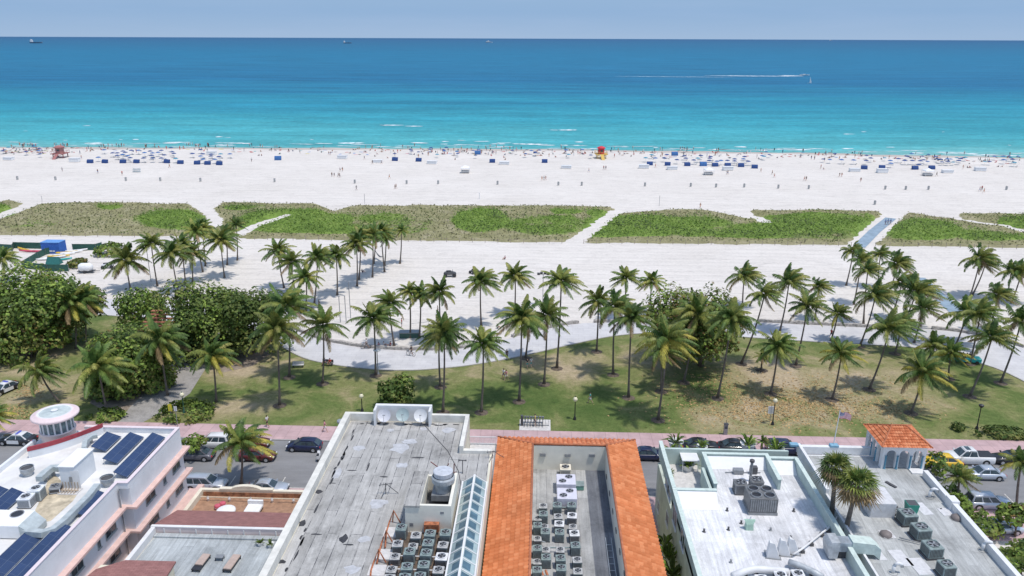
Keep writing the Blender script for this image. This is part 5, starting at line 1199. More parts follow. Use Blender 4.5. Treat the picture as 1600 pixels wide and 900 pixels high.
# ================================================================ building helpers
def PX(px,py,x):
    d=ray(px,py); t=x/d.x; return Vector((x,d.y*t,CH+d.z*t))
def wallring(m,x0,x1,y0,y1,z0,z1,t_=.3,sides='LRFB'):
    if 'L' in sides: m.box(x0,x0+t_,y0,y1,z0,z1)
    if 'R' in sides: m.box(x1-t_,x1,y0,y1,z0,z1)
    a=x0+(t_ if 'L' in sides else 0); b=x1-(t_ if 'R' in sides else 0)
    if 'F' in sides: m.box(a,b,y1-t_,y1,z0,z1)
    if 'B' in sides: m.box(a,b,y0,y0+t_,z0,z1)
    return m
def rolled(name,base,seam=(.06,.06,.07),row=.95,ln=9,amt=.8,stain=.5,rot=0,wid=.03):
    t=NT(name); br=t.n.new('ShaderNodeTexBrick'); v=t.mapv((1,1,1),(0,0,R(90)+rot)); 
    br2=t.mapv((1,1,1),(0,0,R(90)+rot)); t.l(v,br.inputs[0]); br.inputs['Scale'].default_value=1; br.inputs['Brick Width'].default_value=ln; br.inputs['Row Height'].default_value=row
    br.inputs['Mortar Size'].default_value=wid; br.inputs['Mortar Smooth'].default_value=.3; br.offset=.37; br.offset_frequency=2
    br.inputs['Color1'].default_value=(.86,.86,.86,1); br.inputs['Color2'].default_value=(1.06,1.06,1.06,1); br.inputs['Mortar'].default_value=(1,1,1,1)
    a=t.ramp(t.noise(.22,8,rough=.72,dist=.8),[(.3,tuple(v*.72 for v in base)),(.5,base),(.72,tuple(min(1,v*1.25) for v in base))])
    st=t.ramp(t.noise(1,6,vec=t.mapv((3.5,.22,1)),rough=.75),[(.35,.78),(.65,1.1)])
    gr=t.ramp(t.noise(9,4,rough=.8),[(.3,.86),(.7,1.1)])
    dk=t.ramp(t.noise(.16,7,rough=.75,vec=t.mapv((1,1,1),src='Object')),[(.52,1.0),(.72,1.0-stain)])
    c=t.mix(t.mix(t.mix(t.mix(a,br.outputs[0],1,'MULTIPLY'),st,1,'MULTIPLY'),gr,1,'MULTIPLY'),dk,1,'MULTIPLY')
    mk=t.math('MULTIPLY',br.outputs['Fac'],t.ramp(t.noise(.7,5,rough=.8),[(.40,0.0),(.58,amt)]))
    t.col(t.mix(c,seam,mk)); t.bump(t.noise(4,5),.4,.04); return t.set(.9,0,.2)
ROOFG=rolled('grey_rolled_roof',(.43,.42,.40),amt=1.0,wid=.035); ROOFL=rolled('pale_grey_roof',(.42,.45,.46),row=1.0,amt=.35,stain=.2)
ROOFC=rolled('courtyard_roof',(.40,.40,.39),row=1.0,ln=12,amt=.5,stain=.5); ROOFT=rolled('tower_hotel_roof',(.45,.46,.45),row=.9,ln=3.2,amt=.35,stain=.4,rot=R(8))
ROOFW=rolled('white_membrane_roof',(.70,.70,.71),(.5,.5,.5),row=1.6,ln=9,amt=.25,stain=.22)
TERRA=M('terrace_tile',(.36,.21,.13),.85,var=.2,scale=2); MAROON=NT('maroon_shingle'); br=MAROON.n.new('ShaderNodeTexBrick'); MAROON.l(MAROON.mapv((1,1,1)),br.inputs[0])
br.inputs['Scale'].default_value=1; br.inputs['Brick Width'].default_value=.5; br.inputs['Row Height'].default_value=.2; br.inputs['Mortar Size'].default_value=.012
br.inputs['Color1'].default_value=(.31,.155,.14,1); br.inputs['Color2'].default_value=(.26,.125,.115,1); br.inputs['Mortar'].default_value=(.2,.07,.07,1); MAROON.col(MAROON.mix(br.outputs[0],MAROON.ramp(MAROON.noise(1.5,5),[(.3,.85),(.7,1.12)]),1,'MULTIPLY')); MAROON=MAROON.set(.9)
PINKW=M('pink_stucco',(.67,.47,.42),.8,var=.08,scale=1.5,dirt=.3); HWHITE=M('hotel_white_stucco',(.70,.72,.74),.85,var=.05,scale=.5,dirt=.3); ROOFWH=M('white_roof_coating',(.70,.69,.67),.85,var=.07,scale=.6,dirt=.45)
PALEP=M('pale_pink_stucco',(.68,.58,.57),.85,var=.05,scale=1); MINT=M('mint_stucco',(.48,.57,.53),.85,var=.1,scale=.7,dirt=.45); MINTL=M('mint_coping',(.56,.65,.60),.8,var=.08,dirt=.3); MINTW=M('mint_side_wall',(.50,.55,.48),.9,var=.12,scale=.6,dirt=.5)
CREAMW=M('cream_wall',(.70,.66,.53),.85,var=.06,scale=.8,dirt=.3); REDF=M('maroon_trim',(.33,.045,.06),.6,var=.15); GREENG=M('grey_green_metal',(.25,.31,.30),.5,var=.2,scale=3,dirt=.5); LAVW=M('lavender_white_metal',(.62,.61,.68),.5,var=.06)
BLUECOL=M('blue_column_paint',(.10,.26,.36),.7,var=.1); SHADEB=M('shaded_blue',(.05,.10,.14),.7)
# clay tiles
def tilemat(n,c1,c2,c3):
    t=NT(n); vc=t.n.new('ShaderNodeVertexColor'); vc.layer_name='tile'
    a=t.ramp(vc.outputs[0],[(0,c1),(.5,c2),(1,c3)]); t.col(t.mix(a,t.ramp(t.noise(.35,6,rough=.7),[(.3,.82),(.7,1.1)]),1,'MULTIPLY')); return t.set(.85,0,.2)
TILE=tilemat('clay_tile_orange',(.50,.165,.062),(.58,.20,.08),(.66,.26,.115)); TILE2=tilemat('clay_tile_red',(.46,.14,.06),(.58,.19,.085),(.68,.28,.14))
def tileroof(name,e0,e1,r0,r1,mat,parent,pitch=.48,course=.42,amp=.14,step=.06):
    e0,e1,r0,r1=map(Vector,(e0,e1,r0,r1)); U=(e1-e0); Lu=U.length; U=U/Lu
    V=(r0-e0)-U*((r0-e0).dot(U)); Lv=V.length; V=V/Lv; Nn=U.cross(V); 
    if Nn.z<0: Nn=-Nn
    aL=(r0-e0).dot(U); aR=Lu-(r1-e0).dot(U)
    nu=int(Lu/pitch)*4; vs=[];cs=[];rnd=random.Random(5); rows=[]
    nc=max(1,round(Lv/course)); cc=Lv/nc
    for k in range(nc): rows+=[(k*cc,step,k),((k+1)*cc-.004,0,k)]
    tone={}
    for i in range(nu+1):
        u=Lu*i/nu; vm=Lv
        if aL>1e-3: vm=min(vm,Lv*u/aL)
        if aR>1e-3: vm=min(vm,Lv*(Lu-u)/aR)
        h=amp*abs(math.sin(math.pi*i/4)); 
        for v,s,k in rows:
            vv=min(v,vm); vs.append(e0+U*u+V*vv+Nn*(h+s*(1 if v<=vm else .0))); key=(i//4,k); 
            if key not in tone: tone[key]=rnd.random()
            cs.append(tone[key])
    nr=len(rows); m=MB(); fs=[]
    for i in range(nu):
        for j in range(nr-1):
            a,b,c,d=i*nr+j,(i+1)*nr+j,(i+1)*nr+j+1,i*nr+j+1
            if (vs[c]-vs[b]).length+(vs[d]-vs[a]).length>.03: fs.append((a,b,c,d))
    m.add(vs,fs); o=m.build(name,mat,parent); ca=o.data.color_attributes.new('tile','FLOAT_COLOR','POINT'); ca.data.foreach_set('color',[q for c in cs for q in (c,c,c,1)]); return o
# rooftop condensers
def mk_ac(name,body,top,w_=.8,h=.8,fans=1,label='x',blade=BLACK,d_=None):
    d_=d_ or w_*fans; o=thing(name,label,'air conditioner'); MB().box(-w_/2-.02,w_/2+.02,-d_/2-.02,d_/2+.02,0,.08).build('base',DARK,o,world=False)
    MB().bbox(-w_/2,w_/2,-d_/2,d_/2,.08,h,.06).build('housing',body,o,world=False)
    m=MB()
    for k in range(7):
        z=.16+k*(h-.3)/7
        m.box(-w_/2*.86,w_/2*.86,-d_/2-.015,-d_/2+.0,z,z+.035).box(-w_/2-.015,-w_/2,-d_/2*.86,d_/2*.86,z,z+.035).box(w_/2,w_/2+.015,-d_/2*.86,d_/2*.86,z,z+.035)
    m.build('louvre',DARK,o,world=False)
    MB().bbox(-w_/2-.02,w_/2+.02,-d_/2-.02,d_/2+.02,h-.07,h+.003,.04).build('top_plate',top,o,world=False)
    for k in range(fans):
        cy=(k-(fans-1)/2)*d_/fans; r=min(w_,d_/fans)*.36
        MB().lathe([(r*.98,h+.004),(r*1.22,h+.02),(r*1.2,h+.07),(r*1.0,h+.07),(r*.98,h+.01)],(0,cy,0),16).build('fan_ring',top,o,world=False)
        MB().lathe([(r*.97,h+.006),(.001,h+.007)],(0,cy,0),16).build('fan_well',BLACK,o,world=False)
        m=MB()
        for q in range(4):
            a=q*math.pi/2+.4; m.add([(0,cy,h+.03),(r*.9*math.cos(a),cy+r*.9*math.sin(a),h+.025),(r*.9*math.cos(a+.55),cy+r*.9*math.sin(a+.55),h+.05)],[(0,1,2)])
        m.lathe([(r*.22,h+.03),(r*.2,h+.07)],(0,cy,0),8); m.build('fan',GREY,o,world=False)
    return o
AC_G=mk_ac('condenser_unit',GREENG,GREENG,.85,.95); LGT=M('aged_light_metal',(.5,.5,.49),.6,var=.15,scale=2,dirt=.4)
AC_W=mk_ac('condenser_unit',GREENG,LGT,.8,.75); AC_D=mk_ac('condenser_unit',GREY,LGT,.75,.62); AC_L=mk_ac('condenser_unit',GREY,WHITE,.9,.85)
ACN={'g':(AC_G,'grey-green'),'w':(AC_W,'white-rimmed grey'),'d':(AC_D,'low pale-topped'),'l':(AC_L,'large white-rimmed')}
def window(x0,x1,y0,y1,z0,z1,parent,face='R',fr=WHITE,bars=2,gl=GLASS,pr=.05):
    """a window standing pr proud of a wall; face R: wall looks to +x, L: -x, B: -y (towards the camera)"""
    f=MB(); g=MB(); t_=.07
    if face in 'RL':
        s=1 if face=='R' else -1; xa,xb=sorted((x0,x0+s*pr))
        f.box(xa,xb,y0,y0+t_,z0,z1).box(xa,xb,y1-t_,y1,z0,z1).box(xa,xb,y0+t_,y1-t_,z1-t_,z1).box(xa,xb,y0+t_,y1-t_,z0,z0+t_)
        for k in range(1,bars): y=lerp(y0,y1,k/bars); f.box(xa,xb-.004*s,y-.02,y+.02,z0+t_,z1-t_)
        xa,xb=sorted((x0+s*.004,x0+s*.02)); g.box(xa,xb,y0+t_,y1-t_,z0+t_,z1-t_)
        sl=MB().box(min(x0,x0+s*.12),max(x0,x0+s*.12),y0-.05,y1+.05,z0-.08,z0-.002)
    else:
        f.box(x0,x0+t_,y0-pr,y0,z0,z1).box(x1-t_,x1,y0-pr,y0,z0,z1).box(x0+t_,x1-t_,y0-pr,y0,z1-t_,z1).box(x0+t_,x1-t_,y0-pr,y0,z0,z0+t_)
        g.box(x0+t_,x1-t_,y0-.02,y0-.004,z0+t_,z1-t_); sl=MB().box(x0-.05,x1+.05,y0-.12,y0,z0-.08,z0-.002)
    o=f.build('window',fr,parent); g.build('pane',gl,o); sl.build('sill',fr,o); return o
# ================================================================ grey flat roof hotel (centre left)
ZR=11.2; G=thing('grey_roof_hotel','large flat roofed cream hotel with patched grey roofing and three satellite dishes','building',(-12.3,55,0))
m=MB(); m.prism([(-20.4,30),(-4.4,30),(-4.4,68.9),(-7.2,68.9),(-7.2,75.3),(-20.4,75.3)],0,ZR-.02); m.build('wall',CREAMW,G)
MB().add([(-19.8,30.4,ZR),(-4.6,30.4,ZR),(-4.6,68.5,ZR),(-7.6,68.5,ZR),(-7.6,74.9,ZR),(-19.8,74.9,ZR)],[(0,1,2,3,4,5)]).build('roof',ROOFG,G)
m=MB(); m.box(-20.45,-19.85,30,75.35,ZR-.01,12.05).box(-19.85,-16.0,74.95,75.35,ZR-.01,12.05).box(-11.2,-7.6,74.95,75.35,ZR-.01,12.05).box(-7.6,-7.2,68.5,75.35,ZR-.01,12.05).box(-7.2,-4.42,68.5,68.95,ZR-.01,11.55); m.build('parapet',M('parapet_cream',(.70,.68,.62),.85,var=.08,scale=1.2,dirt=.45),G)
a=PY(587,632,75.2); b=PY(675,634,75.2); SX0,SX1=a.x,b.x
m=MB(); m.box(SX0,SX1,75.0,75.45,ZR,a.z).box(SX0,SX0+.22,73.9,75.0,ZR,a.z-.05).box(SX1-.22,SX1,73.9,75.0,ZR,a.z-.05); m.build('sign_parapet',WHITE,G)
# metal roof edge flashing / tar blotches
TAR=M('tar_patch',(.045,.045,.05),.7,var=.3); m=MB(); rnd=random.Random(4)
def blotch(m,x,y,z,rx,ry,n=9):
    a0=rnd.random()*6; m.add([(x+rx*(.6+.6*rnd.random())*math.cos(a0+2*math.pi*k/n),y+ry*(.6+.6*rnd.random())*math.sin(a0+2*math.pi*k/n),z) for k in range(n)],[tuple(range(n))])
for k in range(38): y=rnd.uniform(36,73); blotch(m,-18.95+rnd.uniform(-.15,.2),y,ZR+.012,.1,rnd.uniform(.25,.8))
for k in range(26): blotch(m,rnd.uniform(-18.5,-7.8),74.6-rnd.random()*.3,ZR+.012,.25,.12)
for px_,py_,rx,ry in ((498,768,.35,.45),(537,842,.35,.6),(545,851,.5,.12),(494,835,.5,.1),(655,715,.7,.1),(600,745,.4,.1),(550,735,.5,.08),(520,755,.4,.08),(472,818,.3,.5),(440,878,.35,.3),(575,640+90,.08,.8)):
    q=P(px_,py_,ZR); blotch(m,q.x,q.y,ZR+.014,rx,ry)
m.build('tar_patch',TAR,G,kind='stuff')
m=MB()
for px_,py_,rx,ry in ((560,700,.7,.6),(625,700,1.0,1.1),(628,727,.5,.6),(570,842,.6,.5),(550,890,.7,.6),(590,787,.9,.7),(610,672,.5,.4),(662,670,.5,.4),(700,672,.8,.7),(640,690,.8,.6),(527,740,.4,1.0)):
    q=P(px_,py_,ZR); blotch(m,q.x,q.y,ZR+.009,rx,ry,12)
m.build('pale_patch',M('silver_roof_paint',(.47,.475,.49),.8,var=.15,scale=2),G,kind='stuff')
# balcony terrace in the notch
MB().box(-7.15,-4.45,69,75.2,8.4,8.6).build('terrace_floor',CONC,G)
m=MB(); m.box(-7.15,-4.4,75.05,75.12,9.5,9.58).box(-7.15,-4.4,75.05,75.12,8.75,8.8)
for k in range(18): m.box(-7.1+k*.155,-7.07+k*.155,75.07,75.1,8.6,9.5)
m.build('railing',WHITE,G)
# dishes
def dish(px,py,label,mat,y=74.2):
    q=PY(px,py,y); o=thing('satellite_dish',label,'satellite dish',(q.x,q.y,ZR)); h=q.z-ZR
    MB().tube([(0,.25,0),(0,.25,h)],.06,6).build('mast',GREY,o,world=False)
    m=MB(); m.smooth=True; m.lathe([(.001,-.12),(.3,-.09),(.55,0),(.70,.08)],(0,0,0),20); mm=Matrix.Translation((0,.12,h))@Matrix.Rotation(R(62),4,'X')
    m.v=[tuple(mm@Vector(v)) for v in m.v]; m.build('reflector',mat,o,world=False)
    e=mm@Vector((0,0,.6)); b=mm@Vector((0,-.65,.05)); MB().tube([b,e],.02,5).ell(tuple(e),(.07,.07,.07),6,4).build('feed_arm',GREY,o,world=False)
dish(600,650,'left of three satellite dishes, white one fixed inside the white parapet',M('dish_white',(.6,.6,.64),.5,var=.05)); dish(629,649,'middle of three satellite dishes, grey-green one',M('dish_grey',(.38,.46,.46),.5,var=.08)); dish(657,650,'right of three satellite dishes, white one at the end of the parapet',M('dish_white2',(.68,.68,.68),.5,var=.05))
q=P(533,664,ZR); o=thing('roof_vent','small round white vent in the far left corner of the grey roof','vent',(q.x,q.y,ZR)); m=MB(); m.smooth=True; m.lathe([(.2,0),(.2,.3),(.42,.35),(.4,.55),(.05,.7)],(0,0,0),12).build('cap',GALV,o,world=False); MB().lathe([(.3,0),(.3,.06)],(0,0,0),12).build('flange',GREY,o,world=False)
def aerial(px,py,label,h,z,kind=0):
    q=P(px,py,z); o=thing('roof_aerial',label,'aerial',q); m=MB().tube([(0,0,0),(0,0,h)],.04,5); m.build('mast',DARK,o,world=False); m=MB()
    if kind==0:
        m.tube([(-.6,0,h*.8),(.6,.1,h*.95)],.03,5).tube([(0,0,h),(1.1,.1,.05)],.03,5).tube([(0,0,h*.6),(-.3,-.8,0)],.03,5)
        for k in range(4): m.tube([(-.5+k*.3,-.25,h*.85),(-.5+k*.3,.3,h*.88)],.018,4)
    else: m.tube([(-.3,0,h),(.3,0,h)],.05,5).ell((-.3,0,h),(.1,.1,.08),6,4).ell((.3,0,h),(.1,.1,.08),6,4)
    m.build('arm',DARK,o,world=False)
aerial(603,772,'dark fallen tripod aerial on the middle of the grey roof',1.1,ZR); aerial(723,740,'thin twin headed post on the grey roof beside the skylight',1.4,ZR,1); aerial(770,716,'small dark bracket aerial at the right edge of the grey roof',.8,ZR,0)
# curved cable
pts=[P(a,b,ZR+.03) for a,b in ((662,663),(680,683),(700,705),(716,735),(722,765),(721,790))]; o=thing('roof_cable','thin curved cable lying from the right dish to the skylight','cable',pts[0]); MB().tube([p-pts[0] for p in pts],.03,5).build('sheath',DARK,o,world=False)
# stair / fan house
fl=P(634,830,ZR); fr=P(706,830,ZR); bk=PY(645,745,fl.y+5).y; PHZ=PY(634,790,fl.y).z; Y0=fl.y; Y1=Y0+5.2; X0,X1=fl.x,fr.x; xm_=lerp(X0,X1,.31)
o=thing('roof_house','cream roof house with an open top and a big round fan on the grey roof','roof house',(X0,Y0,ZR))
m=MB(); m.box(X0,xm_,Y0,Y1,ZR,PHZ-.1).box(xm_,X1,Y0,Y0+.25,ZR,PHZ+.05).box(X1-.25,X1,Y0+.25,Y1,ZR,PHZ+.05).box(xm_,X1-.25,Y1-.25,Y1,ZR,PHZ-.2).box(xm_,xm_+.1,Y0+.25,Y1-.25,ZR,PHZ); m.build('wall',M('roof_house_cream',(.74,.71,.62),.85,var=.05,scale=1,dirt=.2),o)
MB().box(X0-.1,xm_+.05,Y0-.1,Y1+.1,PHZ-.1,PHZ+.06).build('slab',ROOFG,o); MB().box(xm_+.1,X1-.25,Y0+.25,Y1-.25,ZR+.8,ZR+.85).build('floor',DARK,o)
m=MB(); m.box(X0+.35,X0+.65,Y0-.02,Y0,ZR+.5,ZR+.8).box(X1-.9,X1-.6,Y0-.02,Y0,PHZ-.7,PHZ-.5); m.build('vent_grille',GREY,o)
MB().box(lerp(X0,X1,.42),lerp(X0,X1,.74),Y0-.5,Y0-.02,ZR+.3,ZR+1.0).build('access_box',RUST,o)
q=Vector((lerp(X0,X1,.72),Y1-1.6,PHZ-.6)); o=thing('exhaust_fan','big round grey metal exhaust fan above the open roof house','exhaust fan',(q.x,q.y,ZR+.85)); zz=PHZ-ZR-.85
m=MB(); m.box(-.95,.95,-.9,.9,zz*.2,zz*.55); m.smooth=True; m.build('duct',GREY,o,world=False); m=MB(); m.lathe([(.7,zz*.5),(.7,zz+.1),(.98,zz+.2),(1.0,zz+.6),(.9,zz+.75)],(0,0,0),22).build('drum',GALV,o,world=False)
m=MB(); m.lathe([(.82,zz+.75),(.84,zz+1.15),(.78,zz+1.2),(.001,zz+1.24)],(0,0,0),22).build('cap',M('fan_cap',(.52,.54,.58),.5),o,world=False)
m=MB()
for k in range(3): a=k*2.1; m.tube([(math.cos(a)*.9,math.sin(a)*.9,0),(math.cos(a)*.9,math.sin(a)*.9,zz*.5)],.05,5)
m.build('leg',RUST,o,world=False) if False else None
o=thing('rust_frame','rusty broken metal brackets sticking up behind the round fan','bracket',(q.x-.3,Y1+.6,ZR)); m=MB()
for a,b in (((-.9,0,.2),(-.4,0,2.6)),((-.4,0,2.6),(-1.1,.1,3.1)),((-.5,0,2.3),(.3,.2,2.5)),((.3,.2,2.5),(.5,.2,2.9)),((.9,0,1.2),(1.0,0,3.0)),((.7,0,2.0),(1.2,0,2.2))): m.tube([a,b],.05,5)
m.build('bar',M('dull_rust',(.2,.08,.07),.8),o,world=False)
# rusty pipes left of the condensers
for i,(pp_,l_) in enumerate(((((609,818),(604,835),(602,860)),'upper'),(((597,850),(592,870),(589,885)),'middle'),(((585,880),(580,895),(578,915)),'lower'))):
    a=[P(x,y,ZR) for x,y in pp_]; o=thing('rusty_pipe','rusty A-shaped pipe stand on the '+l_+' part of the roof curb','pipe',a[0]); m=MB().tube([p-a[0]+Vector((0,0,.25)) for p in a],.07,6).tube([(0,0,.2),(.35,.1,1.2),(.9,0,.1)],.06,6).tube([(.35,.1,1.2),(.2,.2,.0)],.05,6); m.build('pipe',RUST,o,world=False)
    b=a[1]; MB().box(b.x-.2-a[0].x,b.x+1.1-a[0].x,b.y-.6-a[0].y,b.y+.7-a[0].y,0,.22).build('curb',CONC,o,world=False)
# equipment pad under the condensers
q0=P(615,862,ZR); q1=P(702,862,ZR); MB().box(q0.x-.3,q1.x+.2,46,Y0-.2,ZR+.004,ZR+.06).build('equipment_pad',M('stained_pad',(.15,.11,.08),.9,var=.35,scale=1.5),G)
rows=[([(335,525,'g'),(450,570,'w'),(560,570,'g'),(680,565,'g')],0),([(305,635,'w'),(425,645,'d'),(545,645,'g'),(660,645,'w')],1),([(285,725,'d'),(400,712,'g'),(530,722,'g'),(650,745,'l')],2),([(258,825,'d'),(380,830,'g'),(510,815,'g'),(625,840,'w')],3),([(240,905,'w'),(360,915,'g'),(480,905,'g'),(620,925,'w')],4),([(225,985,'w'),(345,1000,'g'),(470,990,'d'),(610,1010,'g')],5)]
for row,ri in rows:
    for ci,(a,b,k) in enumerate(row):
        pr,nm=ACN[k]; q=P(560+a/5,720+b/5,ZR+.9); inst(pr,(q.x,q.y,ZR+.06),random.uniform(-.06,.06),1.0,f'{nm} condenser, {ORD[ci]} from the left in the {ORD[ri]} row below the cream roof house','condensers beside the long skylight')
for i,b in enumerate((872,893)):
    a=P(618,b-4,ZR+.5); c=P(700,b-1,ZR+.5); o=thing('conduit','white conduit pipe running across the '+['upper','lower'][i]+' condenser rows','pipe',a); MB().tube([(0,0,0),c-a],.05,6).build('pipe',WHITE,o,world=False)
# skylight
sx0=P(716,830,ZR).x; SKYL=thing('glass_skylight','long ridged glass skylight with white bars beside the orange tiled wing','skylight',(-5.6,55,ZR))
yf=P(745,756,ZR+.6).y; XA,XB=-6.6,-4.5; XM=(XA+XB)/2; zw=ZR+.75; zt=ZR+1.45; yb_=40
SG=M('skylight_glass',(.34,.42,.42),.2,var=.25,scale=.6)
MB().box(XA-.06,XA+.02,yb_,yf,ZR,zw-.03).box(XB-.02,XB+.06,yb_,yf,ZR,zw-.03).box(XA+.02,XB-.02,yf-.06,yf,ZR,zw-.03).build('kerb_wall',WHITE,SKYL)
m=MB(); step=(yf-yb_)/17
for k in range(17):
    y=yb_+k*step; m.add([(XA,y,zw),(XA,y+step,zw),(XM,y+step,zt),(XM,y,zt),(XB,y,zw),(XB,y+step,zw)],[(0,3,2,1),(3,4,5,2)])
m.add([(XA,yf,zw),(XB,yf,zw),(XM,yf,zt)],[(0,1,2)]); m.build('glass',SG,SKYL)
for k in range(17):
    y=yb_+k*step+.25
    for xa_,xb_ in ((XA+.35,XM-.12),(XM+.12,XB-.35)):
        za=lerp(zw,zt,1-abs((xa_-XM)/(XM-XA)))+.012; zb_=lerp(zw,zt,1-abs((xb_-XM)/(XM-XA)))+.012; MB().add([(xa_,y,za),(xb_,y,zb_),(xb_,y+step-.45,zb_),(xa_,y+step-.45,za)],[(0,1,2,3)]).build('tinted_pane',M('tinted_glass',(.07,.13,.17),.15,var=.4,scale=.7),SKYL)
m=MB(); m.box(XM-.09,XM+.09,yb_,yf+.05,zt-.02,zt+.1).build('ridge_bar',WHITE,SKYL)
for s in(0,1): MB().box((XA-.1,XB-.03)[s],(XA+.03,XB+.1)[s],yb_,yf+.05,zw-.03,zw+.08).build('edge_bar',WHITE,SKYL)
for k in range(18):
    y=yb_+k*step; m=MB()
    for s in(-1,1): m.add([(XM,y-.05,zt+.05),(XM,y+.05,zt+.05),(XM+s*(XM-XA),y+.05,zw+.05),(XM+s*(XM-XA),y-.05,zw+.05)],[(0,1,2,3)])
    m.build('glazing_bar',WHITE,SKYL)
# ================================================================ tiled courtyard hotel
OH=thing('tiled_courtyard_hotel','hotel with orange clay tiled wings around a sunken roof full of condensers','building',(3,55,0))
ox0,ox1,oy1=-4.2,10.45,76.0; ix0,ix1,iy1=-.35,7.0,72.2; ze=9.0; zr=10.35; zc=7.5; oy0=32
m=MB(); m.box(ox0+.3,ix0+.25-.28,oy0,oy1-.4,0,ze-.1).box(ix1+.03,ox1-.35,oy0,oy1-.4,0,ze-.1).box(ix0-.03,ix1+.03,iy1+.25,oy1-.4,0,ze-.1); m.build('wall',CREAMW,OH)
m=MB(); m.box(ix0-.25,ix0,oy0,iy1+.25,0,zr-.12).box(ix1,ix1+.25,oy0,iy1+.25,0,zr-.12).box(ix0,ix1,iy1,iy1+.25,0,zr-.12); m.build('courtyard_wall',M('courtyard_cream',(.72,.69,.60),.85,var=.06,scale=.7,dirt=.25),OH)
MB().box(ix0,ix1,oy0,iy1,zc-.3,zc).build('flat_roof',ROOFC,OH)
tileroof('tiled_wing',(ox0,oy1,ze),(ox0,oy0,ze),(ix0-.1,iy1+.1,zr),(ix0-.1,oy0,zr),TILE,OH)
tileroof('tiled_wing',(ox1,oy0,ze),(ox1,oy1,ze),(ix1+.1,oy0,zr),(ix1+.1,iy1+.1,zr),TILE,OH)
tileroof('tiled_front',(ox1,oy1,ze),(ox0,oy1,ze),(ix1+.1,iy1+.1,zr),(ix0-.1,iy1+.1,zr),TILE2,OH)
m=MB(); m.smooth=True
for a,b in (((ox0,oy1,ze+.1),(ix0-.1,iy1+.1,zr+.08)),((ox1,oy1,ze+.1),(ix1+.1,iy1+.1,zr+.08)),((ix0-.1,oy0,zr+.03),(ix0-.1,iy1+.1,zr+.03)),((ix1+.1,oy0,zr+.03),(ix1+.1,iy1+.1,zr+.03)),((ix0-.1,iy1+.1,zr+.03),(ix1+.1,iy1+.1,zr+.03))): m.tube([a,b],.12,8)
m.build('ridge_tile',TILE2 if False else M('ridge_clay',(.44,.15,.07),.85,var=.2,scale=2),OH)
for px_,py_ in ((848,710),(887,711),(925,711)):
    q=PY(px_,py_,iy1); MB().box(q.x-.3,q.x+.3,iy1-.16,iy1-.003,q.z-.16,q.z+.16).build('vent',GREY,OH)
for px_,py_ in ((944,721),(948,745),(953,771),(958,799),(963,829),(969,862),(976,897)):
    q=PX(px_,py_,ix1); MB().box(ix1-.06,ix1-.003,q.y-.28,q.y+.28,q.z-.15,q.z+.15).build('vent',DARK,OH)
q=P(955,852,zc); MB().box(ix1-2.0,ix1-.02,oy0,iy1-.02,zc+.004,zc+.012).build('wall_shadow_strip',rolled('shadowed_roof',(.17,.18,.20),row=.7,amt=.4),OH)  # shadow of the right courtyard wall, painted as a darker strip of roofing
o=thing('roof_ladder','metal ladder lying flat on the courtyard roof beside the right wall','ladder',(P(954,870,zc).x,46,zc)); m=MB(); ly=P(950,842,zc).y-46
for x in(-.25,.25): m.tube([(x,0,.12),(x,ly,.12)],.04,5)
m.build('rail',GALV,o,world=False); 
for k in range(16): MB().tube([(-.25,.3+k*ly/16.5,.12),(.25,.3+k*ly/16.5,.12)],.03,5).build('rung',GALV,o,world=False)
AC2=mk_ac('condenser_unit',LAVW,LAVW,1.5,1.1,2,d_=1.5)
def ac2(a,b,l_):
    q=P(820+a/4.737,710+b/4.737,zc+1.1); o=thing('double_fan_unit',l_,'air conditioner',(q.x,q.y,zc)); MB().bbox(-.95,.95,-.95,.95,.1,1.15,.04).build('housing',LAVW,o,world=False); MB().box(-.9,.9,-.9,.9,0,.1).build('base',DARK,o,world=False)
    for x,y in((.28,.42),(-.35,-.38)):
        MB().lathe([(.36,1.152),(.40,1.18),(.37,1.20)],(x,y,0),18).build('fan_ring',LAVW,o,world=False); MB().lathe([(.36,1.155),(.001,1.157)],(x,y,0),18).build('fan_well',BLACK,o,world=False)
        m=MB()
        for k in range(4): c=k*1.57+.3; m.add([(x,y,1.18),(x+.33*math.cos(c),y+.33*math.sin(c),1.17),(x+.33*math.cos(c+.6),y+.33*math.sin(c+.6),1.19)],[(0,1,2)])
        m.build('fan',GREY,o,world=False)
ac2(305,185,'far one of two pale lavender double fan units in the tiled courtyard'); ac2(312,290,'near one of two pale lavender double fan units in the tiled courtyard')
for o_ in [AC2]+list(AC2.children_recursive): bpy.data.objects.remove(o_)
q=P(820+300/4.737,710+98/4.737,zc+.9); inst(mk_ac('condenser_unit',CREAM,CREAM,1.1,1.0),(q.x,q.y,zc),0,1,'single cream condenser at the top of the courtyard against the far wall')
cl=[[(135,370,'w'),(240,375,'g'),(347,375,'g')],[(137,440,'g'),(247,447,'w'),(350,447,'l')],[(145,515,'d'),(255,508,'l'),(357,515,'d')],[(152,570,'g'),(258,575,'g'),(367,578,'l')],[(155,685,'d'),(263,685,'d'),(375,672,'g')],[(158,762,'g'),(265,768,'g'),(388,768,'w')],[(270,840,'g'),(393,852,'w')],[(160,925,'g'),(280,930,'w'),(400,940,'g')]]
for ri,row in enumerate(cl):
    for ci,(a,b,k) in enumerate(row):
        pr,nm=ACN[k]; q=P(820+a/4.737,710+b/4.737,zc+.85); inst(pr,(q.x,q.y,zc+.02),random.uniform(-.08,.08),.95,f'{nm} condenser, {ORD[ci]} from the left in the {ORD[ri]} row of the tiled courtyard','condensers in the tiled courtyard')
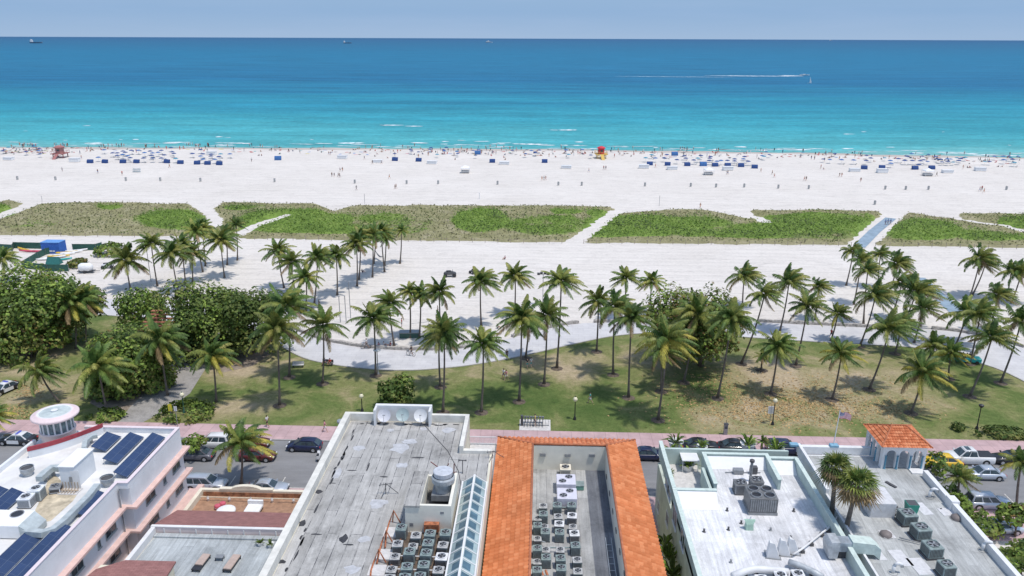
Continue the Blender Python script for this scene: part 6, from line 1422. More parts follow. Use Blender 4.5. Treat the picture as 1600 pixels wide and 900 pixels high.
for ri,(a,b) in enumerate(((70,450),(82,520),(80,600),(85,690),(88,770),(90,850))):
    q=P(818+a/4.737,710+b/4.737,zc+.85); inst(AC_G if ri%2 else AC_D,(max(q.x,ix0+.5),q.y,zc+.02),.05,.9,f'grey condenser hugging the left courtyard wall, {ORD[ri]} from the far end','condensers in the tiled courtyard')
for i,(pts,c,l_,r_) in enumerate((([(153,650),(120,640)],GALV,'thin pipe',.04),([(140,690),(380,690)],GREENG,'long green-grey pipe between the condenser columns',.06),([(215,392),(375,392)],GREENG,'green-grey pipe beside the upper condensers',.06),([(155,860),(170,900),(175,950)],RUST,'right one of two rusty red pipes at the bottom of the courtyard',.11),([(125,870),(140,910),(140,960)],RUST,'left one of two rusty red pipes at the bottom of the courtyard',.11))):
    a=[P(820+x/4.737,710+y/4.737,zc+.5) for x,y in pts]; o=thing('pipe',l_ if i else 'short thin pipe near the left courtyard condensers','pipe',a[0]); MB().tube([p-a[0] for p in a],r_,6).build('run',c,o,world=False)
q=P(820+398/4.737,710+235/4.737,zc+.2); o=thing('equipment_box','small faded green metal box right of the lavender units','box',(q.x,q.y,zc)); MB().bbox(-.5,.5,-.5,.4,.05,.5,.03).build('body',M('faded_green',(.15,.32,.26),.7),o,world=False); MB().box(-.53,.53,-.53,.43,.5,.54).build('lid',GREENG,o,world=False)
# ================================================================ mint hotel
MH=thing('mint_hotel','pale mint green hotel with stepped parapets around a white roof','building',(20,60,0)); mz=8.95; rz_=7.85; fz=6.4
m=MB(); m.prism([(13.05,30),(26.7,30),(26.7,73.2),(23.9,73.2),(23.9,73.8),(17.2,73.8),(17.2,66.8),(13.05,66.8)],0,rz_-.02).box(13.05,17.2,66.8,76.0,0,fz); m.build('wall',MINTW,MH)
MB().add([(13.4,30,rz_),(26.5,30,rz_),(26.5,73,rz_),(23.7,73,rz_),(23.7,73.5,rz_),(17.4,73.5,rz_),(17.4,66.5,rz_),(13.4,66.5,rz_)],[tuple(range(8))]).build('roof',ROOFW,MH)
m=MB(); T=.28; YL=P(1118,756,mz).y; YR=P(1218,750,mz).y
m.box(13.05,13.05+T,30,76.0,rz_-.5,mz).box(13.05+T,17.2,66.5,66.5+T,rz_,mz).box(17.2,17.2+T,YL,73.8,rz_,mz).box(17.2+T,23.9,73.8-T,73.8,rz_,mz).box(23.62,23.9,YR,73.8-T,rz_,mz).box(23.9,26.7-T,72.9,73.2,rz_,mz-.05).box(26.7-T,26.7,30,73.2,rz_,mz+.1).box(16.7,16.98,66.8+T,71.5,fz,mz-.4)
m.build('parapet',MINT,MH)
def coping(m,x0,x1,y0,y1,z): m.box(x0-.06,x1+.06,y0-.06,y1+.06,z,z+.07)
m=MB(); coping(m,13.05,13.33,30,66.4,mz); coping(m,13.05,13.33,66.95,76,mz); coping(m,13.05,17.13,66.5,66.78,mz); coping(m,17.2,17.48,YL,73.4,mz+.003); coping(m,17.2,23.9,73.52,73.8,mz); coping(m,23.62,23.9,YR,73.4,mz+.003); coping(m,23.98,26.7,72.9,73.2,mz); coping(m,26.42,26.7,30,72.8,mz+.1); m.build('coping',MINTL,MH)
# white coved flashings on the inside of front parapets
def wedge(m,x0,x1,y,z0,z1,d): m.add([(x0,y,z1),(x1,y,z1),(x1,y-d,z0),(x0,y-d,z0)],[(0,3,2,1)])
BWC=M('bright_white_coating',(.78,.78,.78),.8,var=.03)
for wa in ((13.35,17.15,66.49,rz_+.01,mz-.05,1.6),(17.5,23.6,73.5,rz_+.01,mz-.2,1.1),(23.92,26.4,72.88,rz_+.01,mz-.2,1.4)): m=MB(); wedge(m,*wa); m.build('flashing',BWC,MH)
# front terrace & low mint front ledge
MB().box(13.35,17.1,67,75.8,fz+.0,fz+.06).build('terrace_floor',CONC,MH); m=MB(); m.box(13.3,26.7,75.6,75.9,fz-1,PY(1140,702,75.8).z).box(13.3,17.2,75.9,76.2,fz,fz+.6); m.build('front_ledge',MINT,MH); MB().box(13.4,26.7,73.9,75.6,fz-1,fz-.5).build('balcony_floor',CONC,MH)
# side windows (facing left)
for px_,py_,w_,h_ in ((1043,757,1.1,.9),(1046,768,1.0,.9),(1043,809,.7,1.1),(1055,805,1.0,1.6),(1067,840,.9,1.4),(1029,790,.5,1.0)):
    q=PX(px_,py_,13.05); window(13.05,0,q.y-w_,q.y+w_,q.z-h_*.7,q.z+h_*.5,MH,'L',WHITE,2)
o=thing('rooftop_unit','big square rooftop chiller with four fans on the white mint-hotel roof','air conditioner',(P(1188,797,rz_).x,P(1188,797,rz_).y,rz_)); DG=M('dark_unit_metal',(.16,.165,.17),.5,var=.2,scale=3)
MB().box(-1.35,1.35,-.9,1.4,.0,.25).build('frame',GREY,o,world=False); MB().bbox(-1.3,1.3,-.85,1.35,.25,1.75,.05).build('housing',DG,o,world=False)
m=MB()
for k in range(12): m.box(-1.2+k*.2,-1.1+k*.2,-.88,-.851,.4,1.6)
m.build('coil_grille',GREY,o,world=False)
for x in(-.62,.62):
    for y in(-.3,.8): MB().lathe([(.44,1.752),(.52,1.78),(.5,1.9),(.44,1.9),(.43,1.76)],(x,y,0),16).build('fan_ring',GREY,o,world=False); MB().lathe([(.43,1.757),(.001,1.76)],(x,y,0),14).build('fan_well',BLACK,o,world=False)
for a,b,l_ in ((1156,760,'small square condenser left of the big four-fan chiller'),(1181,755,'small square condenser behind the big four-fan chiller')):
    q=P(a,b+6,rz_+.2); o=inst(mk_ac('condenser_unit',GREY,DG,1.2,1.1),(q.x,q.y,rz_),0,1,l_)
q=P(1172,752,rz_); o=thing('flue_pipe','upright grey flue pipe behind the four-fan chiller','pipe',q); m=MB(); m.tube([(0,0,0),(0,0,2.3)],.14,8).build('pipe',GREY,o,world=False); MB().lathe([(.25,2.2),(.25,2.4),(.05,2.5)],(0,0,0),10).build('cap',DARK,o,world=False)
q=P(1170,740,rz_); o=thing('junction_box','cluster of small grey boxes on the far white roof of the mint hotel','box',q); MB().box(-1.6,-.6,-.3,.3,.1,.5).build('body',GREY,o,world=False); MB().box(.1,.8,-.2,.3,.1,.8).build('switch_box',DARK,o,world=False); MB().tube([(-2.4,0,.1),(1.2,.1,.1)],.05,5).build('pipe',GREY,o,world=False)
q=P(1170,826,rz_); o=thing('green_roof_vent','pale green metal roof vent in the middle of the white roof','vent',q); MB().loft([[(-.35,-.3,0),(.35,-.3,0),(.35,.3,0),(-.35,.3,0)],[(-.3,-.25,.6),(.3,-.25,.6),(.3,.25,.6),(-.3,.25,.6)],[(-.5,-.1,.95),(.5,-.1,.95),(.5,.1,.95),(-.5,.1,.95)]]).build('body',M('pale_green_metal',(.36,.52,.42),.6),o,world=False); MB().tube([(0,0,.9),(.1,0,1.3)],.05,6).build('pipe',WHITE,o,world=False)
def stub(px,py,z,label,h=.3,r=.09,mat=DARK):
    q=P(px,py,z); o=thing('vent_stub',label,'vent',q,group='small vent stubs on the white roof'); MB().lathe([(r*2,0),(r*1.1,.05),(r,h)],(0,0,0),8).build('pipe',mat,o,world=False); MB().lathe([(r*1.2,h),(.02,h+.05)],(0,0,0),8).build('cap',mat,o,world=False)
for i,(a,b) in enumerate(((1117,779),(1136,798),(1158,818),(1138,828),(1100,831),(1204,829),(1240,799),(1235,842),(1142,879),(1112,774))):
    stub(a,b,rz_,'small dark vent stub on the white roof of the mint hotel',mat=GREY if i in(5,8) else DARK)
# three white fin vents
for i,(a,b) in enumerate(((1207,872),(1224,868),(1238,866))):
    q=P(a,b,rz_); o=thing('fin_vent',['left','middle','right'][i]+' of three tall white wedge vents on the mint hotel roof','vent',q,-.15); m=MB(); m.add([(-.5,-.1,0),(.6,-.1,0),(.35,.9,0),(-.5,.6,0),(-.35,-.05,1.5),(.05,-.05,1.45),(.3,.5,.9),(-.35,.5,1.5)],[(0,1,5,4),(1,2,6,5),(2,3,7,6),(3,0,4,7),(4,5,6,7)]); m.build('hood',WHITE,o,world=False); MB().box(-.6,.7,-.2,1.0,0,.06).build('flange',GREY,o,world=False)
# big pipes and ducts
def pipe(name,label,pts,z,r,mat,feet=True,n=8):
    a=[P(x,y,z) for x,y in pts]; o=thing(name,label,'pipe' if name!='duct' else 'duct',(a[0].x,a[0].y,z)); m=MB(); m.smooth=True; m.tube([p-a[0] for p in a],r,n).build('run',mat,o,world=False)
    if feet:
        for p in a[1:-1]: q=p-a[0]; MB().box(q.x-.15,q.x+.15,q.y-.25,q.y+.25,-(z-rz_),-r).build('support',DARK,o,world=False)
    return o
pipe('roof_pipe','long white pipe on dark blocks crossing the mint roof diagonally',[(1310,806),(1294,826),(1285,832),(1268,846),(1254,857),(1240,866)],rz_+.35,.09,WHITE)
pipe('duct','curved white fabric-wrapped duct at the bottom of the mint roof',[(1145,900),(1165,892),(1182,889),(1212,891),(1232,894)],rz_+.5,.3,WHITE)
pipe('duct','pale aluminium duct bending down to the bottom right of the mint roof',[(1232,878),(1250,884),(1270,893),(1285,902)],rz_+.5,.28,GALV)
q=P(1300,872,rz_); a=P(1290,868,rz_)
o=thing('exhaust_duct','boxy galvanised exhaust duct crossing the parapet with a mint hood','duct',(a.x,a.y,rz_)); XL=a.x
MB().loft([[(0,-.7,.2),(.7,-.7,.2),(.7,.7,.2),(0,.7,.2)],[(-.15,-.75,1.3),(.8,-.75,1.3),(.8,.75,1.3),(-.15,.75,1.3)],[(.1,-.7,1.75),(.8,-.7,1.8),(.8,.7,1.8),(.1,.7,1.75)]]).build('fan_box',GALV,o,world=False)
MB().box(.8,26.75-XL,-.5,.55,.75,1.6).build('duct_run',M('aged_duct',(.42,.47,.52),.4,.4,var=.2,scale=2,dirt=.4),o,world=False)
MB().loft([[(26.75-XL,-.55,.7),(26.75-XL,.6,.7),(26.75-XL,.6,1.75),(26.75-XL,-.55,1.75)],[(28.6-XL,-.6,.6),(28.6-XL,.55,.6),(28.6-XL,.55,1.6),(28.6-XL,-.6,1.6)],[(29.1-XL,-.7,.2),(29.1-XL,.4,.2),(29.1-XL,.4,1.2),(29.1-XL,-.7,1.2)]]).build('hood',MINTL,o,world=False)
MB().box(1.0,1.6,-.3,.4,0,.74).build('motor',DARK,o,world=False)
for i,(a_,b_,k) in enumerate(((1220,899,'w'),(1247,897,'w'),(1190,905,'g'))): pr,nm=ACN[k]; q=P(a_,b_,rz_+.8); inst(AC_L,(q.x,q.y,rz_),0,1.05,['left','right','lowest left'][i]+' round fan condenser at the bottom edge of the mint hotel roof')
# plants on mint terrace
def potplant(px,py,z,label,s=1,mi=(3,0),pot=True):
    q=P(px,py,z); o=thing('potted_plant' if pot else 'leafy_plant',label,'plant',q); m=MB(); rnd=random.Random(int(px*7+py))
    for k in range(26):
        a=rnd.random()*6.28; el=rnd.uniform(.3,1.35); L_=s*rnd.uniform(.7,1.3); d=Vector((math.cos(a)*math.cos(el),math.sin(a)*math.cos(el),math.sin(el))); sd_=Vector((-math.sin(a),math.cos(a),0))*.09*s
        b=Vector((0,0,.4*s if pot else .1)); c=b+d*L_*.6; e=b+d*L_+Vector((0,0,-.25*L_)); m.add([b,c-sd_,e,c+sd_],[(0,1,2,3)],mi[rnd.randrange(len(mi))])
    m.build('foliage',[LG,LR,LD,LB],o,world=False)
    if pot: MB().lathe([(.35*s,0),(.5*s,.55*s),(.56*s,.6*s),(.3*s,.5*s)],(0,0,0),12).build('pot',WHITE,o,world=False)
for i,(a,b,s) in enumerate(((1048,716,1.4),(1077,722,1.6),(1074,735,1.3),(1096,706,1.2),(1046,745,.8))): potplant(a,b,fz,['yellow-green plant at the far left of the mint terrace','tall leafy plant in the middle of the mint terrace','lower plant nearest the mint terrace wall','leafy plant right of the white awning','small plant in the near left mint terrace corner'][i],s)
q=P(1077,717,fz+1.2); o=thing('awning','white square awning on the mint hotel front terrace','awning',(q.x,q.y,fz)); MB().box(-.9,.9,-.9,.9,1.4,1.5).build('canopy',WHITE,o,world=False)
for x in(-.8,.8):
    for y in(-.8,.8): MB().tube([(x,y,0),(x,y,1.4)],.04,5).build('post',WHITE,o,world=False)
for i,(a,b) in enumerate(((1168,700),(1212,708),(1055,697))): potplant(a,b+4,fz,['feathery plant behind the mint parapet, middle','bright green plant at the right front of the mint hotel','slim plant at the left front corner of the mint hotel'][i],1.6,(3,0,2))
for i,(a,b,s) in enumerate(((1056,872,2.6),(1050,895,2.8),(1068,900,2.2),(1052,850,2.0))):
    q=P(a,b,4.0); q.x=min(max(q.x,11.2),12.4); potplant(*proj(q.x,q.y,3.6),3.6,'green banana-like plant in the gap beside the orange tiles, '+['middle left','lower left','lower right','top one'][i],s*.8,(0,3,0),False)
# ================================================================ white tower hotel (right)
TH=thing('white_tower_hotel','white hotel with patched grey roof and tiled cupola at the right','building',(33,60,0)); tz=8.0
m=MB(); m.prism([(27.7,30),(39.3,30),(39.3,75.6),(27.7,75.6)],0,tz-.02); m.build('wall',HWHITE,TH)
MB().add([(27.9,30,tz),(39.1,30,tz),(39.1,75.4,tz),(27.9,75.4,tz)],[(0,1,2,3)]).build('roof',ROOFT,TH)
m=MB(); m.box(27.7,28.0,67.2,76.2,tz,9.0).box(28.0,35.3,75.7,76.2,tz,8.85).box(38.85,39.3,30,71.6,tz,8.75).box(38.75,39.5,65.6,66.7,tz,8.95).box(27.7,27.9,30,67.2,tz,8.5); m.build('parapet',WHITE,TH)
BLB=M('blue_bracket',(.2,.38,.5),.6)
for px_ in(1241,1304): q=PY(px_,687,76); MB().bbox(q.x-.45,q.x+.45,75.65,76.25,8.852,9.1,.05).build('bracket',BLB,TH)
# cupola
f0=P(1376,732,tz); f1=P(1442,732,tz); cx0,cx1=f0.x,min(f1.x,39.9); cy0=f0.y; cy1=cy0+4.3; ez=PY(1400,699,cy0-.3).z-.05
o=thing('tiled_cupola','square white cupola with blue arched openings under an orange tiled roof','cupola',(cx0,cy0,tz))
def archwall(m,p,u,n,Lw,h,na,ow,oh,th):
    """wall with na arched openings: p origin, u along, n thickness direction"""
    p,u,n=Vector(p),Vector(u),Vector(n)*th; pier=(Lw-na*ow)/(na+1); Z=Vector((0,0,1)); r=ow/2; sp=oh-r
    def slab(a,b,z0,z1):
        vs=[p+u*x+Z*z+k for k in (Vector(),n) for x,z in ((a,z0),(b,z0),(b,z1),(a,z1))]; m.add(vs,[(0,1,2,3),(7,6,5,4),(0,4,5,1),(1,5,6,2),(2,6,7,3),(3,7,4,0)])
    x=0
    for k in range(na+1):
        slab(x,x+pier,0,h); x+=pier
        if k<na:
            c=x+r; S=8
            for q in range(S):
                a0=math.pi*q/S; a1=math.pi*(q+1)/S; xa=c-r*math.cos(a0); xb=c-r*math.cos(a1); za=sp+r*math.sin(a0); zb_=sp+r*math.sin(a1)
                vs=[p+u*X+Z*z_+kk for kk in (Vector(),n) for X,z_ in ((xa,za),(xb,zb_),(xb,h),(xa,h))]; m.add(vs,[(0,1,2,3),(7,6,5,4),(0,4,5,1)])
            x+=ow
wl=cx1-cx0; wd=cy1-cy0; h_=ez-tz
m=MB(); archwall(m,(cx0,cy0,tz),(1,0,0),(0,1,0),wl,h_,3,.95,h_*.82,.3); archwall(m,(cx0,cy1-.3,tz),(1,0,0),(0,1,0),wl,h_,3,.95,h_*.82,.3); archwall(m,(cx0,cy0+.3,tz),(0,1,0),(1,0,0),wd-.6,h_,3,.8,h_*.82,.3); archwall(m,(cx1-.3,cy0+.3,tz),(0,1,0),(1,0,0),wd-.6,h_,3,.8,h_*.82,.3); m.build('arched_wall',WHITE,o)
pier=(wl-3*.95)/4
for k in range(1,3):
    x=cx0+k*(pier+.95)+pier/2
    for y in (cy0-.03,cy1-.2): MB().lathe([(.13,0),(.13,.1),(.09,.16),(.09,h_*.55),(.14,h_*.6)],(x,y,tz),10).build('column',BLUECOL,o)
for x in (cx0+.06,cx1-.06): MB().lathe([(.13,0),(.09,.16),(.09,h_*.55),(.14,h_*.6)],(x+(pier-.1 if x<cx0+1 else -pier+.1),cy0-.03,tz),10).build('column',BLUECOL,o)
for k in range(1,3): y=cy0+.3+k*((wd-.6-2.4)/4+.8)+(wd-.6-2.4)/8; MB().lathe([(.13,0),(.09,.16),(.09,h_*.55),(.14,h_*.6)],(cx0-.02,y,tz),10).build('column',BLUECOL,o)
MB().box(cx0+.31,cx1-.31,cy0+.31,cy1-.31,tz+.004,tz+.03).build('floor',CONC,o); MB().box(cx0+.005,cx1-.005,cy0+.005,cy1-.005,ez-.05,ez-.01).build('ceiling',SHADEB,o)
rx0,rx1,ry0,ry1=cx0-.35,cx1+.35,cy0-.35,cy1+.35; rzt=ez+1.25; cyy=(ry0+ry1)/2; hx=(ry1-ry0)/2; rdx0,rdx1=lerp(rx0,rx1,.36),lerp(rx0,rx1,.64)
tileroof('roof',(rx0,ry0,ez),(rx1,ry0,ez),(rdx0,cyy,rzt),(rdx1,cyy,rzt),TILE2,o,pitch=.26,course=.36,amp=.06); tileroof('roof',(rx1,ry1,ez),(rx0,ry1,ez),(rdx1,cyy,rzt),(rdx0,cyy,rzt),TILE2,o,pitch=.26,course=.36,amp=.06)
tileroof('roof',(rx0,ry1,ez),(rx0,ry0,ez),(rdx0,cyy,rzt),(rdx0,cyy-.01,rzt),TILE2,o,pitch=.26,course=.36,amp=.06); tileroof('roof',(rx1,ry0,ez),(rx1,ry1,ez),(rdx1,cyy-.01,rzt),(rdx1,cyy,rzt),TILE2,o,pitch=.26,course=.36,amp=.06)
m=MB()
for a,b in (((rx0,ry0,ez),(rdx0,cyy,rzt)),((rx1,ry0,ez),(rdx1,cyy,rzt)),((rx0,ry1,ez),(rdx0,cyy,rzt)),((rx1,ry1,ez),(rdx1,cyy,rzt)),((rdx0,cyy,rzt),(rdx1,cyy,rzt))): m.tube([Vector(a)+Vector((0,0,.08)),Vector(b)+Vector((0,0,.08))],.08,6)
m.build('hip_tile',M('ridge_clay'),o)
MB().box(cx0,cx1,cy0-.02,cy0,ez-.0,ez+.02).build('eave_board',WHITE,o)
# roof hardware on tower hotel
def big_ac(px,py,label,w_=1.35,h=1.15):
    q=P(px,py,tz+h); o=thing('rooftop_unit',label,'air conditioner',(q.x,q.y,tz),.12,'four condensers in a row on the tower hotel roof'); MB().box(-w_/2-.1,w_/2+.1,-w_/2,w_/2,0,.2).build('frame',DARK,o,world=False); MB().bbox(-w_/2,w_/2,-w_/2,w_/2,.2,h,.06).build('housing',GREENG,o,world=False)
    m=MB()
    for k in range(9): m.box(-w_/2+.1+k*(w_-.2)/9,-w_/2+.15+k*(w_-.2)/9,-w_/2-.02,-w_/2-.001,.3,h-.12).box(-w_/2-.02,-w_/2-.001,-w_/2+.1+k*(w_-.2)/9,-w_/2+.15+k*(w_-.2)/9,.3,h-.12)
    m.build('grille',DARK,o,world=False); r=w_*.36; MB().lathe([(r,h+.004),(r*1.12,h+.05),(r*1.05,h+.08)],(0,0,0),20).build('fan_ring',GREENG,o,world=False); MB().lathe([(r,h+.006),(.001,h+.007)],(0,0,0),18).build('fan_well',BLACK,o,world=False)
    m=MB(); m.box(-r,r,-.05,.05,h+.05,h+.07)
    for q_ in range(4): c=q_*1.57+.5; m.add([(0,0,h+.03),(r*.9*math.cos(c),r*.9*math.sin(c),h+.02),(r*.9*math.cos(c+.6),r*.9*math.sin(c+.6),h+.04)],[(0,1,2)])
    m.build('fan',GREY,o,world=False)
for i,(a,b) in enumerate(((1419,800),(1440,822),(1458,850),(1480,880))): big_ac(a,b,'grey-green boxy condenser, '+ORD[i]+' from the far end of the row on the tower hotel roof',1.35 if i<3 else 1.15)
q=P(1424,793,tz+.5); o=thing('plastic_bin','open green plastic bin beside the farthest boxy condenser','bin',(q.x,q.y,tz)); MB().loft([[(-.4,-.4,0),(.4,-.4,0),(.4,.4,0),(-.4,.4,0)],[(-.5,-.5,1.0),(.5,-.5,1.0),(.5,.5,1.0),(-.5,.5,1.0)]]).build('body',M('green_plastic',(.03,.3,.22),.5),o,world=False); MB().box(-.45,.45,-.45,.45,1.0,1.02).build('contents',DARK,o,world=False)
SW=M('white_patch',(.60,.60,.61),.85,var=.1)
for i,(a,b,w_,d_) in enumerate(((1386,835,.55,.6),(1407,872,.6,1.1),(1438,885,.7,1.1),(1442,795,.5,1.0),(1479,800,.6,.6),(1367,862,.5,1.2),(1470,795,.1,.1))): q=P(a,b,tz); MB().box(q.x-w_,q.x+w_,q.y-d_,q.y+d_,tz+.004,tz+.03,rz=.1).build('roof_patch',SW,TH)
# pale stair boxes
q=P(1372,806,tz); MB().bbox(q.x-.9,q.x+1.4,q.y-.3,q.y+2.6,tz,tz+1.5,.05).build('roof_box',SW,TH)
q=P(1432,738,tz); MB().box(q.x-.6,q.x+.8,q.y-.4,q.y+.6,tz+.004,tz+.12).build('roof_mat',WHITE,TH)
for i,(a,b,l_) in enumerate(((1452,777,'white gooseneck vent on the tower hotel roof near the right parapet, far one'),(1535,860,'white gooseneck vent on the tower hotel roof, near one'),(1395,895,'pale gooseneck vent at the bottom edge of the tower hotel roof'))):
    q=P(a,b,tz); o=thing('gooseneck_vent',l_,'vent',q); m=MB(); m.smooth=True; m.tube([(0,0,0),(0,0,.6),(.1,0,.85),(.35,0,.95),(.6,0,.85),(.68,0,.6)],.14,8).build('pipe',WHITE,o,world=False); MB().lathe([(.4,0),(.4,.04)],(0,0,0),10).build('flange',GREY,o,world=False)
for i,(a,b,l_) in enumerate(((1384,836,'low brown dome vent on the tower hotel roof left of the condensers'),(1495,810,'low dark ring vent on the tower hotel roof near the right parapet'))):
    q=P(a,b,tz); o=thing('dome_vent',l_,'vent',q); m=MB(); m.smooth=True; m.lathe([(.55,0),(.5,.2),(.3,.35),(.001,.4)],(0,0,0),12).build('dome',M('brown_metal',(.2,.17,.16),.6),o,world=False); MB().lathe([(.65,0),(.65,.05)],(0,0,0),12).build('flange',GREY,o,world=False)
q=P(1392,758,tz); o=thing('leaning_board','narrow dark board lying on the far tower hotel roof','board',q,.5); MB().box(-.15,.15,-.6,.6,.05,.12).build('plank',DARK,o,world=False); MB().box(-.2,.2,-.1,.1,0,.05).build('batten',DARK,o,world=False)
q=P(1400,800,tz); o=thing('grille_stack','ladder-like row of grey slats left of the farthest boxy condenser','grille',q,.4)
for k in range(7): MB().box(-.5,.5,-.9+k*.3,-.82+k*.3,.2,.35).build('slat',GREY,o,world=False)
MB().box(-.55,-.45,-1,1.1,0,.2).box(.45,.55,-1,1.1,0,.2).build('frame',DARK,o,world=False)
pipe('roof_pipe','thin grey pipes at the right of the condenser row',[(1405,840),(1425,845),(1445,850)],tz+.2,.05,GREY,False)
# flag
q=PY(1303,690,76.1); o=thing('flagpole','white flagpole on the parapet of the white hotel','flagpole',(q.x,76.1,8.85)); tp=PY(1313,640,76.1); dx=tp.x-q.x; H_=tp.z-8.85
MB().tube([(0,0,0),(dx,0,H_)],[.06,.04],7).build('pole',WHITE,o,world=False); MB().ell((dx,0,H_+.06),(.09,.09,.09),8,5).build('finial',M('brass',(.6,.45,.15),.4,.6),o,world=False)
FR=M('flag_red',(.45,.03,.06),.8,var=.05); FW=M('flag_white',(.72,.70,.72),.8,var=.03); FB=M('flag_blue',(.03,.05,.2),.8,var=.05)
fo=thing('flag','american flag with stripes and starred blue canton flying from the white pole','flag',(q.x+dx,76.1,8.85+H_-.25)); m=MB(); W2,H2=1.25,.75; n=14
def fp(u,v,e=0): return (u*W2,-.10*math.sin(u*9+v*1.5)*min(1,u*3)-e,-v*H2-.32*u*u-.06*math.sin(u*7))
for s in range(13):
    for k in range(n):
        u0,u1=k/n,(k+1)/n
        if s<7 and u0<.4: continue
        m.k=s%2; v0,v1=s/13,(s+1)/13; m.add([fp(u0,v0),fp(u1,v0),fp(u1,v1),fp(u0,v1)],[(3,2,1,0)])
m.build('stripes',[FR,FW],fo,world=False); m=MB()
for k in range(6):
    u0,u1=k/n,(k+1)/n; m.add([fp(u0,0),fp(u1,0),fp(u1,7/13),fp(u0,7/13)],[(3,2,1,0)])
m.build('canton',FB,fo,world=False); m=MB()
for r_ in range(9):
    for c in range(6 if r_%2==0 else 5):
        u=(.5+c+(.5 if r_%2 else 0))/6.2*.42; v=(r_+.6)/9.2*7/13
        for e in(.006,-.006):
            vs=[]
            for k in range(10): a_=math.pi*k/5; rr=.028 if k%2==0 else .012; x,y,z=fp(u,v,e); vs.append((x+rr*math.sin(a_),y,z+rr*math.cos(a_)))
            m.add(vs,[tuple(range(10))])
m.build('stars',FW,fo,world=False)
# ================================================================ low building with terrace
LB_=thing('low_terrace_hotel','low cream hotel with front terrace, maroon shingles and grey roof','building',(-29,60,0))
gx0=P(238,820,6.7).x; gy=P(238,820,6.7).y; gz=5.9; bx0=-36.4; fzt=2.9
m=MB(); m.box(gx0,-20.5,30,gy,0,gz).box(-36.3,-20.5,gy,73.4,0,fzt-.05); m.build('wall',CREAMW,LB_)
MB().box(gx0+.45,-20.5,30,gy-.4,gz,gz+.03).build('roof',ROOFL,LB_)
m=MB(); m.box(gx0,gx0+.4,30,gy-.25,gz,6.65); m.build('parapet',WHITE,LB_)
MB().box(gx0,-20.5,gy-.22,gy,gz,6.65).build('pink_parapet',PALEP,LB_); MB().box(gx0-.05,-20.5,gy-.27,gy+.05,6.652,6.72).build('coping',WHITE,LB_)
m=MB()
for k in range(10): x=gx0+1.2+k*1.5; m.box(x-.05,x+.05,gy-.30,gy-.224,gz+.05,gz+.62).box(x-.05,x+.05,gy-.75,gy-.23,gz+.035,gz+.1)
m.build('bracket',WHITE,LB_)
MB().box(gx0+.45,-20.5,gy-.9,gy-.35,gz+.034,gz+.2).build('kerb_strip',ROOFL,LB_)
# shingle pent roof
ey=P(277,797,5.2).y; ex0=P(277,797,5.2).x; m=MB(); m.add([(gx0-.05,gy+.06,6.6),(-20.5,gy+.06,6.6),(-20.5,ey,5.2),(ex0,ey,5.2),(gx0-.05,gy+.06,6.45),(-20.5,gy+.06,6.45),(-20.5,ey,5.08),(ex0,ey,5.08)],[(0,1,2,3),(7,6,5,4),(3,2,6,7),(0,3,7,4)]); m.build('shingle_roof',MAROON,LB_)
tx0=P(255,775,fzt).x
MB().box(-36.0,-20.5,gy,73.0,fzt,fzt+.04).build('terrace_floor',TERRA,LB_)
pz=PY(450,765,73.4).z
m=MB(); m.box(-36.3,-20.5,73.0,73.4,fzt-.05,pz).box(-36.3,-35.9,gy,73.0,fzt-.05,pz); m.build('terrace_parapet',CREAM,LB_)
ax=PY(386,760,73.4).x; m=MB(); poly=[(1.7*math.cos(math.pi*k/12),.55*math.sin(math.pi*k/12)) for k in range(13)]; vs=[(ax+x,y,pz-.01+z) for y in (72.98,73.42) for x,z in poly]; m.add(vs,[tuple(range(12,-1,-1)),tuple(range(13,26))]+[(k,k+1,14+k,13+k) for k in range(12)]); m.box(ax-2.9,ax+2.9,72.97,73.43,pz-.01,pz+.18); m.build('arched_crest',CREAM,LB_)
m=MB(); m.box(-35.7,-20.6,71.9,71.98,pz-.25,pz-.18)
m.build('handrail',M('yellowed_rail',(.68,.6,.45),.7),LB_)
for k in range(7): x=-34.9+k*2.3; MB().lathe([(.07,fzt),(.16,fzt+.35),(.07,fzt+.6),(.1,pz-.25)],(x,71.94,0),8).build('baluster',WHITE,LB_)
MB().box(-35.8,-20.6,72.9,72.98,fzt+.05,fzt+.5).build('brick_band',M('worn_brick',(.36,.17,.09),.9,var=.4,scale=2),LB_)
# side alley awning of pink building (salmon wall)
MB().box(-37.0,-36.35,60,74.5,0,3.35).build('salmon_wall',PINKW,LB_)
# terrace furniture
q=P(350,797,fzt+.5); o=thing('daybed','round white daybed on the terrace','daybed',(q.x+.2,q.y,fzt+.04)); MB().lathe([(.9,0),(.95,.3)],(0,0,0),18).build('base',BLACK,o,world=False); m=MB(); m.smooth=True; m.lathe([(.97,.3),(.97,.48),(.85,.55),(.001,.56)],(0,0,0),18).build('cushion',WHITEC,o,world=False)
q=P(341,789,fzt+.5)
for i,(dx_,dy_) in enumerate(((0,0),(.35,.5))): o=thing('pink_cushion',['lower','upper'][i]+' of two pink round stools left of the round daybed','stool',(q.x-.1+dx_,q.y+dy_,fzt+.04)); m=MB(); m.smooth=True; m.lathe([(.28,0),(.33,.2),(.32,.42),(.22,.5),(.001,.52)],(0,0,0),12).build('seat',M('pink_fabric',(.6,.12,.17),.85),o,world=False); MB().lathe([(.3,.18),(.345,.2),(.3,.22)],(0,0,0),12).build('seam',WHITE,o,world=False)
q=P(396,794,fzt+.5); o=thing('daybed','square white daybed on the terrace','daybed',(q.x,q.y,fzt+.04)); MB().box(-.75,.75,-.7,.7,0,.3).build('base',BLACK,o,world=False); MB().bbox(-.8,.8,-.72,.8,.3,.55,.06).build('cushion',WHITEC,o,world=False); MB().box(-.8,.8,.6,.85,.55,.95).build('backrest',WHITEC,o,world=False)
TANF=M('tan_cushion',(.46,.36,.31),.85,var=.08)
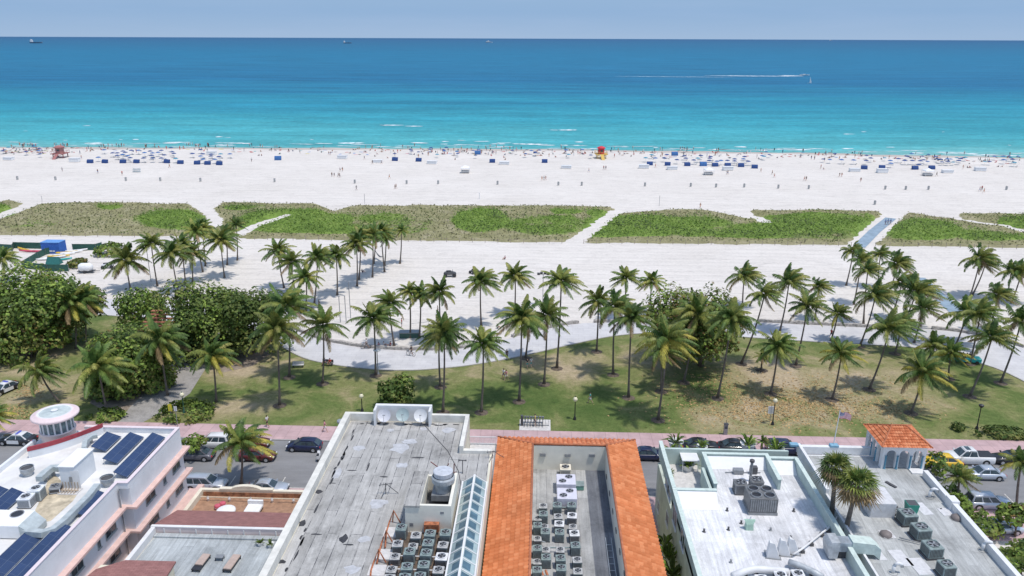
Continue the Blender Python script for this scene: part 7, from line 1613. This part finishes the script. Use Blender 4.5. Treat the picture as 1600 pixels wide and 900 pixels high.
for i,(a,b) in enumerate(((314,877),(362,878))):
    q=P(a,b,gz+.4); o=thing('roof_lounger',['left tan lounger with its black end bared on the low grey roof','right tan padded lounger on the low grey roof'][i],'sun lounger',(q.x,q.y,gz+.03),-.08); MB().box(-.38,.38,-1.05,1.05,.22,.3).build('frame',BLACK,o,world=False); MB().bbox(-.36,.36,-.45 if i==0 else -.95,1.05,.3,.42,.04).build('cushion',TANF,o,world=False)
    for x in(-.33,.33):
        for y in(-.95,.95): MB().box(x-.04,x+.04,y-.04,y+.04,0,.22).build('leg',BLACK,o,world=False)
q=P(343,869,gz+.4); o=thing('side_table','small grey side table between the two tan loungers','table',(q.x,q.y,gz+.03)); MB().box(-.35,.35,-.25,.25,.32,.38).build('tabletop',GREY,o,world=False)
for x in(-.3,.3):
    for y in(-.2,.2): MB().box(x-.03,x+.03,y-.03,y+.03,0,.32).build('leg',BLACK,o,world=False)
potplant(407,852,gz+.03,'left of two plants in white pots on the low grey roof',.6); potplant(423,854,gz+.03,'right of two plants in white pots on the low grey roof',.6)
# stair house with maroon roof, bottom left
c5=[P(x,y,7.3) for x,y in ((196,875),(275,877),(255,908),(240,960),(110,960),(130,905),(150,889))]; n=len(c5)
MB().add([tuple(p) for p in c5]+[(p.x,p.y,7.15) for p in c5],[tuple(range(n))[::-1],tuple(range(n,2*n))]+[(k,(k+1)%n,n+(k+1)%n,n+k) for k in range(n)]).build('stair_roof',MAROON,LB_)
MB().box(c5[5].x+.3,c5[2].x-.1,c5[3].y,c5[1].y-.5,5.0,7.13).build('stair_wall',CREAMW,LB_)
# ================================================================ pink and white hotel (left)
PH=thing('pink_trimmed_hotel','white art deco hotel with pink ledges, roof turret and solar panels','building',(-44,60,0)); pr_=10.4; pt=11.0
m=MB(); m.prism([(-51.3,28),(-38.45,28),(-38.45,62.4),(-37.5,62.4),(-37.5,73),(-51.3,73)],0,pr_-.02); m.build('wall',HWHITE,PH)
MB().add([(-51.1,28,pr_),(-38.7,28,pr_),(-38.7,62.6,pr_),(-37.8,62.6,pr_),(-37.8,72.8,pr_),(-51.1,72.8,pr_)],[tuple(range(6))]).build('roof',ROOFWH,PH)
m=MB(); m.box(-38.7,-38.45,28,62.15,pr_-.01,pt).box(-38.7,-37.5,62.15,62.4,pr_-.01,pt).box(-37.75,-37.5,62.4,73,pr_-.01,pt).box(-47.5,-37.75,72.7,73,pr_-.01,pt).box(-51.3,-51.0,28,70,pr_-.01,pt-.1); m.build('parapet',HWHITE,PH)
m=MB(); m.box(-38.72,-38.4,28,62.1,pt,pt+.05).box(-38.72,-37.45,62.1,62.45,pt,pt+.05).box(-37.8,-37.45,62.45,73.05,pt,pt+.05).box(-47.5,-37.8,72.66,73.05,pt,pt+.05); m.build('coping',M('pinkish_coping',(.70,.60,.62),.8,var=.04),PH)
m=MB()
for z in (8.35,5.75,3.15):
    m.box(-38.45,-37.85,28,62.0,z,z+.22).box(-38.45,-36.9,62.0,62.45,z,z+.22).box(-37.5,-36.9,62.45,73.0,z,z+.22).box(-51.3,-36.9,73.0,73.6,z,z+.22)
m.build('ledge',PINKW,PH)
for z in (7.1,4.5):
    for y,w_ in ((71.2,.85),(68.6,.3),(65.6,.95)): window(-37.5,0,y-w_,y+w_,z-.1,z+1.05,PH,'R',M('grey_window_frame',(.35,.38,.38),.6),2)
    for y,w_ in ((60,.9),(58,.25),(54.6,.9),(51,.3),(48.5,.9),(44.5,.9),(41,.3)): window(-38.45,0,y-w_,y+w_,z-.1,z+1.05,PH,'R',M('grey_window_frame'),2)
m=MB().tube([(-38.3,61.9,3),(-38.3,61.9,10.4)],.07,6); m.build('downpipe',GREY,PH)
# turret
tc_=PY(90,668,71.0); tX,tY=tc_.x,71.0; lidz=PY(88,645,tY).z; 
T_=thing('roof_turret','round pink and white glazed turret with a wide disc lid on the pink hotel','turret',(tX,tY,pr_))
bz=lidz-2.75; m=MB(); m.smooth=True; m.lathe([(1.75,pr_-bz-.5+0),(1.75,.9),(1.85,.95),(1.85,1.02)],(tX,tY,bz),28) if False else m.lathe([(1.6,pr_),(1.6,bz+.85),(1.7,bz+.9),(1.7,bz+1.0),(1.5,bz+1.0)],(tX,tY,0),28); m.build('drum',PALEP,T_)
MB().lathe([(1.46,bz+.98),(1.46,lidz-.35)],(tX,tY,0),28).build('glazing',M('turret_glass',(.16,.22,.23),.15,var=.3),T_)
m=MB()
for k in range(16): a=2*math.pi*k/16; m.tube([(tX+1.5*math.cos(a),tY+1.5*math.sin(a),bz+.98),(tX+1.5*math.cos(a),tY+1.5*math.sin(a),lidz-.32)],.09,6)
m.build('mullion',WHITE,T_)
m=MB(); m.smooth=True; m.lathe([(.01,lidz-.36),(2.05,lidz-.34),(2.22,lidz-.22),(2.22,lidz-.06),(2.1,lidz+.02),(1.85,lidz+.06),(1.8,lidz+.14),(1.62,lidz+.16)],(tX,tY,0),40); m.build('lid',M('lid_pink',(.74,.60,.60),.75,var=.04),T_)
m=MB(); m.smooth=True; m.lathe([(1.62,lidz+.16),(1.46,lidz+.18),(1.42,lidz+.12)],(tX,tY,0),40); m.build('lid_ring',WHITE,T_); m=MB(); m.smooth=True; m.lathe([(1.44,lidz+.13),(.3,lidz+.2),(.28,lidz+.26),(.001,lidz+.27)],(tX,tY,0),36); m.build('lid_dome',M('lid_grey_green',(.5,.56,.55),.6,var=.12,scale=1.5),T_)
# curved maroon trimmed fascia
fa=P(44,704,11.2); fb=P(160,667,11.2); m=MB(); w_=MB(); rg=[];rw=[]
for k in range(21):
    u=k/20; x=lerp(fa.x,fb.x,u); y=lerp(fa.y,fb.y,u)-1.1*math.sin(math.pi*u)*.6; z=11.15
    rg.append([(x,y-.14,z),(x,y+.14,z),(x,y+.14,z+.42),(x,y-.14,z+.42)]); rw.append([(x,y-.1,pr_),(x,y+.1,pr_),(x,y+.1,z),(x,y-.1,z)])
m.loft(rg).build('maroon_fascia',REDF,PH); w_.loft(rw).build('curved_parapet',HWHITE,PH)
# solar panels
SOL=NT('solar_cells'); v=SOL.mapv((1,1,1)); br=SOL.n.new('ShaderNodeTexBrick'); SOL.l(v,br.inputs[0]); br.inputs['Scale'].default_value=1; br.offset=0; br.inputs['Brick Width'].default_value=.82; br.inputs['Row Height'].default_value=1.25; br.inputs['Mortar Size'].default_value=.012
br.inputs['Color1'].default_value=(.028,.05,.11,1); br.inputs['Color2'].default_value=(.036,.062,.135,1); br.inputs['Mortar'].default_value=(.09,.12,.18,1)
b2=SOL.n.new('ShaderNodeTexBrick'); SOL.l(v,b2.inputs[0]); b2.offset=0; b2.inputs['Scale'].default_value=1; b2.inputs['Brick Width'].default_value=.136; b2.inputs['Row Height'].default_value=.136; b2.inputs['Mortar Size'].default_value=.006; b2.inputs['Color1'].default_value=(1,1,1,1); b2.inputs['Color2'].default_value=(.92,.92,.95,1); b2.inputs['Mortar'].default_value=(1.5,1.5,1.5,1)
SOL.col(SOL.mix(br.outputs[0],b2.outputs[0],1,'MULTIPLY')); SOL=SOL.set(.25,0,.4)
def solar(tl,tr,bl,label,ext=None,z=pr_+.45):
    a=P(tl[0]/2.9025,590+tl[1]/2.9025,pr_+.75); b=P(tr[0]/2.9025,590+tr[1]/2.9025,pr_+.2); c=P(bl[0]/2.9025,590+bl[1]/2.9025,z)
    x0,x1=a.x,b.x; y1=(a.y+b.y)/2; y0=c.y if ext is None else ext; x1=max(x1,x0+1.2)
    o=thing('solar_panel',label,'solar panel',((x0+x1)/2,(y0+y1)/2,pr_),0,'solar panels on the pink hotel roof'); w2=(x1-x0)/2; d2=(y1-y0)/2
    def zz(x): return .75-.55*(x+w2)/(2*w2)
    m=MB(); m.add([(-w2,-d2,zz(-w2)),(w2,-d2,zz(w2)),(w2,d2,zz(w2)),(-w2,d2,zz(-w2)),(-w2,-d2,zz(-w2)-.05),(w2,-d2,zz(w2)-.05),(w2,d2,zz(w2)-.05),(-w2,d2,zz(-w2)-.05)],[(0,1,2,3),(7,6,5,4),(0,4,5,1),(1,5,6,2),(2,6,7,3),(3,7,4,0)]); m.build('cells',SOL,o,world=False)
    m=MB()
    for s in(-1,1): m.add([(s*w2,-d2,zz(s*w2)+.01),(s*(w2-.05),-d2,zz(s*w2)+.012),(s*(w2-.05),d2,zz(s*w2)+.012),(s*w2,d2,zz(s*w2)+.01)],[(0,1,2,3)])
    for y in(-d2,d2-.1): 
        m.tube([(-w2+.1,y+.05,0),(-w2+.1,y+.05,.68)],.03,4).tube([(w2-.1,y+.05,0),(w2-.1,y+.05,.18)],.03,4)
    m.build('frame',GALV,o,world=False)
solar((485,243),(550,268),(395,322),'left of three long solar panels near the turret'); solar((590,245),(652,270),(468,378),'middle of three long solar panels near the turret'); solar((690,248),(750,270),(520,440),'right of three long solar panels beside the parapet')
solar((420,500),(487,527),(300,615),'short solar panel between the curved duct and the parapet'); solar((270,655),(340,682),(100,830),'large solar panel array at the bottom beside the parapet',30); solar((115,697),(195,725),(0,800),'large solar panel array at the bottom left',30)
solar((50,500),(92,520),(0,560),'small solar panel at the left edge, right one',52); solar((-10,492),(42,510),(-60,540),'solar panel cut by the left edge of the picture',52)
# roof plant room
q=P(118,745,pr_); a=P(110,701,pr_+2.3); b=P(152,701,pr_+2.3); c=P(91,729,pr_+2.3); 
X0,X1=c.x,b.x-.4; 
o=thing('roof_plant_room','white box shaped plant room in the middle of the pink hotel roof','roof house',(X0,c.y,pr_)); MB().box(X0,X1,c.y,a.y,pr_,pr_+2.25).build('wall',HWHITE,o); MB().box(X0-.08,X1+.08,c.y-.08,a.y+.08,pr_+2.25,pr_+2.33).build('roof',M('bright_white_coating'),o); MB().box(X0+1.0,X0+1.8,c.y-.03,c.y-.002,pr_+.1,pr_+1.9).build('door',WHITE,o); MB().box(X1-.5,X1-.25,c.y-.12,c.y-.002,pr_+.8,pr_+1.3).build('meter_box',GREY,o)
PRX1,PRY0=X1,c.y
# ducts
GD=M('pale_duct',(.50,.55,.55),.5,.2,var=.12,scale=2,dirt=.3)
def duct(label,pts,z,w_,h,f=2.9025,oy=590):
    a=[P(x/f,oy+y/f,z) for x,y in pts]; o=thing('air_duct',label,'duct',(a[0].x,a[0].y,pr_)); rings=[]
    for i,p in enumerate(a):
        d=(a[min(i+1,len(a)-1)]-a[max(0,i-1)]); d.z=0; d.normalize(); nn=Vector((-d.y,d.x,0))*w_/2; q=p-a[0]; z0=z-pr_
        rings.append([q+nn+Vector((0,0,z0-h)),q-nn+Vector((0,0,z0-h)),q-nn+Vector((0,0,z0)),q+nn+Vector((0,0,z0))])
    MB().loft(rings).build('duct_run',GD,o,world=False); m=MB()
    for p in a[1:-1]: q=p-a[0]; m.box(q.x-w_*.3,q.x+w_*.3,q.y-.05,q.y+.05,0,z-pr_-h)
    m.build('support',GREY,o,world=False)
duct('long pale duct curving around the roof yard beside the short solar panel',[(440,480),(400,530),(340,590),(290,640),(240,680),(190,695),(130,690),(90,680)],pr_+.9,.55,.5); duct('pale duct leading from the plant room to the condensers',[(270,400),(235,400),(200,425),(175,450)],pr_+1.1,.6,.5); duct('curved pale duct behind the solar panels near the turret',[(440,255),(410,262),(385,285),(380,315)],pr_+.9,.45,.4)
def roundvent(px,py,label,r=.6,h=.8):
    q=P(px,py,pr_); o=thing('mushroom_vent',label,'vent',q); m=MB(); m.smooth=True; m.lathe([(r*.7,0),(r*.7,h*.45),(r,h*.5),(r,h)],(0,0,0),18).build('drum',GALV,o,world=False); MB().lathe([(r*.93,h-.1),(.001,h-.05)],(0,0,0),16).build('grille',DARK,o,world=False); m=MB(); m.smooth=True; m.lathe([(r,h),(r*1.05,h+.04),(r*.95,h+.05)],(0,0,0),18).build('rim',GALV,o,world=False)
roundvent(44,742,'round metal drum vent on the left of the pink hotel roof'); roundvent(169,758,'round metal drum vent beside the right parapet of the pink hotel')
for i,(a,b,w_,h_,l_) in enumerate(((56,762,1.1,1.1,'tall pale condenser behind the white one'),(40,775,1.1,.95,'white condenser in front of the tall pale one'))):
    q=P(a,b,pr_+h_); inst(mk_ac('condenser_unit',HWHITE if i else GD,HWHITE,w_,h_),(q.x,q.y,pr_),.1,1,l_+' on the pink hotel roof')
MB().lathe([(.3,lidz+.2),(.34,lidz+.34),(.001,lidz+.36)],(tX,tY,0),12).build('lid_hub',WHITE,T_)
q=P(88,768,pr_); inst(mk_ac('condenser_unit',HWHITE,GREY,.9,.6),(q.x,q.y,pr_),.3,1,'low condenser in the stained yard of the pink hotel roof')
for i,(px_,cc__) in enumerate(((626,0),(649,1),(671,0),(690,1))):
    a_=P(px_+4,835,ZR); o=thing('copper_line',ORD[i]+' copper refrigerant line from the left between the condenser columns','pipe',(a_.x,47,ZR)); MB().tube([(-.3,0,.12),(-.15,6,.15),(0,a_.y-47,.12)],.07,5).build('run',RUST if cc__ else M('copper_brown',(.35,.17,.1),.6),o,world=False)
q=P(118,752,pr_); inst(mk_ac('condenser_unit',GREY,GREY,.8,.9),(q.x,q.y,pr_),.0,1,'grey condenser against the front of the white plant room')
q=P(15,812,pr_+1.2); o=thing('air_handler','large white air handler with round fan at the left edge of the roof','air conditioner',(q.x,q.y,pr_)); MB().bbox(-2.2,1.4,-1.0,1.3,.1,1.3,.05).build('housing',M('bright_white_coating'),o,world=False); MB().loft([[(1.4,-1.0,.1),(1.4,1.2,.1),(1.4,1.2,1.3),(1.4,-1.0,1.3)],[(2.4,-1.0,.1),(2.4,1.0,.1),(2.4,1.0,.6),(2.4,-1.0,.6)]]).build('hood',GD,o,world=False); MB().lathe([(.5,1.302),(.55,1.33),(.48,1.34)],(.2,.7,0),18).build('fan_ring',GREY,o,world=False); MB().lathe([(.47,1.306),(.001,1.308)],(.2,.7,0),16).build('fan_well',BLACK,o,world=False)
STA=M('stained_roof',(.55,.47,.34),.9,var=.3,scale=1.2,dirt=.4); a=P(85,815,pr_); q=[P(x/2.9025,590+y/2.9025,pr_+.01) for x,y in ((230,420),(290,480),(370,500),(330,560),(230,650),(170,660),(160,600),(200,520))]; MB().add([tuple(p) for p in q],[tuple(range(8))][::-1]).build('stained_area',STA,PH)
q=P(110,768,pr_); o=thing('pipe_manifold','tangle of small rusty pipes in front of the plant room','pipe',q); m=MB()
for k in range(6): m.tube([(-.8+k*.28,-.5,.15),(-.8+k*.28,.3,.15),(-.8+k*.28,.3,.8)],.04,5)
m.tube([(-.9,-.2,.25),(.9,-.2,.25)],.05,5); m.build('pipe',M('tan_pipe',(.42,.33,.24),.8),o,world=False); MB().box(-.9,.9,-.6,.5,0,.08).build('base',CONC,o,world=False)
